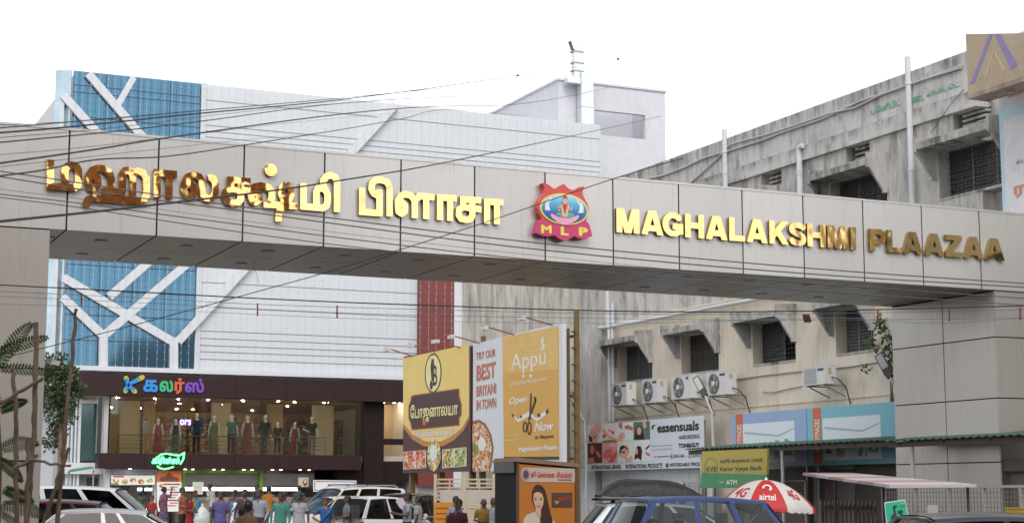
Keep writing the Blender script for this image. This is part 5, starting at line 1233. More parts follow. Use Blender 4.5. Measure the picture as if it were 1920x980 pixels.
flat(b1, q1([(x, y - .12 * (x - 246)) for x, y in ell(246, 232, 54, 134, 36)]), PY, bb, 'medallion', .016)
flat(b1, q1([(85, 400), (105, 392), (420, 345), (438, 345), (440, 400), (456, 460), (455, 540), (440, 560), (440, 615), (90, 650), (80, 600), (66, 560), (66, 470), (82, 430)]), mat('board_rim_brown', (.22, .07, .03), .45), bb, 'name_plate_rim', .020)
flat(b1, q1([(92, 408), (110, 400), (415, 354), (430, 354), (432, 405), (448, 462), (447, 535), (432, 555), (432, 607), (98, 640), (88, 595), (74, 555), (74, 475), (90, 436)]), MAR, bb, 'name_plate', .024)
def t1(s, x0, yb, x1, yt, m, c, bd=0.0, P=b1, par=bb, f=q1): a, b = f([(x0, yb)])[0], f([(x1, yt)])[0]; return ptext(s, P, a[0], a[1], b[0], b[1], m, par, 'lettering', c, .004, bold=bd)
t1('ேபாஜனாலயா', 82, 600, 430, 432, PY, .029, .022)
t1('VEG RESTAURANT', 118, 704, 398, 645, mat('board_white', (.64, .62, .66), .45), .013, .03)
t1('VEG RESTAURANT', 115, 707, 401, 642, MAR, .0105, .055)
t1('B', 246, 325, 278, 172, MAR, .021, .02)
flat(b1, q1([(228, 185), (236, 130), (252, 126), (256, 180), (246, 200), (246, 290), (236, 290)]), MAR, bb, 'spoon_mark', .021); flat(b1, q1(ell(234, 320, 11, 34, 18)), MAR, bb, 'spoon_mark', .021)
CURRY = blobs('curry_print', [(.35, .06, .03), (.5, .12, .05), (.65, .55, .45), (.3, .03, .02), (.55, .25, .1)], 15.0); RICE = blobs('thali_print', [(.6, .5, .2), (.2, .3, .08), (.65, .6, .45), (.5, .25, .1), (.15, .12, .05)], 11.0)
for k, (x0, x1, y0, y1, m) in enumerate(((30, 110, 812, 935, CURRY), (116, 190, 805, 930, CURRY), (316, 398, 795, 925, RICE), (404, 488, 785, 918, blobs('greens_print', [(.2, .3, .05), (.35, .4, .12), (.1, .12, .05), (.5, .5, .3)], 11.0)))):
    flat(b1, q1([(x0 - 3, y0 - 2), (x1 + 3, y0 - 10), (x1 + 3, y1 - 4), (x0 - 3, y1 + 4)]), WB, bb, 'photo_rim', .012); flat(b1, q1([(x0, y0), (x1, y0 - 8), (x1, y1 - 6), (x0, y1)]), m, bb, 'dish_photo', .016)
flat(b1, q1([(x, y - .1 * (x - 255)) for x, y in ell(255, 833, 49, 118, 30)]), RICE, bb, 'thali_photo', .026); flat(b1, q1([(x, y) for x, y in ell(250, 815, 26, 58, 24)]), mat('plate_pale', (.55, .62, .60), .4), bb, 'plate', .031)
flat(b1, q1([(172, 575), (182, 572), (196, 578), (200, 600), (188, 618), (172, 608)]), REDP, bb, 'chilli_mark', .034)
b2, z2_, w2 = vplane((887, 645), 57.5, (1050, 605))
ab = thing('orange_restaurant_billboard', 'tall white and orange restaurant billboard behind the advert kiosk', 'billboard', b2.pt(w2 / 2, 0))
zb2_ = b2.uv(887, 884)[1]; ORB = mat('board_ochre', (.60, .33, .055), .45, var=.07, scale=.7); TW = mat('board_text_white', (.68, .68, .68), .45); BR = mat('board_text_rust', (.46, .14, .06), .45)
mb = MB(); mb.pbox(b2, 0, w2 + .16, zb2_, z2_, -.14, 0); mb.build('panel', mat('board_pale', (.60, .63, .68), .45, var=.03), ab)
def q2(pts): return [(880 + x / 3.267, 590 + y / 3.267) for x, y in pts]
flat(b2, q2([(203, 138), (548, 68), (552, 866), (213, 868)]), ORB, ab, 'orange_field')
flat(b2, q2([(203, 138), (545, 70), (545, 330), (205, 358)]), mat('board_ochre_light', (.66, .42, .12), .45), ab, 'lighter_field', .006)
flat(b2, q2([(213, 868), (552, 866), (552, 885), (213, 890)]), BLK, ab, 'lower_strip', .006)
t2 = lambda s, x0, yb, x1, yt, m, bd=0.0, c=.012: t1(s, x0, yb, x1, yt, m, c, bd, b2, ab, q2)
t2('TRY OUR', 44, 278, 162, 205, BR, .012); t2('BEST', 46, 405, 164, 285, BR, .03); t2('BRIYANI', 46, 500, 165, 415, BR, .015); t2('IN TOWN', 46, 584, 166, 505, BR, .012)
t2('MADURAI', 305, 222, 432, 172, mat('board_text_cream', (.66, .50, .22), .45)); t2('Appu', 258, 372, 470, 200, TW, .008); t2('Chettinad Restaurant', 254, 436, 472, 374, TW)
flat(b2, q2([(440, 215), (450, 190), (440, 165), (452, 132), (462, 150), (455, 170), (468, 195), (455, 218)]), TW, ab, 'steam_mark', .012)
for x in (333, 378): flat(b2, q2([(x - 10, 372), (x, 360), (x + 10, 372), (x, 388)]), TW, ab, 'drop_mark', .012)
mb = MB(); place_loops(mb, text_loops('Open', .03, .22), b2, pxrect(b2, *q2([(246, 560)])[0], *q2([(356, 490)])[0]), .012, .004); mb.build('lettering', TW, ab)
mb = MB(); place_loops(mb, text_loops('Now', .03, .22), b2, pxrect(b2, *q2([(402, 715)])[0], *q2([(518, 645)])[0]), .012, .004); mb.build('lettering', TW, ab)
t2('At Villupuram', 404, 768, 518, 728, BLK, .012); t2('Maghalakshmi Plaazaa', 306, 845, 540, 792, TW, .03); t2('tasty briyani varieties', 220, 745, 326, 728, TW); t2('free home delivery', 220, 772, 300, 758, TW)
flat(b2, q2([(262, 600), (300, 640), (330, 610), (370, 590), (410, 632), (450, 600), (488, 575), (486, 600), (450, 628), (415, 652), (375, 615), (335, 640), (300, 655), (265, 620)]), TW, ab, 'ribbon', .012)
for p in ([(262, 600), (275, 612), (278, 632), (266, 620)], [(312, 612), (326, 618), (322, 632), (314, 628)], [(418, 605), (432, 600), (440, 620), (424, 625)], [(470, 590), (488, 570), (486, 600), (472, 605)]): flat(b2, q2(p), BLK, ab, 'ribbon_stripe', .018)
for p in ([(378, 478), (385, 482), (378, 640), (370, 640)], [(408, 505), (414, 520), (386, 600), (368, 650), (364, 640)], [(398, 500), (403, 530), (414, 525), (412, 500), (408, 520), (405, 500)]): flat(b2, q2(p), BLK, ab, 'scissor_blade', .024)
for cx in (344, 371):
    lp = [np.array(ell(0, 0, 1, 1, 24)), np.array(ell(0, 0, .6, .76, 24))]; p, q = q2([(cx - 13, 735 - (cx < 350) * 15)])[0], q2([(cx + 13, 650)])[0]; mb = MB(); place_loops(mb, lp, b2, pxrect(b2, *p, *q), .024, .004); mb.build('scissor_handle', BLK, ab)
BIR = blobs('briyani_print', [(.55, .22, .08), (.65, .5, .3), (.4, .1, .04), (.7, .65, .55), (.6, .35, .12), (.25, .08, .03)], 12.0)
flat(b2, q2([(22, 650), (60, 640), (100, 665), (135, 730), (150, 810), (140, 900), (128, 955), (22, 960)]), mat('bowl_brown', (.25, .09, .04), .5), ab, 'bowl', .008); flat(b2, q2([(22, 672), (55, 655), (92, 678), (125, 735), (140, 815), (130, 900), (120, 955), (22, 958)]), BIR, ab, 'briyani_photo', .013)
flat(b2, q2(ell(80, 790, 24, 42, 18)), TW, ab, 'egg_photo', .018); flat(b2, q2([(24, 780), (50, 800), (55, 850), (30, 850)]), LIME, ab, 'leaf_photo', .018)
for t, P, w, zt_, zb0 in ((bb, b1, w1, z1_, zb1), (ab, b2, w2 + .16, z2_, zb2_)):
    for k in range(3): a = .3 + (w - .6) * k / 2; mb = MB(); mb.pbox(P, a - .07, a + .07, 0, zt_ - .15, -.35, -.145); mb.build('mast', YFR, t)
    for z in (zb0 + .3, (zb0 + zt_) / 2, zt_ - .4): mb = MB(); mb.pbox(P, .05, w - .05, z - .04, z + .04, -.42, -.352); mb.build('rail', RUST, t)
    mb = MB(); mb.pbox(P, w + .05, w + .18, 0, zt_ + .35, -.5, -.36); mb.build('mast', YFR, t)
    k = zb0 + .1
    while k < zt_: mb = MB(); mb.pbox(P, w + .0, w + .3, k, k + .05, -.355, -.3); mb.build('rung', YFR, t); k += .5
    for k in range(3):
        a = .3 + (w - 1.4) * k / 2; arm = MB().bar(P.pt(a + .3, zt_ - .05, -.2), P.pt(a + .5, zt_ + .22, 1.15), .04, .04).build('lamp_arm', RUST, t)
        MB().bar(P.pt(a + .30, zt_ + .15, 1.08), P.pt(a + .68, zt_ + .15, 1.08), .14, .12).build('flood_lamp', mat('lamp_pale', (.5, .5, .5), .4), t)

# ---------------------------------------------------------------- advert kiosk box
KY = 20.3; KP = front(KY)
kx0, kx1 = KP.uv(968, 900)[0], KP.uv(1082, 900)[0]; kz0, kz1 = KP.uv(968, 857)[1], KP.uv(1082, 868)[1]
ksd = (side(kx0).uv(928, 900)[0]); kd = -ksd - KY
kio = thing('advert_kiosk', 'black box kiosk with an orange silk shop poster in front', 'kiosk', ((kx0 + kx1) / 2, KY + kd / 2, 0))
KBL = mat('kiosk_black', (.006, .006, .007), .8, var=.2); KWD = mat('kiosk_frame', (.10, .055, .035), .6, var=.2); KOR = mat('kiosk_orange', (.46, .16, .022), .4, var=.16, scale=2.2)
mb = MB(); mb.hexa([(kx0, KY, 0), (kx1, KY, 0), (kx1, KY + kd, 0), (kx0, KY + kd, 0), (kx0, KY, kz0 - .06), (kx1, KY, kz1 - .06), (kx1, KY + kd, kz1 - .06), (kx0, KY + kd, kz0 - .06)]); mb.build('box', KBL, kio)
mb = MB(); mb.hexa([(kx0 - .03, KY - .04, kz0 - .055), (kx1 + .03, KY - .04, kz1 - .055), (kx1 + .03, KY + kd + .03, kz1 - .055), (kx0 - .03, KY + kd + .03, kz0 - .055), (kx0 - .01, KY - .03, kz0), (kx1 + .01, KY - .03, kz1), (kx1 + .01, KY + kd, kz1), (kx0 - .01, KY + kd, kz0)]); mb.build('cap', mat('kiosk_cap', (.20, .11, .07), .6, var=.3, scale=8), kio)
mb = MB(); mb.box(kx0 - .028, kx0 - .002, KY + .02, KY + kd - .02, kz0 - .2, kz0 - .058); mb.build('side_flap', mat('kiosk_flap', (.03, .035, .04), .4), kio)
for a, b in ((kx0 - .002, kx0 + .03), (kx1 - .04, kx1 + .002)): mb = MB(); mb.box(a, b, KY - .03, KY - .002, .2, (kz0 if a < kx0 + .01 else kz1) - .07); mb.build('frame_post', KWD, kio)
def qk(pts): return [(920 + x / 7.0, 840 + y / 7.0) for x, y in pts]
mb = MB(); mb.prism(KP, [(kx0 + .032, .25), (kx1 - .042, .25), (kx1 - .042, kz1 - .075), (kx0 + .032, kz0 - .085)], .004, .014); mb.build('poster', KOR, kio)
for pts in ([(362, 155)] + [(560 + 190 * math.cos(t), 640 + 260 * math.sin(t)) for t in np.linspace(-2.4, -.4, 12)],): pass
flat(KP, qk([(1103, 262), (430, 250), (400, 275), (385, 340), (402, 410), (440, 438), (1103, 444)]), mat('poster_cream_band', (.50, .42, .37), .5), kio, 'title_band', .016)
flat(KP, qk(ell(452, 340, 54, 76, 28)), mat('poster_grey', (.30, .28, .29), .5), kio, 'seal_rim', .022); flat(KP, qk(ell(452, 340, 34, 52, 24)), mat('poster_plum', (.10, .05, .06), .5), kio, 'seal', .027)
KRED = mat('poster_title_red', (.52, .03, .02), .5)
for s, x0, yb, x1, yt in (('தி', 520, 385, 585, 300), ('ெசன்ைன', 603, 380, 832, 305), ('சில்க்ஸ்', 855, 385, 1060, 305)):
    p, q = qk([(x0, yb)])[0], qk([(x1, yt)])[0]; ptext(s, KP, *p, *q, KRED, kio, 'lettering', .021, .003, bold=.022)
flat(KP, qk([(872, 405), (1055, 407), (1055, 418), (872, 416)]), mat('poster_dark', (.09, .06, .05), .5), kio, 'fine_print', .021)
PHA, PSK = mat('poster_hair_brown', (.055, .018, .010), .45), mat('poster_face', (.62, .40, .28), .45); PIV = mat('poster_ivory', (.58, .50, .42), .45)
flat(KP, qk([(415, 990), (430, 920), (470, 870), (570, 830), (600, 800), (700, 790), (790, 890), (830, 960), (845, 1010), (845, 1400), (415, 1400)]), PIV, kio, 'portrait_dress', .016)
flat(KP, qk([(600, 470), (560, 500), (535, 570), (535, 660), (555, 730), (640, 850), (640, 1000), (800, 1000), (805, 930), (775, 850), (735, 660), (705, 545), (665, 490)]), PHA, kio, 'portrait_hair', .021)
flat(KP, qk([(575, 790), (590, 850), (645, 905), (650, 800), (620, 760)]), PSK, kio, 'portrait_neck', .024)
flat(KP, qk([(552, 600), (575, 575), (625, 570), (665, 600), (682, 660), (678, 730), (650, 790), (620, 812), (590, 795), (565, 740), (550, 680)]), PSK, kio, 'portrait_face', .027)
for cx in (577, 645): flat(KP, qk(ell(cx, 664, 16, 9, 14)), PHA, kio, 'portrait_eye', .031); flat(KP, qk([(cx - 20, 645), (cx, 634), (cx + 20, 642), (cx, 640)]), PHA, kio, 'portrait_brow', .031)
flat(KP, qk([(590, 745), (618, 752), (645, 742), (630, 768), (610, 770)]), mat('poster_lips', (.45, .07, .07), .5), kio, 'portrait_lips', .031); flat(KP, qk([(606, 722), (618, 728), (630, 720), (620, 716)]), mat('poster_nose', (.50, .28, .18), .5), kio, 'portrait_nose', .031)
flat(KP, qk([(625, 990), (645, 950), (660, 990), (660, 1100), (630, 1100)]), KRED, kio, 'portrait_shawl', .026)
flat(KP, qk([(792, 580), (1064, 578), (1064, 775), (795, 773)]), mat('poster_card', (.075, .045, .035), .45), kio, 'gold_card', .016)
p, q = qk([(860, 690)])[0], qk([(1040, 618)])[0]; ptext('ஆடி', KP, *p, *q, KRED, kio, 'lettering', .021, .003, bold=.02)
flat(KP, qk([(828, 695), (850, 680), (860, 705), (885, 682), (890, 700), (860, 738)]), mat('card_gold', (.45, .30, .10), .4), kio, 'card_ornament', .021)

# ---------------------------------------------------------------- cargo truck with slatted gates
tp = Plane(onG(870, 44), np.array([RT[0], RT[1], 0]), (0, 0, 1))
tr = thing('cargo_truck', 'small orange truck with cream slatted cargo gates beside the kiosk', 'truck', onG(870, 44))
CRM = mat('truck_cream', (.50, .42, .31), .5, var=.12, scale=3); TOR = mat('truck_orange', (.55, .21, .02), .5, var=.12)
ta = lambda x: tp.uv(x, 950)[0]; tz = lambda y: tp.uv(870, y)[1]
mb = MB()
x0, x1 = ta(813), ta(928)
for k, (x, w) in enumerate(((816, 2.6), (843, 1.2), (870.5, 3.2), (899, 1.2), (925.5, 2.6))):
    top = tz(888 if w > 2 else 898); mb = MB(); mb.pbox(tp, ta(x - w), ta(x + w), .75, top, -.03, .05 + .01 * (w > 2)); mb.build('gate_post', CRM, tr)
for k, y in enumerate((898, 905.5, 913, 920.5, 928, 936, 943)):
    for a, b in ((818.8, 867), (874, 922.6)):
        mb = MB(); mb.pbox(tp, ta(a), ta(b), tz(y + 1.5), tz(y - 1.5), -.02, .028); mb.build('slat', CRM, tr)
mb = MB(); mb.pbox(tp, ta(814), ta(850), .7, tz(941), .055, .10); mb.build('tail_board', TOR, tr)
mb = MB(); mb.pbox(tp, ta(874), ta(922.6), .7, tz(946), -.02, .03); mb.build('lower_board', CRM, tr)
for k, c in enumerate(((.6, .25, .05), (.65, .65, .65), (.05, .3, .08))): mb = MB(); mb.pbox(tp, ta(880), ta(891), tz(949.2 + 2 * k), tz(947.4 + 2 * k), .032, .036); mb.build('painted_stripe', mat('stripe%d' % k, c, .5), tr)
for k in range(3): mb = MB(); mb.pbox(tp, ta(818), ta(846), tz(951 + 10 * k), tz(948.5 + 10 * k), .101, .125); mb.build('board_rib', TOR, tr)
mb = MB(); mb.pbox(tp, x0, x1, .62, .72, -2.6, .05); mb.build('bed_floor', CRM, tr)
for a in (x0, x1 - .05):
    for k in range(6): mb = MB(); mb.pbox(tp, a, a + .04, .85 + k * .21, .95 + k * .21, -2.6, -.035); mb.build('slat', CRM, tr)
mb = MB(); mb.pbox(tp, x0 + .05, x1 - .05, .35, 1.75, -3.9, -2.65); mb.build('cab', mat('truck_cab_pale', (.42, .42, .43), .5), tr)
for a in (x0 + .15, x1 - .15):
    for c in (-.5, -3.3): mb = MB(); mb.lathe(tp.pt(a - .1, .33, c), tp.U, [(0, .2), (0, .33), (.2, .33), (.2, .2)], 18); mb.build('wheel', mat('tyre', (.02, .02, .02), .8), tr, smooth=40)

# ================================================================== vehicles
CARG = glass('tinted_car_glass', (.10, .11, .11), .55); CARL = glass('clear_car_glass', (.55, .62, .60)); RUB = mat('black_trim', (.015, .015, .016), .6); INT = mat('car_interior', (.06, .055, .055), .8); INTB = mat('car_interior_beige', (.22, .18, .14), .8)
CHR = mat('bright_trim', (.6, .6, .62), .2, .9, var=0); TAIL = mat('tail_lamp', (.40, .01, .01), .2); HEAD = mat('head_lamp', (.6, .62, .64), .15)
def paint(name, col): return mat(name, col, .28, 0.05, var=.04, scale=1, coat=.45)
SHAPES = {  # length, width, height, belt z rear/front, hood z, roof x rear/front at roof, at belt; bonnet front z, pillars
 'sedan': dict(L=4.15, W=1.68, H=1.43, bz=(.93, .90), xb=(-1.55, 1.05), xt=(-1.0, .35), nose=.62, tail=.92, cuts=(-.32, .02)),
 'hatch': dict(L=3.6, W=1.62, H=1.50, bz=(.98, .93), xb=(-1.72, 1.0), xt=(-1.35, .32), nose=.66, tail=.85, cuts=(-.55, .0)),
 'mpv': dict(L=4.55, W=1.74, H=1.79, bz=(1.08, 1.04), xb=(-2.15, 1.35), xt=(-1.95, .55), nose=.78, tail=.95, cuts=(-.95, .0)),
 'suv': dict(L=4.5, W=1.80, H=1.83, bz=(1.13, 1.10), xb=(-2.12, .95), xt=(-2.0, .42), nose=.95, tail=1.05, cuts=(-.95, -.15)),
 'jeep': dict(L=3.75, W=1.56, H=1.56, bz=(1.03, 1.02), xb=(-1.72, .72), xt=(-1.45, .38), nose=.92, tail=.98, cuts=(-.75, -.12)),
}
def car(name, label, kind, px, dep, rz, pm, base=0.0, H=None, glassm=None, rails=False, carrier=False, light=False):
    s = SHAPES[kind]; L_, W_, HH = s['L'], s['W'] / 2, H or s['H']
    t = thing(name, label, 'car', onG(px, dep, base), rz); gm = glassm or CARG
    zb = lambda x: s['bz'][0] + (s['bz'][1] - s['bz'][0]) * (x - s['xb'][0]) / (s['xb'][1] - s['xb'][0])
    st = [(-L_ / 2, s['tail'] - .12, .86), (-L_ / 2 + .12, s['tail'], .95), (s['xb'][0], zb(s['xb'][0]) - .01, 1.0), (0, zb(0) - .01, 1.0), (s['xb'][1], zb(s['xb'][1]) - .01, 1.0), (L_ / 2 - .55, s['nose'] + .14, .97), (L_ / 2 - .16, s['nose'], .92), (L_ / 2, s['nose'] - .16, .82)]
    rows = []
    for x, z, k in st:
        w = W_ * k; h = [(w * .9, .24), (w, .42), (w, z * .72), (w * .96, z - .05), (w * .88, z), (w * .4, z + .018)]
        rows.append([(x, y, q) for y, q in h] + [(x, -y, q) for y, q in h[::-1]])
    mb = MB(); mb.grid(rows, closed=True); n = len(rows[0]); mb.f += [tuple(range(n))[::-1], tuple(range((len(rows) - 1) * n, len(rows) * n))]; mb.m += [0, 0]
    # cabin: pillars and roof belong to the body shell, panes are parts
    wb, wr = W_ * .90, W_ * .74
    def zr(x): xm = (s['xt'][0] + s['xt'][1]) / 2 - .1; hf = (s['xt'][1] - s['xt'][0]) / 2 + .45; return HH - .10 * ((x - xm) / hf) ** 2
    def top(u): x = s['xt'][0] + (s['xt'][1] - s['xt'][0]) * u; return x, zr(x) - .045
    def bot(u): x = s['xb'][0] + (s['xb'][1] - s['xb'][0]) * u; return x, zb(x)
    xs = [0.0]; pil = .035
    def u_of(x): return (x - (s['xb'][0] + s['xt'][0]) / 2) / ((s['xb'][1] + s['xt'][1]) / 2 - (s['xb'][0] + s['xt'][0]) / 2)
    c1_, c2_ = u_of(s['cuts'][0]), u_of(s['cuts'][1])
    segs = [(0, .055, 'P'), (.055, c1_ - .02, 'W'), (c1_ - .02, c1_ + .02, 'P'), (c1_ + .02, c2_ - .02 if c2_ > c1_ + .1 else c1_ + .021, 'W'), (c2_ - .02, c2_ + .02, 'P'), (c2_ + .02, .95, 'W'), (.95, 1, 'P')]
    for a, b, k in segs:
        us_ = np.linspace(a, b, 5)
        for sg in (1, -1):
            B_ = [(bot(u)[0], sg * wb, bot(u)[1]) for u in us_]; T_ = [(top(u)[0], sg * wr, top(u)[1]) for u in us_]
            if k == 'P': mb.grid([B_, T_] if sg < 0 else [T_, B_])
            else: g_ = MB(); g_.grid([B_, T_] if sg < 0 else [T_, B_]); g_.build('side_window', gm, t, smooth=60, local=True)
    U_ = np.linspace(0, 1, 17); rr2 = []
    for u in U_:
        x, z = top(u); rr2.append([(x, wr, z), (x, wr * .97, z + .03)] + [(x, wr * .9 * q, z + .045 + .03 * (1 - q * q)) for q in (1, .6, .2, -.2, -.6, -1)] + [(x, -wr * .97, z + .03), (x, -wr, z)])
    mb.grid(rr2)
    body = mb.build('body', pm, t, smooth=48, local=True)
    for u, sg, nm in ((0, -1, 'rear_window'), (1, 1, 'windscreen')):
        B_, T_ = bot(u), top(u); g_ = MB(); ys = np.linspace(-1, 1, 9); bow = .07 * sg
        lo = [(B_[0] + bow * (1 - y * y), y * wb, B_[1]) for y in ys]; hi = [(T_[0] + bow * (1 - y * y), y * wr, T_[1] + .045 * (1 - abs(y) ** 6)) for y in ys]
        g_.grid([lo, hi] if sg > 0 else [hi, lo]); g_.build(nm, CARL if (light or nm == 'windscreen') else gm, t, smooth=60, local=True)
        f_ = MB(); f_.tube([lo[0]] + hi + [lo[-1]], .018, 5); f_.build('window_seal', RUB if nm == 'windscreen' else pm, t, local=True)
    d_ = MB(); d_.box(s['xb'][0] + .12, s['xb'][1] - .1, -wb + .06, wb - .06, zb(0) - .06, zb(0) + .02); d_.build('parcel_deck', INT, t, local=True)
    for x in (-.35, .35) if kind != 'mpv' else (-1.1, -.3, .5):
        for y in (-.36, .36):
            q = MB(); q.hexa([(x - .18, y - .23, .6), (x + .02, y - .23, .6), (x + .02, y + .23, .6), (x - .18, y + .23, .6), (x - .28, y - .2, HH - .42), (x - .18, y - .2, HH - .42), (x - .18, y + .2, HH - .42), (x - .28, y + .2, HH - .42)]); q.box(x - .29, x - .2, y - .12, y + .12, HH - .40, HH - .22); q.build('seat', INTB if kind == 'jeep' else INT, t, local=True)
    for x in (-L_ * .30, L_ * .31):
        for sg in (1, -1):
            w_ = MB(); w_.lathe((x, sg * (W_ - .19), .30), (0, sg, 0), [(0, .12), (0, .30), (.18, .30), (.2, .27), (.2, .2)], 20); wo = w_.build('wheel', MATS['tyre'], t, smooth=40, local=True)
            w_ = MB(); w_.lathe((x, sg * (W_ - .0), .30), (0, sg, 0), [(0, .19), (.015, .19), (.015, .06)], 14); w_.build('rim', CHR, wo, smooth=40, local=True)
    for sg in (1, -1):
        MB().hexa([(-L_ / 2 - .01, sg * W_ * .60, s['tail'] - .32), (-L_ / 2 + .02, sg * W_ * .9, s['tail'] - .32), (-L_ / 2 + .12, sg * W_ * .95, s['tail'] - .32), (-L_ / 2 + .08, sg * W_ * .6, s['tail'] - .32), (-L_ / 2 - .01, sg * W_ * .66, s['tail'] - .02), (-L_ / 2 + .05, sg * W_ * .9, s['tail'] + .04), (-L_ / 2 + .16, sg * W_ * .96, s['tail'] + .04), (-L_ / 2 + .12, sg * W_ * .66, s['tail'] - .02)]).build('tail_light', TAIL, t, local=True)
        MB().hexa([(L_ / 2 - .14, sg * W_ * .5, s['nose'] - .2), (L_ / 2 + .01, sg * W_ * .5, s['nose'] - .2), (L_ / 2 - .06, sg * W_ * .88, s['nose'] - .2), (L_ / 2 - .2, sg * W_ * .9, s['nose'] - .2), (L_ / 2 - .14, sg * W_ * .5, s['nose'] - .04), (L_ / 2 - .03, sg * W_ * .5, s['nose'] - .04), (L_ / 2 - .12, sg * W_ * .86, s['nose'] - .02), (L_ / 2 - .2, sg * W_ * .9, s['nose'] - .02)]).build('headlight', HEAD, t, local=True)
        m_ = MB(); m_.lathe((s['xb'][1] - .32, sg * (W_ + .1), zb(0) + .06), (1, 0, 0), [(-.05, .03), (-.05, .075), (.02, .08), (.06, .03)], 12); m_.bar((s['xb'][1] - .3, sg * (W_ - .1), zb(0) + .02), (s['xb'][1] - .3, sg * (W_ + .06), zb(0) + .05), .04, .03); m_.build('wing_mirror', pm, t, smooth=50, local=True)
        for x in (s['cuts'][1] - .12, s['cuts'][0] - .08): MB().box(x - .1, x + .06, sg * W_ - .012, sg * W_ + .025, zb(0) - .14, zb(0) - .11).build('door_handle', RUB, t, local=True)
        if rails:
            r_ = MB(); r_.tube([(s['xt'][0] + .2, sg * wr * .92, zr(s['xt'][0] + .2) + .02), (s['xt'][0] + .35, sg * wr * .92, zr(0) + .09), (s['xt'][1] - .3, sg * wr * .92, zr(0) + .08), (s['xt'][1] - .12, sg * wr * .92, zr(s['xt'][1] - .1) + .01)], .025, 6); r_.build('roof_rail', CHR, t, smooth=50, local=True)
    MB().box(-L_ / 2 - .06, -L_ / 2 + .1, -W_ * .86, W_ * .86, .32, .52).build('bumper', pm, t, local=True); MB().box(L_ / 2 - .1, L_ / 2 + .05, -W_ * .82, W_ * .82, .30, .48).build('bumper', pm, t, local=True)
    if rails: MB().bar((-.6, -wr, HH + .09), (-.6, wr, HH + .09), .06, .03).build('cross_bar', RUB, t, local=True); MB().bar((.1, -wr, HH + .085), (.1, wr, HH + .085), .06, .03).build('cross_bar', RUB, t, local=True)
    return t, s
WHC, WH2 = paint('paint_white', (.62, .63, .66)), paint('paint_silver_white', (.50, .52, .56)); MARN, NAVY, GRAY, CREAM, DRK = paint('paint_maroon', (.16, .012, .018)), mat('paint_blue', (.012, .038, .17), .3, 0, var=.05, coat=.1), paint('paint_pale_blue', (.46, .52, .56)), paint('paint_cream', (.52, .50, .46)), paint('paint_dark', (.018, .022, .026))
HR = -YAW
car('sedan_car', 'silver white saloon in front at the lower left', 'sedan', 236, 27.5, HR + R(12), WH2, H=1.37)
car('hatchback_car', 'maroon hatchback between the silver saloon and white people carrier', 'hatch', 160, 31.0, HR + R(8), MARN, H=1.51)
mpv, s_ = car('people_carrier', 'tall white people carrier with dark windows at the lower left', 'mpv', 178, 36.5, HR + R(4), WHC)
for sg in (-1,):
    Pm = Plane((0, sg * .80, 0), (1, 0, 0), (0, 0, 1)); mb = MB(); lp = text_loops('Xferrado', .0, .2, 24); place_loops(mb, lp, Plane((0, -.70, 0), (1, 0, 0), (0, .37, 1)), (-.05, 1.60, .42, 1.66), .03, .003); mb.build('sticker_lettering', WB, mpv, local=True)
car('white_suv', 'white sport utility car with silver roof rails by the shop', 'suv', 640, 54, R(192), WHC, .15, rails=True, H=1.70)
car('cream_saloon', 'cream saloon half hidden behind the woman in blue', 'sedan', 628, 50.5, R(186), CREAM, .15, H=1.40)
car('white_hatchback', 'white hatchback seen from behind with red tail lamps', 'hatch', 722, 46.5, R(28), WHC, 0, H=1.55)
car('dark_jeep', 'dark boxy off road car behind the man holding papers', 'jeep', 778, 49.5, R(52), DRK, 0, H=1.64)
car('maroon_car', 'maroon car seen through the truck slats', 'suv', 905, 60, R(190), MARN, .15, H=1.75)
gc, s_ = car('pale_estate_car', 'pale blue grey car carrying a black roof bag', 'hatch', 1262, 31, HR + R(6), GRAY, H=1.46)
cb = thing('roof_carrier_bag', 'black lumpy luggage bag strapped on the pale car roof', 'luggage bag', onG(1215, 31, 1.50), HR + R(6))
mb = MB(); rows = []
for i, u in enumerate(np.linspace(-1, 1, 11)):
    hgt = .30 * (1 - abs(u) ** 5) * (1.0 - .32 * max(0, u)) + .03; rows.append([(u * .95, .45 * math.cos(t) * (1 - .15 * abs(u) ** 3), .08 + hgt * max(0, math.sin(t)) ** .6 + .012 * math.sin(7 * u + 3 * t)) for t in np.linspace(0, math.pi, 11)])
mb.grid(rows); mb.add([(-.95, .45, .08), (.95, .45, .08), (.95, -.45, .08), (-.95, -.45, .08)], [(0, 1, 2, 3)]); mb.build('bag', mat('bag_black', (.022, .022, .024), .6, var=.3, scale=5, bump=.6, bscale=9), cb, smooth=50, local=True)
for y in (-.42, .42): MB().tube([(-1.0, y, .03), (1.0, y, .03)], .025, 6).build('rack_tube', RUB, cb, local=True)
for x in (-.7, -.2, .3, .75): MB().bar((x, -.46, .02), (x, .46, .02), .04, .03).build('rack_bar', RUB, cb, local=True)
for x in (-.6, .55):
    for y in (-.4, .4): MB().box(x - .04, x + .04, y - .03, y + .03, -.10, .01).build('rack_foot', RUB, cb, local=True)
car('blue_van', 'bright blue boxy van behind the red and white umbrella', 'jeep', 1360, 24, HR + R(19), NAVY, H=1.57, glassm=CARL, light=True)
car('dark_grey_car', 'dark grey car roof peeping in at the lower right corner', 'sedan', 1905, 15.5, HR + R(5), DRK, H=1.43)

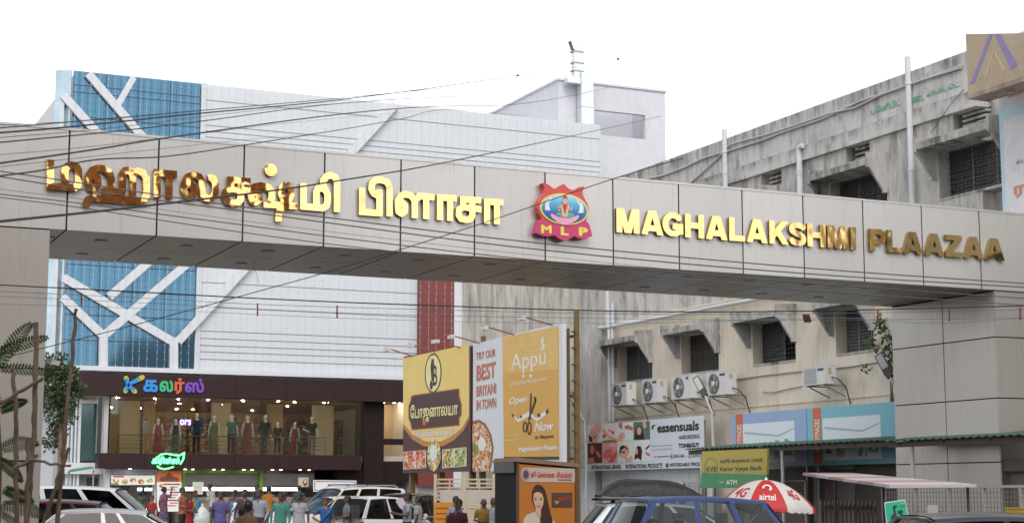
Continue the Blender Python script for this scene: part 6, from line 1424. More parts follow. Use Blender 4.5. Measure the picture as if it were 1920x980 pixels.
# ================================================================== people
def ellring(c, rx, ry, n=14): return [(c[0] + rx * math.cos(t), c[1] + ry * math.sin(t), c[2]) for t in np.linspace(0, 2 * math.pi, n, endpoint=False)]
POSES = {  # elbow and hand of the right (-x) and left (+x) arm, person faces -y, for a 1.70 m figure
 'hang': ((-.25, .03, 1.10), (-.27, -.06, .84), (.25, .03, 1.10), (.27, -.06, .84)),
 'walk': ((-.26, .08, 1.11), (-.27, .04, .86), (.25, -.02, 1.10), (.25, -.16, .87)),
 'phone': ((-.33, -.10, 1.24), (-.14, -.10, 1.52), (.26, .02, 1.11), (.22, -.12, .88)),
 'front': ((-.26, .0, 1.12), (-.06, -.24, 1.08), (.26, .0, 1.12), (.06, -.26, 1.05)),
 'hip': ((-.40, .06, 1.14), (-.19, -.03, 1.03), (.25, .03, 1.10), (.27, -.06, .84)),
 'hold': ((-.25, -.02, 1.12), (-.14, -.30, 1.18), (.25, -.02, 1.12), (.12, -.32, 1.16)),
 'raise': ((-.30, -.06, 1.30), (-.26, -.14, 1.58), (.25, .03, 1.10), (.27, -.06, .84)),
 'straight': ((-.24, .0, 1.10), (-.27, .0, .84), (.24, .0, 1.10), (.27, .0, .84)),
}
def hand_mesh(mb, wrist, direc, side_, k, mi):
    """palm, four unequal bent fingers and a thumb leaving the side of the palm"""
    w = np.array(wrist, float); d = np.array(direc, float); d /= np.linalg.norm(d); a = np.cross(d, (0, 1, .2)); a /= np.linalg.norm(a); a *= side_; b = np.cross(d, a)
    p = w + d * .045 * k
    mb.tube([w - d * .02 * k, w + d * .02 * k, p + d * .035 * k], [.022 * k, .030 * k, .034 * k], 8, mi)
    for i, (o, ln) in enumerate(((-.027, .068), (-.009, .078), (.009, .074), (.026, .060))):
        r = p + d * .03 * k + a * o * k; mb.tube([r, r + (d * .55 * ln - b * .12 * ln) * k, r + (d * .92 * ln - b * .42 * ln) * k], [.0095 * k, .0085 * k, .006 * k], 6, mi)
    r = w + d * .025 * k - a * .03 * k; mb.tube([r, r + (d * .03 - a * .026) * k, r + (d * .062 - a * .03 - b * .012) * k], [.012 * k, .010 * k, .007 * k], 6, mi)
SKD = mat('skin_dark', (.085, .040, .024), .55, var=.1); SKM = mat('skin_brown', (.17, .082, .05), .55, var=.1); HAIRB = mat('hair_black', (.008, .007, .007), .5, var=.2); EYE = mat('eye_dark', (.01, .008, .008), .4); LIP = mat('lip_brown', (.10, .032, .028), .5); SHOE = mat('shoe_dark', (.03, .022, .02), .6)
MANQ = mat('mannequin_white', (.62, .60, .57), .3, var=.03)
def cloth(name, col): return mat('cloth_' + name, tuple(q * .52 for q in col), .85, var=.3, scale=6, bump=.6, bscale=11)
def figure(name, label, cat, loc, rz, h, top, low, pose='hang', skin=SKD, sleeve='short', skirt=False, hair='short', blouse=None, group=None, lean=0.0, drape=None, mann=False, seed=0, shirt_out=True, coll=None):
    k = h / 1.70; t = thing(name, label, cat, loc, rz, group); E_ = POSES[pose]; rg = random.Random(seed)
    mb = MB(); B = []                                                      # bones (a, b, radius, region) for colouring
    wm = .93 if (skirt or hair in ('bun', 'braid')) else 1.0
    yo = lambda z: -lean * max(0, z - .9)
    tor = [(.80, .165, .115), (.90, .172, .122), (1.0, .160, .118), (1.10, .158, .112), (1.22, .178, .118), (1.32, .192, .115), (1.39, .170, .095), (1.44, .085, .07), (1.50, .058, .06), (1.55, .055, .06)]
    mb.grid([ellring((0, yo(z), z), rx * wm, ry) for z, rx, ry in tor], closed=True); n = 14; mb.f += [tuple(range(n))[::-1], tuple(range((len(tor) - 1) * n, len(tor) * n))]; mb.m += [0, 0]
    hz = yo(1.58)
    hd = [(1.475, .028, .035, -.02), (1.49, .048, .06, -.018), (1.52, .062, .078, -.008), (1.56, .070, .090, 0), (1.60, .075, .096, .004), (1.64, .074, .094, .006), (1.675, .058, .074, .008), (1.695, .03, .04, .008)]
    mb.grid([ellring((0, hz + dy, z), rx, ry, 16) for z, rx, ry, dy in hd], closed=True); o_ = len(mb.v) - 16 * len(hd); mb.f += [tuple(range(o_, o_ + 16))[::-1], tuple(range(len(mb.v) - 16, len(mb.v)))]; mb.m += [0, 0]
    mb.tube([(0, hz - .082, 1.59), (0, hz - .104, 1.553), (0, hz - .08, 1.545)], [.010, .017, .014], 8)
    for s_ in (-1, 1): mb.tube([(s_ * .070, hz + .01, 1.60), (s_ * .088, hz + .022, 1.585), (s_ * .074, hz + .01, 1.545)], [.012, .018, .010], 8)
    for s_, el, ha in ((-1, E_[0], E_[1]), (1, E_[2], E_[3])):
        sh_ = (s_ * .175 * wm, yo(1.38), 1.375); el = (el[0] * wm, el[1] + yo(el[2]), el[2]); ha = (ha[0] * wm, ha[1] + yo(ha[2]), ha[2])
        mid = tuple((a + b) / 2 for a, b in zip(sh_, el)); m2 = tuple((a * .65 + b * .35) for a, b in zip(el, ha))
        mb.tube([(s_ * .11, yo(1.38), 1.37), sh_, mid, el, m2, ha], [.05, .062, .050, .040, .041, .027], 10)
        B += [(sh_, mid, .058, 'sleeve'), (mid, el, .045, 'arm2'), (el, ha, .035, 'fore')]
    if skirt:
        sk_ = [(.03, .24, .20), (.3, .225, .18), (.6, .20, .155), (.82, .18, .135), (.95, .165, .12)]
        mb.grid([ellring((0, 0, z), rx * wm * (1 + .03 * rg.random()), ry, 18) for z, rx, ry in sk_], closed=True); o_ = len(mb.v) - 18 * len(sk_); mb.f += [tuple(range(o_, o_ + 18))[::-1], tuple(range(len(mb.v) - 18, len(mb.v)))]; mb.m += [0, 0]
        B += [((0, 0, .0), (0, 0, .88), .2, 'low')]
    else:
        st_ = .06 if pose == 'walk' else .02
        for s_ in (-1, 1):
            kn, an = (s_ * .10, -.02 - s_ * st_, .47), (s_ * .10, .02 - s_ * st_ * 2, .09)
            mb.tube([(s_ * .085, 0, .90), (s_ * .095, -.01, .70), kn, (s_ * .10, .012 - s_ * st_ * 1.5, .33), an], [.092, .086, .064, .060, .052], 12)
            mb.tube([(an[0], an[1] + .05, .045), (an[0], an[1] - .05, .045), (an[0], an[1] - .17, .03)], [.042, .045, .03], 8)
            B += [((s_ * .085, 0, .90), an, .08, 'low'), ((an[0], an[1] + .05, .03), (an[0], an[1] - .17, .03), .05, 'shoe')]
    hem = .86 if shirt_out else .97
    B += [((0, yo(1.4), 1.40), (0, 0, hem + .06), .15, 'top'), ((0, yo(1.46), 1.47), (0, hz, 1.62), .07, 'skin')]
    tmp = mb.build('body', [MANQ], local=True); tmp.scale = (1, 1, 1)
    rm = tmp.modifiers.new('r', 'REMESH'); rm.mode = 'VOXEL'; rm.voxel_size = .015; rm.use_smooth_shade = True
    sm_ = tmp.modifiers.new('s', 'SMOOTH'); sm_.factor = .5; sm_.iterations = 3
    dg = bpy.context.evaluated_depsgraph_get(); me = bpy.data.meshes.new_from_object(tmp.evaluated_get(dg))
    old = tmp.data; bpy.data.objects.remove(tmp); bpy.data.meshes.remove(old)
    V = np.empty(len(me.vertices) * 3); me.vertices.foreach_get('co', V); V = V.reshape(-1, 3); F = [tuple(p.vertices) for p in me.polygons]; bpy.data.meshes.remove(me)
    C = V[[f[0] for f in F]] * .5 + V[[f[2] for f in F]] * .5
    best = np.full(len(C), 1e9); reg = np.zeros(len(C), int); names = ['skin', 'sleeve', 'arm2', 'fore', 'low', 'shoe', 'top']
    for a, b, r, nm in B:
        a, b = np.array(a), np.array(b); d = b - a; tt = np.clip(((C - a) @ d) / (d @ d), 0, 1); ds = np.linalg.norm(C - a - tt[:, None] * d, axis=1) - r
        m_ = ds < best; best[m_] = ds[m_]; reg[m_] = names.index(nm)
    mats_ = [skin, top, low, SHOE, EYE, LIP, blouse or top, HAIRB, drape or top]
    lut = {'skin': 0, 'sleeve': 6, 'arm2': 6 if sleeve == 'long' else 0, 'fore': 6 if sleeve == 'long' else 0, 'low': 2, 'shoe': 3, 'top': 1}
    if sleeve == 'none': lut['sleeve'] = 0
    mi = np.array([lut[names[r]] for r in reg])
    torso = np.isin(reg, [names.index('top'), names.index('low')]) & (np.abs(C[:, 0]) < .24)
    mi[torso & (C[:, 2] >= hem) & (C[:, 2] < 1.44)] = 1; mi[torso & (C[:, 2] < hem)] = 2
    if blouse is not None: mi[torso & (C[:, 2] > 1.16) & (C[:, 0] < .03)] = 6
    nk = (C[:, 2] > 1.425) & (np.abs(C[:, 0]) < .1) & (np.hypot(C[:, 0], C[:, 1] - yo(1.45)) < .105); mi[nk] = 0
    vneck = (C[:, 1] < yo(1.4) - .05) & (C[:, 2] > 1.36) & (np.abs(C[:, 0]) < (C[:, 2] - 1.34) * .5) & (C[:, 2] < 1.47); mi[vneck] = 0
    head = C[:, 2] > 1.50; fr = C[:, 1] < hz - .05
    if not mann:
        for s_ in (-1, 1):
            mi[head & fr & (np.hypot((C[:, 0] - s_ * .031) / 1.5, C[:, 2] - 1.597) < .010)] = 4
            mi[head & fr & (np.abs(C[:, 0] - s_ * .033) < .022) & (np.abs(C[:, 2] - 1.622) < .006)] = 7
        mi[head & fr & (np.abs(C[:, 0]) < .026) & (np.abs(C[:, 2] - 1.515) < .009)] = 5
        if coll == 'moustache': mi[head & fr & (np.abs(C[:, 0]) < .032) & (np.abs(C[:, 2] - 1.533) < .008)] = 7
    elif hair == 'none': mi[head] = 0
    ob_ = MB(); ob_.v = [tuple(q) for q in V]; ob_.f = F; ob_.m = mi.tolist()
    for s_, el, ha in ((-1, E_[0], E_[1]), (1, E_[2], E_[3])):
        ha = np.array((ha[0] * wm, ha[1] + yo(ha[2]), ha[2])); el = np.array((el[0] * wm, el[1] + yo(el[2]), el[2])); hand_mesh(ob_, ha, ha - el, s_, 1.0, 0)
    ob_.v = [(x * k, y * k, z * k) for x, y, z in ob_.v]
    ob_.build('body', mats_, t, smooth=70, local=True)
    if hair != 'none':
        hb = MB(); rows = []
        low_ = {'short': 1.60, 'bun': 1.56, 'braid': 1.56, 'bald': 1.60}[hair]
        for z, rx, ry in ((1.545, .074, .092), (1.58, .080, .100), (1.615, .084, .104), (1.634, .085, .105), (1.65, .083, .102), (1.68, .070, .086), (1.705, .045, .055), (1.715, .012, .014)):
            rows.append([((rx * math.cos(a)) * (1 + .02 * math.sin(5 * a + z * 40)), hz + .012 + max(ry * math.sin(a), -ry if z > 1.63 else (.01 if z > 1.57 else .035)) * (1 + .03 * math.sin(7 * a + z * 60)), z) for a in np.linspace(0, 2 * math.pi, 18, endpoint=False)])
        hb.grid(rows, closed=True); hb.f += [tuple(range(18))[::-1], tuple(range(len(hb.v) - 18, len(hb.v)))]; hb.m += [0, 0]
        if hair == 'bun': hb.lathe((0, hz + .10, 1.585), (0, 1, .1), [(-.03, .02), (-.01, .05), (.03, .05), (.055, .02)], 10)
        if hair == 'braid': hb.tube([(0, hz + .09, 1.58), (.01, hz + .135, 1.45), (0, hz + .15, 1.30), (.01, hz + .15, 1.12)], [.035, .03, .026, .012], 8)
        hb.v = [(x * k, y * k, z * k) for x, y, z in hb.v]
        if hair != 'bald': hb.build('hair', HAIRB, t, smooth=60, local=True)
    if drape is not None:                                                   # end of the sari over the left shoulder
        db = MB(); P1 = [(-.19, -.115, .96), (-.13, -.150, 1.04), (-.02, -.158, 1.15), (.08, -.142, 1.26), (.14, -.100, 1.38), (.155, -.01, 1.425), (.15, .09, 1.37), (.14, .13, 1.2), (.13, .15, 1.0), (.12, .16, .8)]
        db.grid([[(x * wm - .07, y + yo(z) - .0, z - .04), (x * wm, y + yo(z) - .022, z + .012), (x * wm + .06, y + yo(z) - .004, z + .05)] for x, y, z in P1]); db.v = [(x * k, y * k, z * k) for x, y, z in db.v]; db.build('sari_end', drape, t, smooth=60, local=True)
    return t, k
def person(label, px, top_y, dep, base, face, top, low, **kw):
    h = CZ + (926 - top_y) * dep / FPX - base
    h = min(max(h, 1.38), 1.82)
    return figure('person', label, 'person', onG(px, dep, base), HR + R(face), h, top, low, **kw)
c = cloth
NAVYT, BLKT, GREYT, KHAKI, JEAN = c('navy', (.03, .035, .05)), c('black', (.018, .018, .02)), c('grey', (.14, .14, .14)), c('khaki', (.22, .15, .09)), c('denim', (.07, .11, .17))
def plaid(name, a, b):
    m, t, bs = _new(name); N = t.nodes; Lk = t.links; tc = N.new('ShaderNodeTexCoord'); ck_ = N.new('ShaderNodeTexChecker'); ck_.inputs['Scale'].default_value = 26; ck_.inputs['Color1'].default_value = (*a, 1); ck_.inputs['Color2'].default_value = (*b, 1)
    Lk.new(tc.outputs['Object'], ck_.inputs['Vector']); Lk.new(ck_.outputs[0], bs.inputs['Base Color']); bs.inputs['Roughness'].default_value = .85; MATS[name] = m; return m
person('man in salmon pink shirt looking down at his hands', 342.7, 913.6, 53, .15, 75, c('salmon', (.52, .18, .12)), BLKT, pose='front', sleeve='long', seed=1)
person('woman in red sari with gold border beside the man in salmon', 357, 924.5, 51, .15, 60, c('red', (.40, .02, .025)), c('red', (.4, .02, .025)), pose='front', skirt=True, hair='braid', drape=c('gold', (.45, .26, .06)), seed=2)
person('man in light blue shirt next to the woman in red sari', 366, 919, 53, .15, 25, c('skyblue', (.10, .34, .55)), NAVYT, seed=3, pose='hang')
person('tall dark man in pale checked shirt leaning at the counter', 400, 906, 62, .30, -110, plaid('cloth_pale_check', (.42, .42, .36), (.24, .27, .24)), JEAN, pose='front', sleeve='long', lean=.25, seed=4)
person('man in violet polo shirt and khaki trousers facing the street', 414.5, 920.3, 46, 0, 5, c('violet', (.17, .14, .42)), KHAKI, pose='walk', coll='moustache', seed=5)
person('woman in white sari printed with blue behind the violet polo', 438, 924.5, 49, 0, -10, blobs('cloth_blue_print', [(.55, .6, .68), (.6, .65, .7), (.12, .28, .55), (.55, .62, .7)], 26.0), MATS['cloth_blue_print'], skirt=True, hair='bun', blouse=c('blueblouse', (.08, .25, .5)), drape=MATS['cloth_blue_print'], seed=6, skin=SKM)
person('man in faded purple shirt behind the woman in printed sari', 441, 917, 58, .15, 180, c('faded', (.16, .13, .24)), GREYT, seed=7)
person('man in plum shirt right of the woman in printed sari', 459, 916.7, 48, 0, 0, c('plum', (.115, .045, .085)), GREYT, sleeve='long', coll='moustache', seed=8)
person('man in white shirt holding a telephone to his ear', 486.4, 917.5, 46, 0, -15, c('whiteshirt', (.50, .53, .62)), NAVYT, pose='phone', sleeve='long', shirt_out=False, seed=9)
person('man in bright orange shirt behind the man on the telephone', 504.4, 910.5, 58, .15, 150, c('orange', (.60, .22, .02)), GREYT, seed=10)
person('man in dark green shirt standing on the shop step', 481, 907, 62, .30, -60, c('darkgreen', (.02, .07, .055)), NAVYT, seed=11)
person('older man in green checked shirt facing the street', 527, 923.8, 45, 0, 5, plaid('cloth_green_check', (.03, .16, .13), (.06, .24, .19)), GREYT, sleeve='long', pose='walk', seed=12)
person('man in pale blue shirt hidden behind the green checked shirt', 533, 922, 50, 0, 0, c('paleblue', (.20, .26, .50)), NAVYT, seed=13)
person('heavy man in white polo shirt and black trousers', 561.4, 923, 45, 0, 0, c('white', (.58, .58, .63)), BLKT, pose='hang', coll='moustache', seed=14)
person('man in teal shirt behind the white polo shirt', 561, 909.7, 62, .30, 180, c('teal', (.02, .14, .12)), NAVYT, seed=15)
person('woman in plain blue sari with a hand on her waist', 611, 932.4, 43, 0, 10, c('bluesari', (.035, .15, .46)), c('bluesari', (.035, .15, .46)), pose='hip', skirt=True, hair='bun', drape=c('bluesari2', (.045, .18, .52)), seed=16, skin=SKM)
person('man in grey shirt with dark backpack beside the white hatchback', 651, 928.5, 45, 0, -70, c('greyshirt', (.26, .28, .33)), NAVYT, pose='front', seed=17)
wp, _ = person('man in white shirt holding pink papers', 764, 923.5, 42, 0, -80, c('whitestaff', (.52, .56, .66)), BLKT, pose='hold', shirt_out=False, seed=18)
person('man in white shirt behind the man with papers', 784, 928.5, 43, 0, -100, c('whitestaff2', (.54, .57, .66)), JEAN, pose='hip', seed=19)
person('man in maroon shirt in front of the truck tail board', 859, 935, 32, 0, -35, c('maroon', (.09, .012, .018)), BLKT, pose='front', seed=20)
person('man in white and blue shirt behind the maroon shirt', 855, 929.5, 41, 0, 160, c('whiteblue', (.42, .46, .62)), BLKT, seed=21)
person('bald man in mustard yellow shirt by the cream gate', 907, 933.4, 40, 0, 10, c('mustard', (.42, .22, .03)), GREYT, pose='front', hair='bald', seed=22)
person('man in white shirt half behind the advert kiosk', 926, 931, 39.5, 0, -70, c('white3', (.52, .56, .68)), BLKT, hair='bald', pose='hang', seed=23)
person('man in brown shirt seen from behind near the camera', 466, 938, 27.5, 0, 175, c('brown', (.20, .115, .06)), GREYT, seed=24)
person('person in white shirt hidden behind the brown shirt', 455, 948, 29.5, 0, 165, c('white4', (.52, .54, .62)), GREYT, seed=25)
person('seated looking woman in red near the food banner', 285, 927.8, 55, .15, -20, c('scarlet', (.42, .03, .02)), c('scarlet', (.42, .03, .02)), skirt=True, hair='bun', seed=26, skin=SKM)
person('woman in dark printed sari raising one arm by the menu banner', 308, 912, 57, .30, 140, blobs('cloth_dark_print', [(.06, .03, .06), (.03, .02, .05), (.25, .05, .08), (.05, .06, .12)], 20.0), MATS['cloth_dark_print'], pose='raise', skirt=True, hair='bun', seed=27)
person('dark haired person under the food banner at the side counter', 264, 920, 58, .15, 160, c('dull', (.06, .045, .05)), BLKT, seed=28)
person('black haired person passing left of the blue van window', 1223, 972, 14, 0, 180, c('dull2', (.05, .05, .06)), BLKT, seed=29)
person('black haired person passing under the blue van side window', 1271, 974, 14, 0, 180, c('dull3', (.08, .06, .05)), BLKT, seed=30)
pp = onG(756, 41.7); pl = Plane((pp[0], pp[1], 0), RT, np.array((0.05, 0, 1.0)))
tag(flat(pl, [(737, 938), (747, 931), (757, 942), (747, 953)], mat('paper_pink', (.50, .40, .55), .7), None, 'paper_sheaf', 0, .02), 'sheaf of pink papers held by the man in white shirt', 'papers')
bg_ = onG(380, 51, .15)
bagm = MB(); bagm.grid([[(bg_[0] + r * math.cos(t) * (1 + .15 * math.sin(3 * t + z * 9)), bg_[1] + r * math.sin(t) * .8, bg_[2] + z) for t in np.linspace(0, 2 * math.pi, 14, endpoint=False)] for z, r in ((.42, .12), (.5, .22), (.7, .26), (.9, .22), (1.05, .10), (1.12, .03), (1.2, .05))], closed=True)
tag(bagm.build('carrier_bag', mat('plastic_bag', (.50, .55, .55), .35, bump=.8, bscale=12), smooth=60), 'bulging white plastic carrier bag beside the man in light blue', 'bag')
bagp = onG(655, 44.7); bk = MB(); bk.grid([[(bagp[0] + .16 + a * .09, bagp[1] - .05 + b * .10, .98 + z) for a, b in ((-1, -1), (1, -1), (1.1, 0), (1, 1), (-1, 1), (-1.1, 0))] for z in (0, .04, .30, .36)], closed=True); bk.f += [(0, 1, 2, 3, 4, 5)[::-1], (18, 19, 20, 21, 22, 23)]; bk.m += [0, 0]
tag(bk.build('backpack', mat('backpack_black', (.03, .03, .035), .7, bump=.4)), 'dark backpack on the man in grey shirt', 'backpack')

# ---------------------------------------------------------------- mannequins in the show window
def mann(label, xz, top, low, h, **kw):
    x = front(BY + .75).uv(150 + xz / 3.048, 800)[0]
    t, k = figure('mannequin', label, 'mannequin', (x, BY + .75, ZF + .03), R(-8), h, top, low, pose=kw.pop('pose', 'straight'), skin=MANQ, hair='none', mann=True, group='dressed mannequins in the show window', **kw)
    MB().lathe((0, 0, -.045), (0, 0, 1), [(0, .26), (.035, .26), (.045, .05)], 18).build('stand', RAIL, t, smooth=40, local=True)
mann('white mannequin in a pink dress, leftmost full figure', 447, c('pink', (.45, .03, .10)), c('pink', (.45, .03, .1)), 1.55, skirt=True, sleeve='none')
mann('white mannequin in a black and green dress', 547, c('blackdress', (.02, .022, .04)), c('greenskirt', (.05, .12, .05)), 1.55, skirt=True, sleeve='none')
mann('tall mannequin in a navy shirt and dark trousers', 667, c('navyshirt', (.025, .05, .16)), BLKT, 1.84, sleeve='long')
mann('mannequin in a green and gold sari', 767, c('goldgreen', (.22, .24, .06)), c('goldcloth', (.34, .26, .12)), 1.74, skirt=True, blouse=c('goldblouse', (.3, .22, .06)), sleeve='none', drape=c('goldgreen', (.22, .24, .06)))
mann('mannequin in a mint green shirt and dark trousers', 867, c('mint', (.10, .30, .18)), NAVYT, 1.80, sleeve='short')
mann('mannequin in an orange sari with blue end', 958, c('orangesari', (.42, .09, .03)), c('orangesari', (.42, .09, .03)), 1.78, skirt=True, sleeve='none', drape=c('bluesilk', (.05, .06, .25)))
mann('mannequin in a black shirt and blue jeans', 1058, BLKT, JEAN, 1.80, sleeve='long')
mann('small child mannequin in dark clothes', 1130, c('childdark', (.03, .035, .06)), NAVYT, 1.50, sleeve='long')
mann('small mannequin in a red frock', 1228, c('redfrock', (.42, .02, .04)), c('redfrock', (.42, .02, .04)), 1.48, skirt=True, sleeve='none')
mann('mannequin in a black shirt and beige trousers, rightmost', 1325, BLKT, c('beige', (.42, .34, .24)), 1.78, sleeve='short', pose='hip')
x = front(BY + .75).uv(150 + 378 / 3.048, 800)[0]
bst = thing('torso_form', 'headless torso form in a pale waistcoat on a wooden stand', 'mannequin', (x, BY + .75, ZF))
mb = MB(); mb.grid([ellring((x, BY + .75, ZF + z), rx, ry) for z, rx, ry in ((.95, .16, .11), (1.1, .155, .11), (1.3, .2, .12), (1.42, .17, .1), (1.48, .07, .06))], closed=True); mb.build('torso', c('waistcoat', (.45, .46, .48)), bst, smooth=60)
mb = MB(); mb.tube([(x, BY + .75, ZF), (x, BY + .75, ZF + .96)], .025, 6); mb.build('stand', SHELF, bst); mb = MB(); mb.lathe((x, BY + .75, ZF + 1.47), (0, 0, 1), [(0, .06), (.06, .06), (.11, .03)], 12); mb.build('cap', HAIRB, bst, smooth=40)

# ================================================================== umbrella
um = onG(1437, 27); UR, UZ0, UZ1 = .79, CZ - .19, CZ + .235
ub_ = thing('beach_umbrella', 'red and white beach umbrella with advertising over the van', 'umbrella', um, HR)
tilt = .05
def upt(u, th, lift=0.0):
    """canopy point: u 0 apex .. 1 rim, th around"""
    sag = 1 - .05 * (1 - math.cos(((th / (math.pi / 4)) % 1 - .5) * 2 * math.pi)) * u * .5
    r = UR * u * sag; z = UZ1 - (UZ1 - UZ0) * (u ** 2.1) + lift; x, y = r * math.cos(th), r * math.sin(th); return (x, y, z - x * tilt)
URED, UWH = mat('umbrella_red', (.46, .022, .022), .6, var=.08), mat('umbrella_white', (.56, .52, .50), .6, var=.05)
for g_ in range(8):
    t0_ = g_ * math.pi / 4 - math.pi / 8 - math.pi / 2 - .12; rows = [[upt(u, t0_ + f * math.pi / 4) for f in np.linspace(.004, .996, 9)] for u in np.linspace(.02, 1, 9)]
    rows.append([(p[0] * 1.005, p[1] * 1.005, p[2] - .075 - .02 * (i % 2)) for i, p in enumerate(rows[-1])])
    mb = MB(); mb.grid(rows); mb.build('canopy_panel', URED if g_ % 2 == 0 else UWH, ub_, smooth=50, local=True)
def utext(s, gidx, u0, u1, wid, m, bd):
    lp = text_loops(s, bd); al = np.concatenate(lp); lo, hi = al.min(0), al.max(0); v, f = fill_loops([(l - lo) / (hi - lo) for l in lp]); th = gidx * math.pi / 4 - math.pi / 2 - .12
    mb = MB(); mb.add([upt(u1 + (u0 - u1) * q[1], th + (q[0] - .5) * wid / (.35 + .65 * (u1 + (u0 - u1) * q[1])), .012) for q in v], f); mb.build('lettering', m, ub_, local=True)
utext('airtel', 0, .76, .90, .36, WB, .02); utext('4G', 1, .62, .86, .32, URED, .02); utext('4G', -1, .62, .86, .32, URED, .02)
lp = strokes_shape([arc(0, 0, .5, .42, -60, 200, 18)], .13, n=60); al = np.concatenate(lp); v, f = fill_loops([(l - al.min(0)) / (al.max(0) - al.min(0)) for l in lp]); mb = MB()
mb.add([upt(.68 - .20 * q[1], -math.pi / 2 - .12 + (q[0] - .5) * .34, .012) for q in v], f); mb.build('swirl_mark', WB, ub_, local=True)
mb = MB(); mb.tube([(0, 0, 0), (0, 0, UZ1 - .02)], .018, 8); mb.build('pole', POSTM, ub_, local=True)
mb = MB(); mb.lathe((0, 0, UZ1 - .015), (0, 0, 1), [(0, .03), (.02, .028), (.06, .008)], 10); mb.build('finial', WB, ub_, local=True)
for g_ in range(8):
    th = g_ * math.pi / 4 - math.pi / 8 - math.pi / 2 - .12; mb = MB(); mb.tube([upt(u, th, -.015) for u in (.03, .3, .6, 1)], .006, 4); mb.build('rib', STEEL, ub_, local=True)

# ================================================================== overhead wires
WIR = mat('wire_black', (.022, .020, .020), .6, var=0); WIG = mat('wire_grey', (.13, .115, .11), .6, var=0); WIB = mat('wire_blue', (.12, .2, .34), .6, var=0)
def wire(pts, r, label, dep=20.0, m=WIR):
    pts = [tuple(map(float, p)) for p in pts]; a, b = pts[0], pts[1]; e, f = pts[-1], pts[-2]
    if a[0] <= 5: pts = [(a[0] - 160, a[1] - (b[1] - a[1]) / (b[0] - a[0]) * 160)] + pts
    if e[0] >= 1915: pts = pts + [(e[0] + 160, e[1] + (e[1] - f[1]) / (e[0] - f[0]) * 160)]
    if hasattr(dep, '__len__'): xa, xb = pts[0][0], pts[-1][0]; P_ = [pD(x, y, 1 / (1 / dep[0] + (1 / dep[1] - 1 / dep[0]) * (x - xa) / (xb - xa))) for x, y in pts]
    else: P_ = [pD(x, y, dep) for x, y in pts]
    sm = []
    for i in range(len(P_) - 1):                                            # Catmull-Rom between supports
        p0, p1, p2, p3 = P_[max(i - 1, 0)], P_[i], P_[i + 1], P_[min(i + 2, len(P_) - 1)]
        for t_ in np.linspace(0, 1, 6, endpoint=False): sm.append(.5 * ((2 * p1) + (-p0 + p2) * t_ + (2 * p0 - 5 * p1 + 4 * p2 - p3) * t_ ** 2 + (-p0 + 3 * p1 - 3 * p2 + p3) * t_ ** 3))
    sm.append(P_[-1]); return tag(MB().tube(sm, r, 5).build('overhead_wire', m, smooth=80), label, 'wire', 'overhead wires crossing the street')
wire([(0, 240), (300, 214), (640, 184), (900, 158), (1079, 138)], .006, 'topmost thin wire over the blue glass running to the duct', (13, 82))
wire([(0, 249), (130, 238), (373, 213), (640, 187), (860, 158), (1040, 131), (1081, 126)], .009, 'dark wire over the blue glass rising to the duct', (13, 82))
wire([(0, 267), (200, 248), (373, 228), (640, 194), (840, 182), (1000, 178)], .007, 'third wire down over the blue glass panes', (13, 88))
wire([(0, 306), (180, 280), (337, 255), (640, 214), (810, 200), (965, 196), (1070, 180), (1151, 162)], .008, 'wire rising from the left arch end to the roof room', (11, 83))
wire([(0, 313), (184, 292), (458, 262), (640, 243), (850, 206)], .0025, 'hair thin wire above the Tamil lettering', (11, 79))
wire([(0, 330), (80, 319), (184, 299), (314, 293), (458, 272), (640, 243), (753, 223), (850, 206), (985, 218)], .007, 'kinked wire just above the Tamil lettering', (11, 79.5))
wire([(0, 415), (296, 383), (640, 338), (950, 281), (1240, 218)], .010, 'heavy dark wire slanting up across the Tamil lettering', (10, 88))
wire([(0, 672), (240, 612), (480, 547), (640, 502), (900, 420), (1151, 335), (1280, 297)], .0055, 'long slanting wire crossing under and over the arch', 19.2)
wire([(0, 321), (150, 343), (300, 366), (458, 388), (640, 411), (950, 449), (1280, 482), (1600, 509), (1920, 531)], .0085, 'upper of four cables sagging across the arch front', 20.6, WIG)
wire([(0, 331), (150, 355), (300, 376), (458, 396), (640, 421), (950, 461), (1280, 494), (1600, 519), (1920, 538)], .0085, 'second of four cables sagging across the arch front', 20.7, WIG)
wire([(0, 364), (150, 381), (296, 401), (458, 422), (640, 446), (950, 482), (1240, 508), (1600, 537), (1920, 559)], .007, 'third of four cables sagging across the arch front', 20.8, WIG)
wire([(0, 370), (150, 389), (296, 412), (458, 436), (640, 460), (950, 494), (1240, 519), (1600, 550), (1920, 572)], .0065, 'lowest of four cables sagging across the arch front', 20.9, WIG)
wire([(0, 534), (240, 546), (480, 559), (740, 570), (1160, 583), (1500, 583), (1920, 573)], .008, 'thick black cable sagging below the arch soffit', 20.3)
wire([(0, 546), (240, 557), (480, 570), (760, 579), (1160, 588), (1500, 588), (1920, 580)], .0035, 'thin grey wire just below the thick black cable', 20.4, WIG)
wire([(0, 555), (240, 566), (480, 579), (760, 590), (1160, 597), (1500, 600), (1920, 596)], .003, 'lower thin grey wire under the arch', 20.5, WIG)
wire([(0, 570), (240, 577), (480, 589), (760, 600), (1160, 606), (1560, 596), (1640, 600), (1760, 606), (1920, 596)], .003, 'thin blue wire lowest of the bundle under the arch', 20.55, WIB)
wire([(0, 235), (200, 224), (420, 208), (640, 188)], .0025, 'faint thin wire grazing the top of the arch at left', (12, 79))
wire([(0, 258), (200, 241), (420, 214), (640, 194), (960, 172), (1047, 160)], .003, 'faint second wire over the arch top', (12, 85))
wire([(0, 290), (160, 276), (380, 250), (610, 224), (830, 204)], .0025, 'faint wire above the third fascia joint', (11, 79))
wire([(0, 355), (200, 379), (458, 414), (700, 444), (1000, 478), (1400, 517), (1920, 548)], .003, 'faint thin line between the four sagging cables', 20.75, WIG)
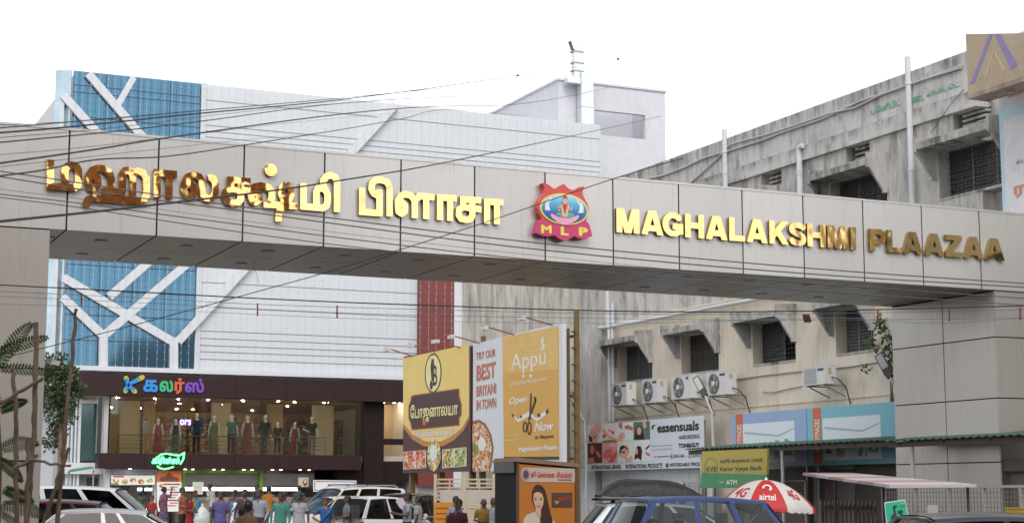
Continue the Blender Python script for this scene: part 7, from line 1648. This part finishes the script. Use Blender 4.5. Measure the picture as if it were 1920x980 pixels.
wire([(0, 688), (40, 690), (92, 690)], .009, 'short dark cable crossing the left pillar', 19.0)
for i, (x, y0, y1, lb) in enumerate(((483, 568, 592, 'red wire spacer in front of the white cladding, left one'), (632, 572, 596, 'red wire spacer in front of the white cladding, right one'), (153, 552, 574, 'red wire spacer in front of the blue glass'), (1646, 581, 604, 'red wire spacer beside the creeper'), (1780, 579, 602, 'red wire spacer in front of the right pillar face'), (1913, 576, 600, 'red wire spacer at the right picture edge'))):
    mb = MB(); q = pD(x, y1, 20.3); w = pD(x, y0, 20.3); mb.tube([q, w], .007, 6)
    for k in range(5): mb.lathe(q + (w - q) * (k + .5) / 5 - (0, 0, .006), (0, 0, 1), [(0, .013), (.012, .013)], 6)
    tag(mb.build('wire_spacer', mat('spacer_red', (.22, .03, .03), .6)), lb, 'wire spacer', 'red spacers on the wires')
mb = MB(); q = pD(1511, 597, 20.2)
for k in range(5): mb.bar(q + (RT * (-.03 + .015 * k) + UP * .05), q + RT * (-.01 + .018 * k) - UP * (.04 + .01 * (k % 2)), .018, .02)
tag(mb.build('rag_bundle', mat('rag_dark', (.09, .03, .04), .8, var=.5, scale=40)), 'small dark rag bundle caught on the wires', 'rag')
mb = MB(); q = pD(812, 596, 20.2)
for k in range(4): mb.tube([q + UP * .04, q + RT * (-.03 + .022 * k) - UP * .04], .004, 5)
tag(mb.build('wire_knot', mat('knot_tan', (.30, .18, .10), .8)), 'frayed tan knot hanging on the wires before the red panel', 'knot')
wire([(1815, 158), (1780, 200), (1745, 250)], .008, 'short black cable dropping from the tan sign box', 38.5)
wire([(1092, 368), (1087, 385), (1090, 410)][:0] or [(478, 487), (476, 500), (482, 516), (484, 530)], .003, 'thin loose wire dangling under the arch soffit', 26.4)
for (x, y, lb) in ((971, 143, 'small dark bird in the sky above the white cladding'), (1159, 112, 'tiny dark bird in the sky right of the duct')):
    q = pD(x, y, 60); mb = MB(); mb.tube([q - RT * .06, q - RT * .02, q + RT * .035, q + RT * .06], [.004, .018, .015, .008], 8)
    for s_ in (-1, 1): mb.add([q - RT * .03, q + RT * .03, q + RT * .05 + UP * .05 + FW * .09 * s_, q - RT * .05 + UP * .05 + FW * .10 * s_], [(0, 1, 2, 3)])
    tag(mb.build('bird', ACD), lb, 'bird')

# ================================================================== stakes, sapling and trees at the left
BARK = stained('stake_bark', (.23, .17, .125), (.05, .035, .028), 1.0, streak=(14, 14, 1.5), fine=30)
def stake(pts, r0, r1, label, dep, ground=True):
    P_ = [pD(x, y, dep) for x, y in pts]
    if ground: d = P_[-1] - P_[-2]; P_.append(P_[-1] + d * ((P_[-1][2]) / -d[2]))
    path = []; rg = random.Random(int(pts[0][0] * 7))
    for a, b in zip(P_[:-1], P_[1:]):
        for t_ in np.linspace(0, 1, 6, endpoint=False): path.append(a + (b - a) * t_ + np.array([rg.gauss(0, .004) for _ in range(3)]))
    path.append(P_[-1]); n = len(path); return tag(MB().tube(path, [(r0 + (r1 - r0) * i / (n - 1)) * rg.uniform(.88, 1.12) for i in range(n)], 9).build('wooden_stake', BARK, smooth=60), label, 'stake', 'rough stakes guarding the sapling')
stake([(68, 605), (66, 700), (64, 800), (57, 900), (51, 978)], .021, .026, 'tall brown stake with cut top in front of left pillar', 14)
stake([(24, 688), (29, 760), (30, 800), (29, 886), (32, 980)], .017, .022, 'shorter stake at the far left edge', 14.1)
stake([(143, 579), (137, 650), (130, 720), (122, 800), (117, 877), (107, 978)], .016, .021, 'tallest pale stake in front of the shop', 14.3)
stake([(52, 821), (53, 880), (51, 978)], .019, .021, 'short dark stake between the two left stakes', 13.9)
stake([(129, 839), (112, 885), (88, 959)], .016, .017, 'short leaning stake propped on the pale stake', 14.2)
stake([(-30, 770), (0, 757), (40, 733), (81, 708)], .017, .014, 'slanting cross branch at upper left', 13.95, False)
stake([(28, 877), (50, 866), (71, 853)], .018, .014, 'lower cross branch on the left pair of stakes', 13.85, False)
stake([(58, 860), (95, 868), (133, 872)], .013, .010, 'lower cross branch reaching the pale stake', 13.8, False)
FERN, _t, _b = _new('sapling_leaflet')
_n = _t.nodes.new('ShaderNodeTexNoise'); _n.inputs['Scale'].default_value = 9; _c = _t.nodes.new('ShaderNodeMix'); _c.data_type = 'RGBA'; _c.inputs['A'].default_value = (.035, .080, .014, 1); _c.inputs['B'].default_value = (.085, .150, .030, 1)
_tc = _t.nodes.new('ShaderNodeTexCoord'); _t.links.new(_tc.outputs['Object'], _n.inputs['Vector']); _t.links.new(_n.outputs['Fac'], _c.inputs['Factor']); _t.links.new(_c.outputs['Result'], _b.inputs['Base Color']); _b.inputs['Roughness'].default_value = .6
_tl = _t.nodes.new('ShaderNodeBsdfTranslucent'); _t.links.new(_c.outputs['Result'], _tl.inputs[0]); _ms = _t.nodes.new('ShaderNodeMixShader'); _ms.inputs[0].default_value = .4
_t.links.new(_b.outputs[0], _ms.inputs[1]); _t.links.new(_tl.outputs[0], _ms.inputs[2]); _t.links.new(_ms.outputs[0], _t.nodes['Material Output'].inputs[0]); TWIG = mat('sapling_twig', (.10, .085, .04), .7)
sap = thing('flame_tree_sapling', 'feathery green sapling between the stakes at lower left', 'tree', onG(-6, 14.7))
tw, lf = MB(), MB(); rg = random.Random(5)
tw.tube([onG(-6, 14.7), pD(-4, 980, 14.7), pD(0, 850, 14.7), pD(-8, 700, 14.7)], [.03, .025, .02, .012], 8)
def frond(p, q, wid, droop=.05):
    p, q = np.array(p), np.array(q); d = q - p; L_ = np.linalg.norm(d); d /= L_; s_ = np.cross(d, (0, 0, 1)); s_ /= np.linalg.norm(s_) + 1e-9; sid = s_ * .5 + np.cross(s_, d) * .85
    path = [p + (q - p) * t_ + np.array([0, 0, -droop * 4 * (t_ - .5) ** 2 + droop]) for t_ in np.linspace(0, 1, 9)]; tw.tube(path, [.005 - .004 * i / 8 for i in range(9)], 4)
    for i in range(1, 17):
        t_ = i / 16.5; c_ = p + (q - p) * t_ + np.array([0, 0, -droop * 4 * (t_ - .5) ** 2 + droop]); w = wid * (math.sin(math.pi * (.15 + .8 * t_)) * .9 + .1)
        for sg in (-1, 1):
            e = c_ + (sid * sg * .9 + d * .45) * w + np.array([0, 0, -.15 * w]); ax = (e - c_); ln = np.linalg.norm(ax); ax /= ln; pr = np.cross(ax, np.cross(d, sid)); pr /= np.linalg.norm(pr) + 1e-9
            for j in range(1, 9):
                b = c_ + ax * ln * j / 8.5
                for g2 in (-1, 1):
                    tip = b + (pr * g2 * .85 + ax * .5) * .024 * (1 + .2 * rg.random()); lf.add([b, (b + tip) / 2 + ax * .0042, tip, (b + tip) / 2 - ax * .0042], [(0, 1, 2, 3)])
for (x0, y0), (x1, y1) in (((-6, 690), (58, 607)), ((-6, 660), (88, 632)), ((-4, 690), (96, 700)), ((0, 770), (48, 752)), ((-2, 760), (-40, 700)), ((0, 840), (70, 830)), ((-4, 860), (40, 900)), ((6, 915), (60, 940)), ((0, 945), (85, 968)), ((0, 960), (60, 1010))):
    dd = 14.7 + rg.uniform(-.25, .25); frond(pD(x0, y0, 14.7), pD(x1, y1, dd), rg.uniform(.05, .075), rg.uniform(.01, .05))
tw.build('trunk', TWIG, sap); lf.build('crown', FERN, sap)
TLEAF = mat('dense_tree_leaf', (.038, .068, .022), .5, var=.5, scale=4)
dt = thing('dense_street_tree', 'dense dark green tree beside the left pillar and shop', 'tree', onG(112, 62))
tb = MB(); p = onG(112, 62); tb.tube([p, p + (0, 0, 2.6), pD(116, 760, 62)], [.16, .13, .07], 9)
lb_ = MB(); rg = random.Random(11)
for x, y, n, r in ((108, 715, 700, .75), (97, 685, 330, .5), (126, 698, 330, .42), (120, 742, 420, .55), (102, 768, 420, .6), (124, 778, 260, .38), (144, 724, 130, .28), (137, 700, 90, .25), (150, 738, 50, .2), (110, 805, 260, .4), (98, 830, 200, .4), (90, 735, 400, .7), (86, 690, 250, .6), (118, 672, 80, .3), (130, 760, 120, .3)):
    q = pD(x, y, 62 + rg.uniform(-.5, .5)); leafy(lb_, q, n, r, r, r * .9, .09, .2, rg); tb.tube([pD(114, 790, 62), (pD(114, 760, 62) + q) / 2, q], [.05, .03, .012], 5)
tb.build('trunk', BARK, dt); lb_.build('crown', TLEAF, dt)
gtp = MB(); A_ = [pD(126, 884, 60), pD(176, 876, 60), pD(170, 873, 62.5), pD(132, 879, 62.5)]; gtp.hexa([q - (0, 0, .03) for q in A_] + A_)
gto = thing('green_tarpaulin', 'small green tarpaulin awning beside the shop wing', 'awning', onG(150, 61)); gtp.build('sheet', mat('tarp_green', (.03, .22, .08), .6, bump=.5, bscale=6), gto)
for x in (128, 174): mb = MB(); mb.tube([onG(x, 60.2), onG(x, 60.2, pD(x, 880, 60.2)[2])], .03, 6); mb.build('pole', STEEL, gto)
cc = thing('security_camera', 'white security camera on the inner side of left pillar', 'camera', pD(98, 678, 26.5))
mb = MB(); q = pD(101, 679, 26.5); mb.bar(q - RT * .08 + UP * .02, q + RT * .10 - UP * .02, .07, .075); mb.build('housing', WB, cc); mb = MB(); mb.lathe(q + RT * .10 - UP * .02, RT, [(0, .028), (.012, .028)], 12); mb.build('lens', ACD, cc); mb = MB(); mb.bar(pD(86, 676, 26.3), q - RT * .03 + UP * .05, .03, .03); mb.build('bracket', STEEL, cc)

# ================================================================== across the street, behind the viewer: what the gold letters and glass mirror
def opposite(x0, x1, y, h, floors, cols, label, m):
    t = thing('opposite_building', label, 'building', ((x0 + x1) / 2, y - 5, 0), group='buildings across the street mirrored in the letters')
    MB().box(x0, x1, y - 10, y, 0, h).build('wall', m, t)
    MB().box(x0 - .2, x1 + .2, y - 10.2, y + .25, h + .002, h + .5).build('roof', m, t)
    for f in range(floors):
        for k in range(cols):
            a = x0 + (x1 - x0) * (k + .25) / cols; b = x0 + (x1 - x0) * (k + .75) / cols; z = h * (f + .35) / floors
            w = MB().box(a, b, y + .002, y + .06, z, z + h / floors * .45).build('window', ACD, t); MB().box(a - .15, b + .15, y + .061, y + .5, z + h / floors * .47, z + h / floors * .47 + .12).build('sunshade', m, w)
opposite(3, 19, -18, 20, 5, 4, 'tall brown building opposite the arch, mirrored in the left letters', mat('opposite_brown', (.36, .16, .07), .8, var=.2))
opposite(21, 50, -18, 9, 2, 5, 'low cream building opposite the arch, mirrored in the middle', mat('opposite_cream', (.45, .38, .30), .8, var=.2))
opposite(56.5, 80, -18, 20, 5, 6, 'tall grey building opposite the arch, mirrored in the right letters', mat('opposite_grey', (.22, .20, .17), .8, var=.2))
nr = thing('right_shade_building', 'unseen weathered building added at the right to shade the arch end', 'building', (31, 22, 0))  # unseen block added to keep sky light off the right end of the arch
MB().box(25.6, 36, 19.5, 25.2, 0, 12.5).build('wall', OUP, nr)
MB().box(25.35, 36.2, 19.3, 25.4, 12.502, 13.0).build('roof', OGREY, nr)
for f in range(3):
    for k in (0,): w = MB().box(25.53, 25.598, 21.5, 23.5, 1.4 + 3.7 * f, 2.9 + 3.7 * f).build('window', ACD, nr); MB().box(25.0, 25.528, 21.3, 23.7, 3.0 + 3.7 * f, 3.12 + 3.7 * f).build('sunshade', CHAJ, w)
opposite(-20, 1.5, -18, 27, 7, 5, 'very tall dull building opposite the arch, mirrored in the blue glass', mat('opposite_dull', (.16, .15, .14), .8, var=.2))
nl = thing('left_shade_building', 'unseen plastered building added at the left to dim the right pillar', 'building', (-10, 14, 0))  # unseen block added to cut light from the left on pillar and old block
MB().box(-17, -4.5, 3, 23.5, 0, 13).build('wall', OFAR, nl)
MB().box(-17.2, -4.3, 2.8, 23.7, 13.002, 13.4).build('roof', OFAR, nl)
for f in range(3): MB().box(-4.498, -4.43, 9, 12, 1.5 + 4 * f, 3.3 + 4 * f).build('window', ACD, nl)
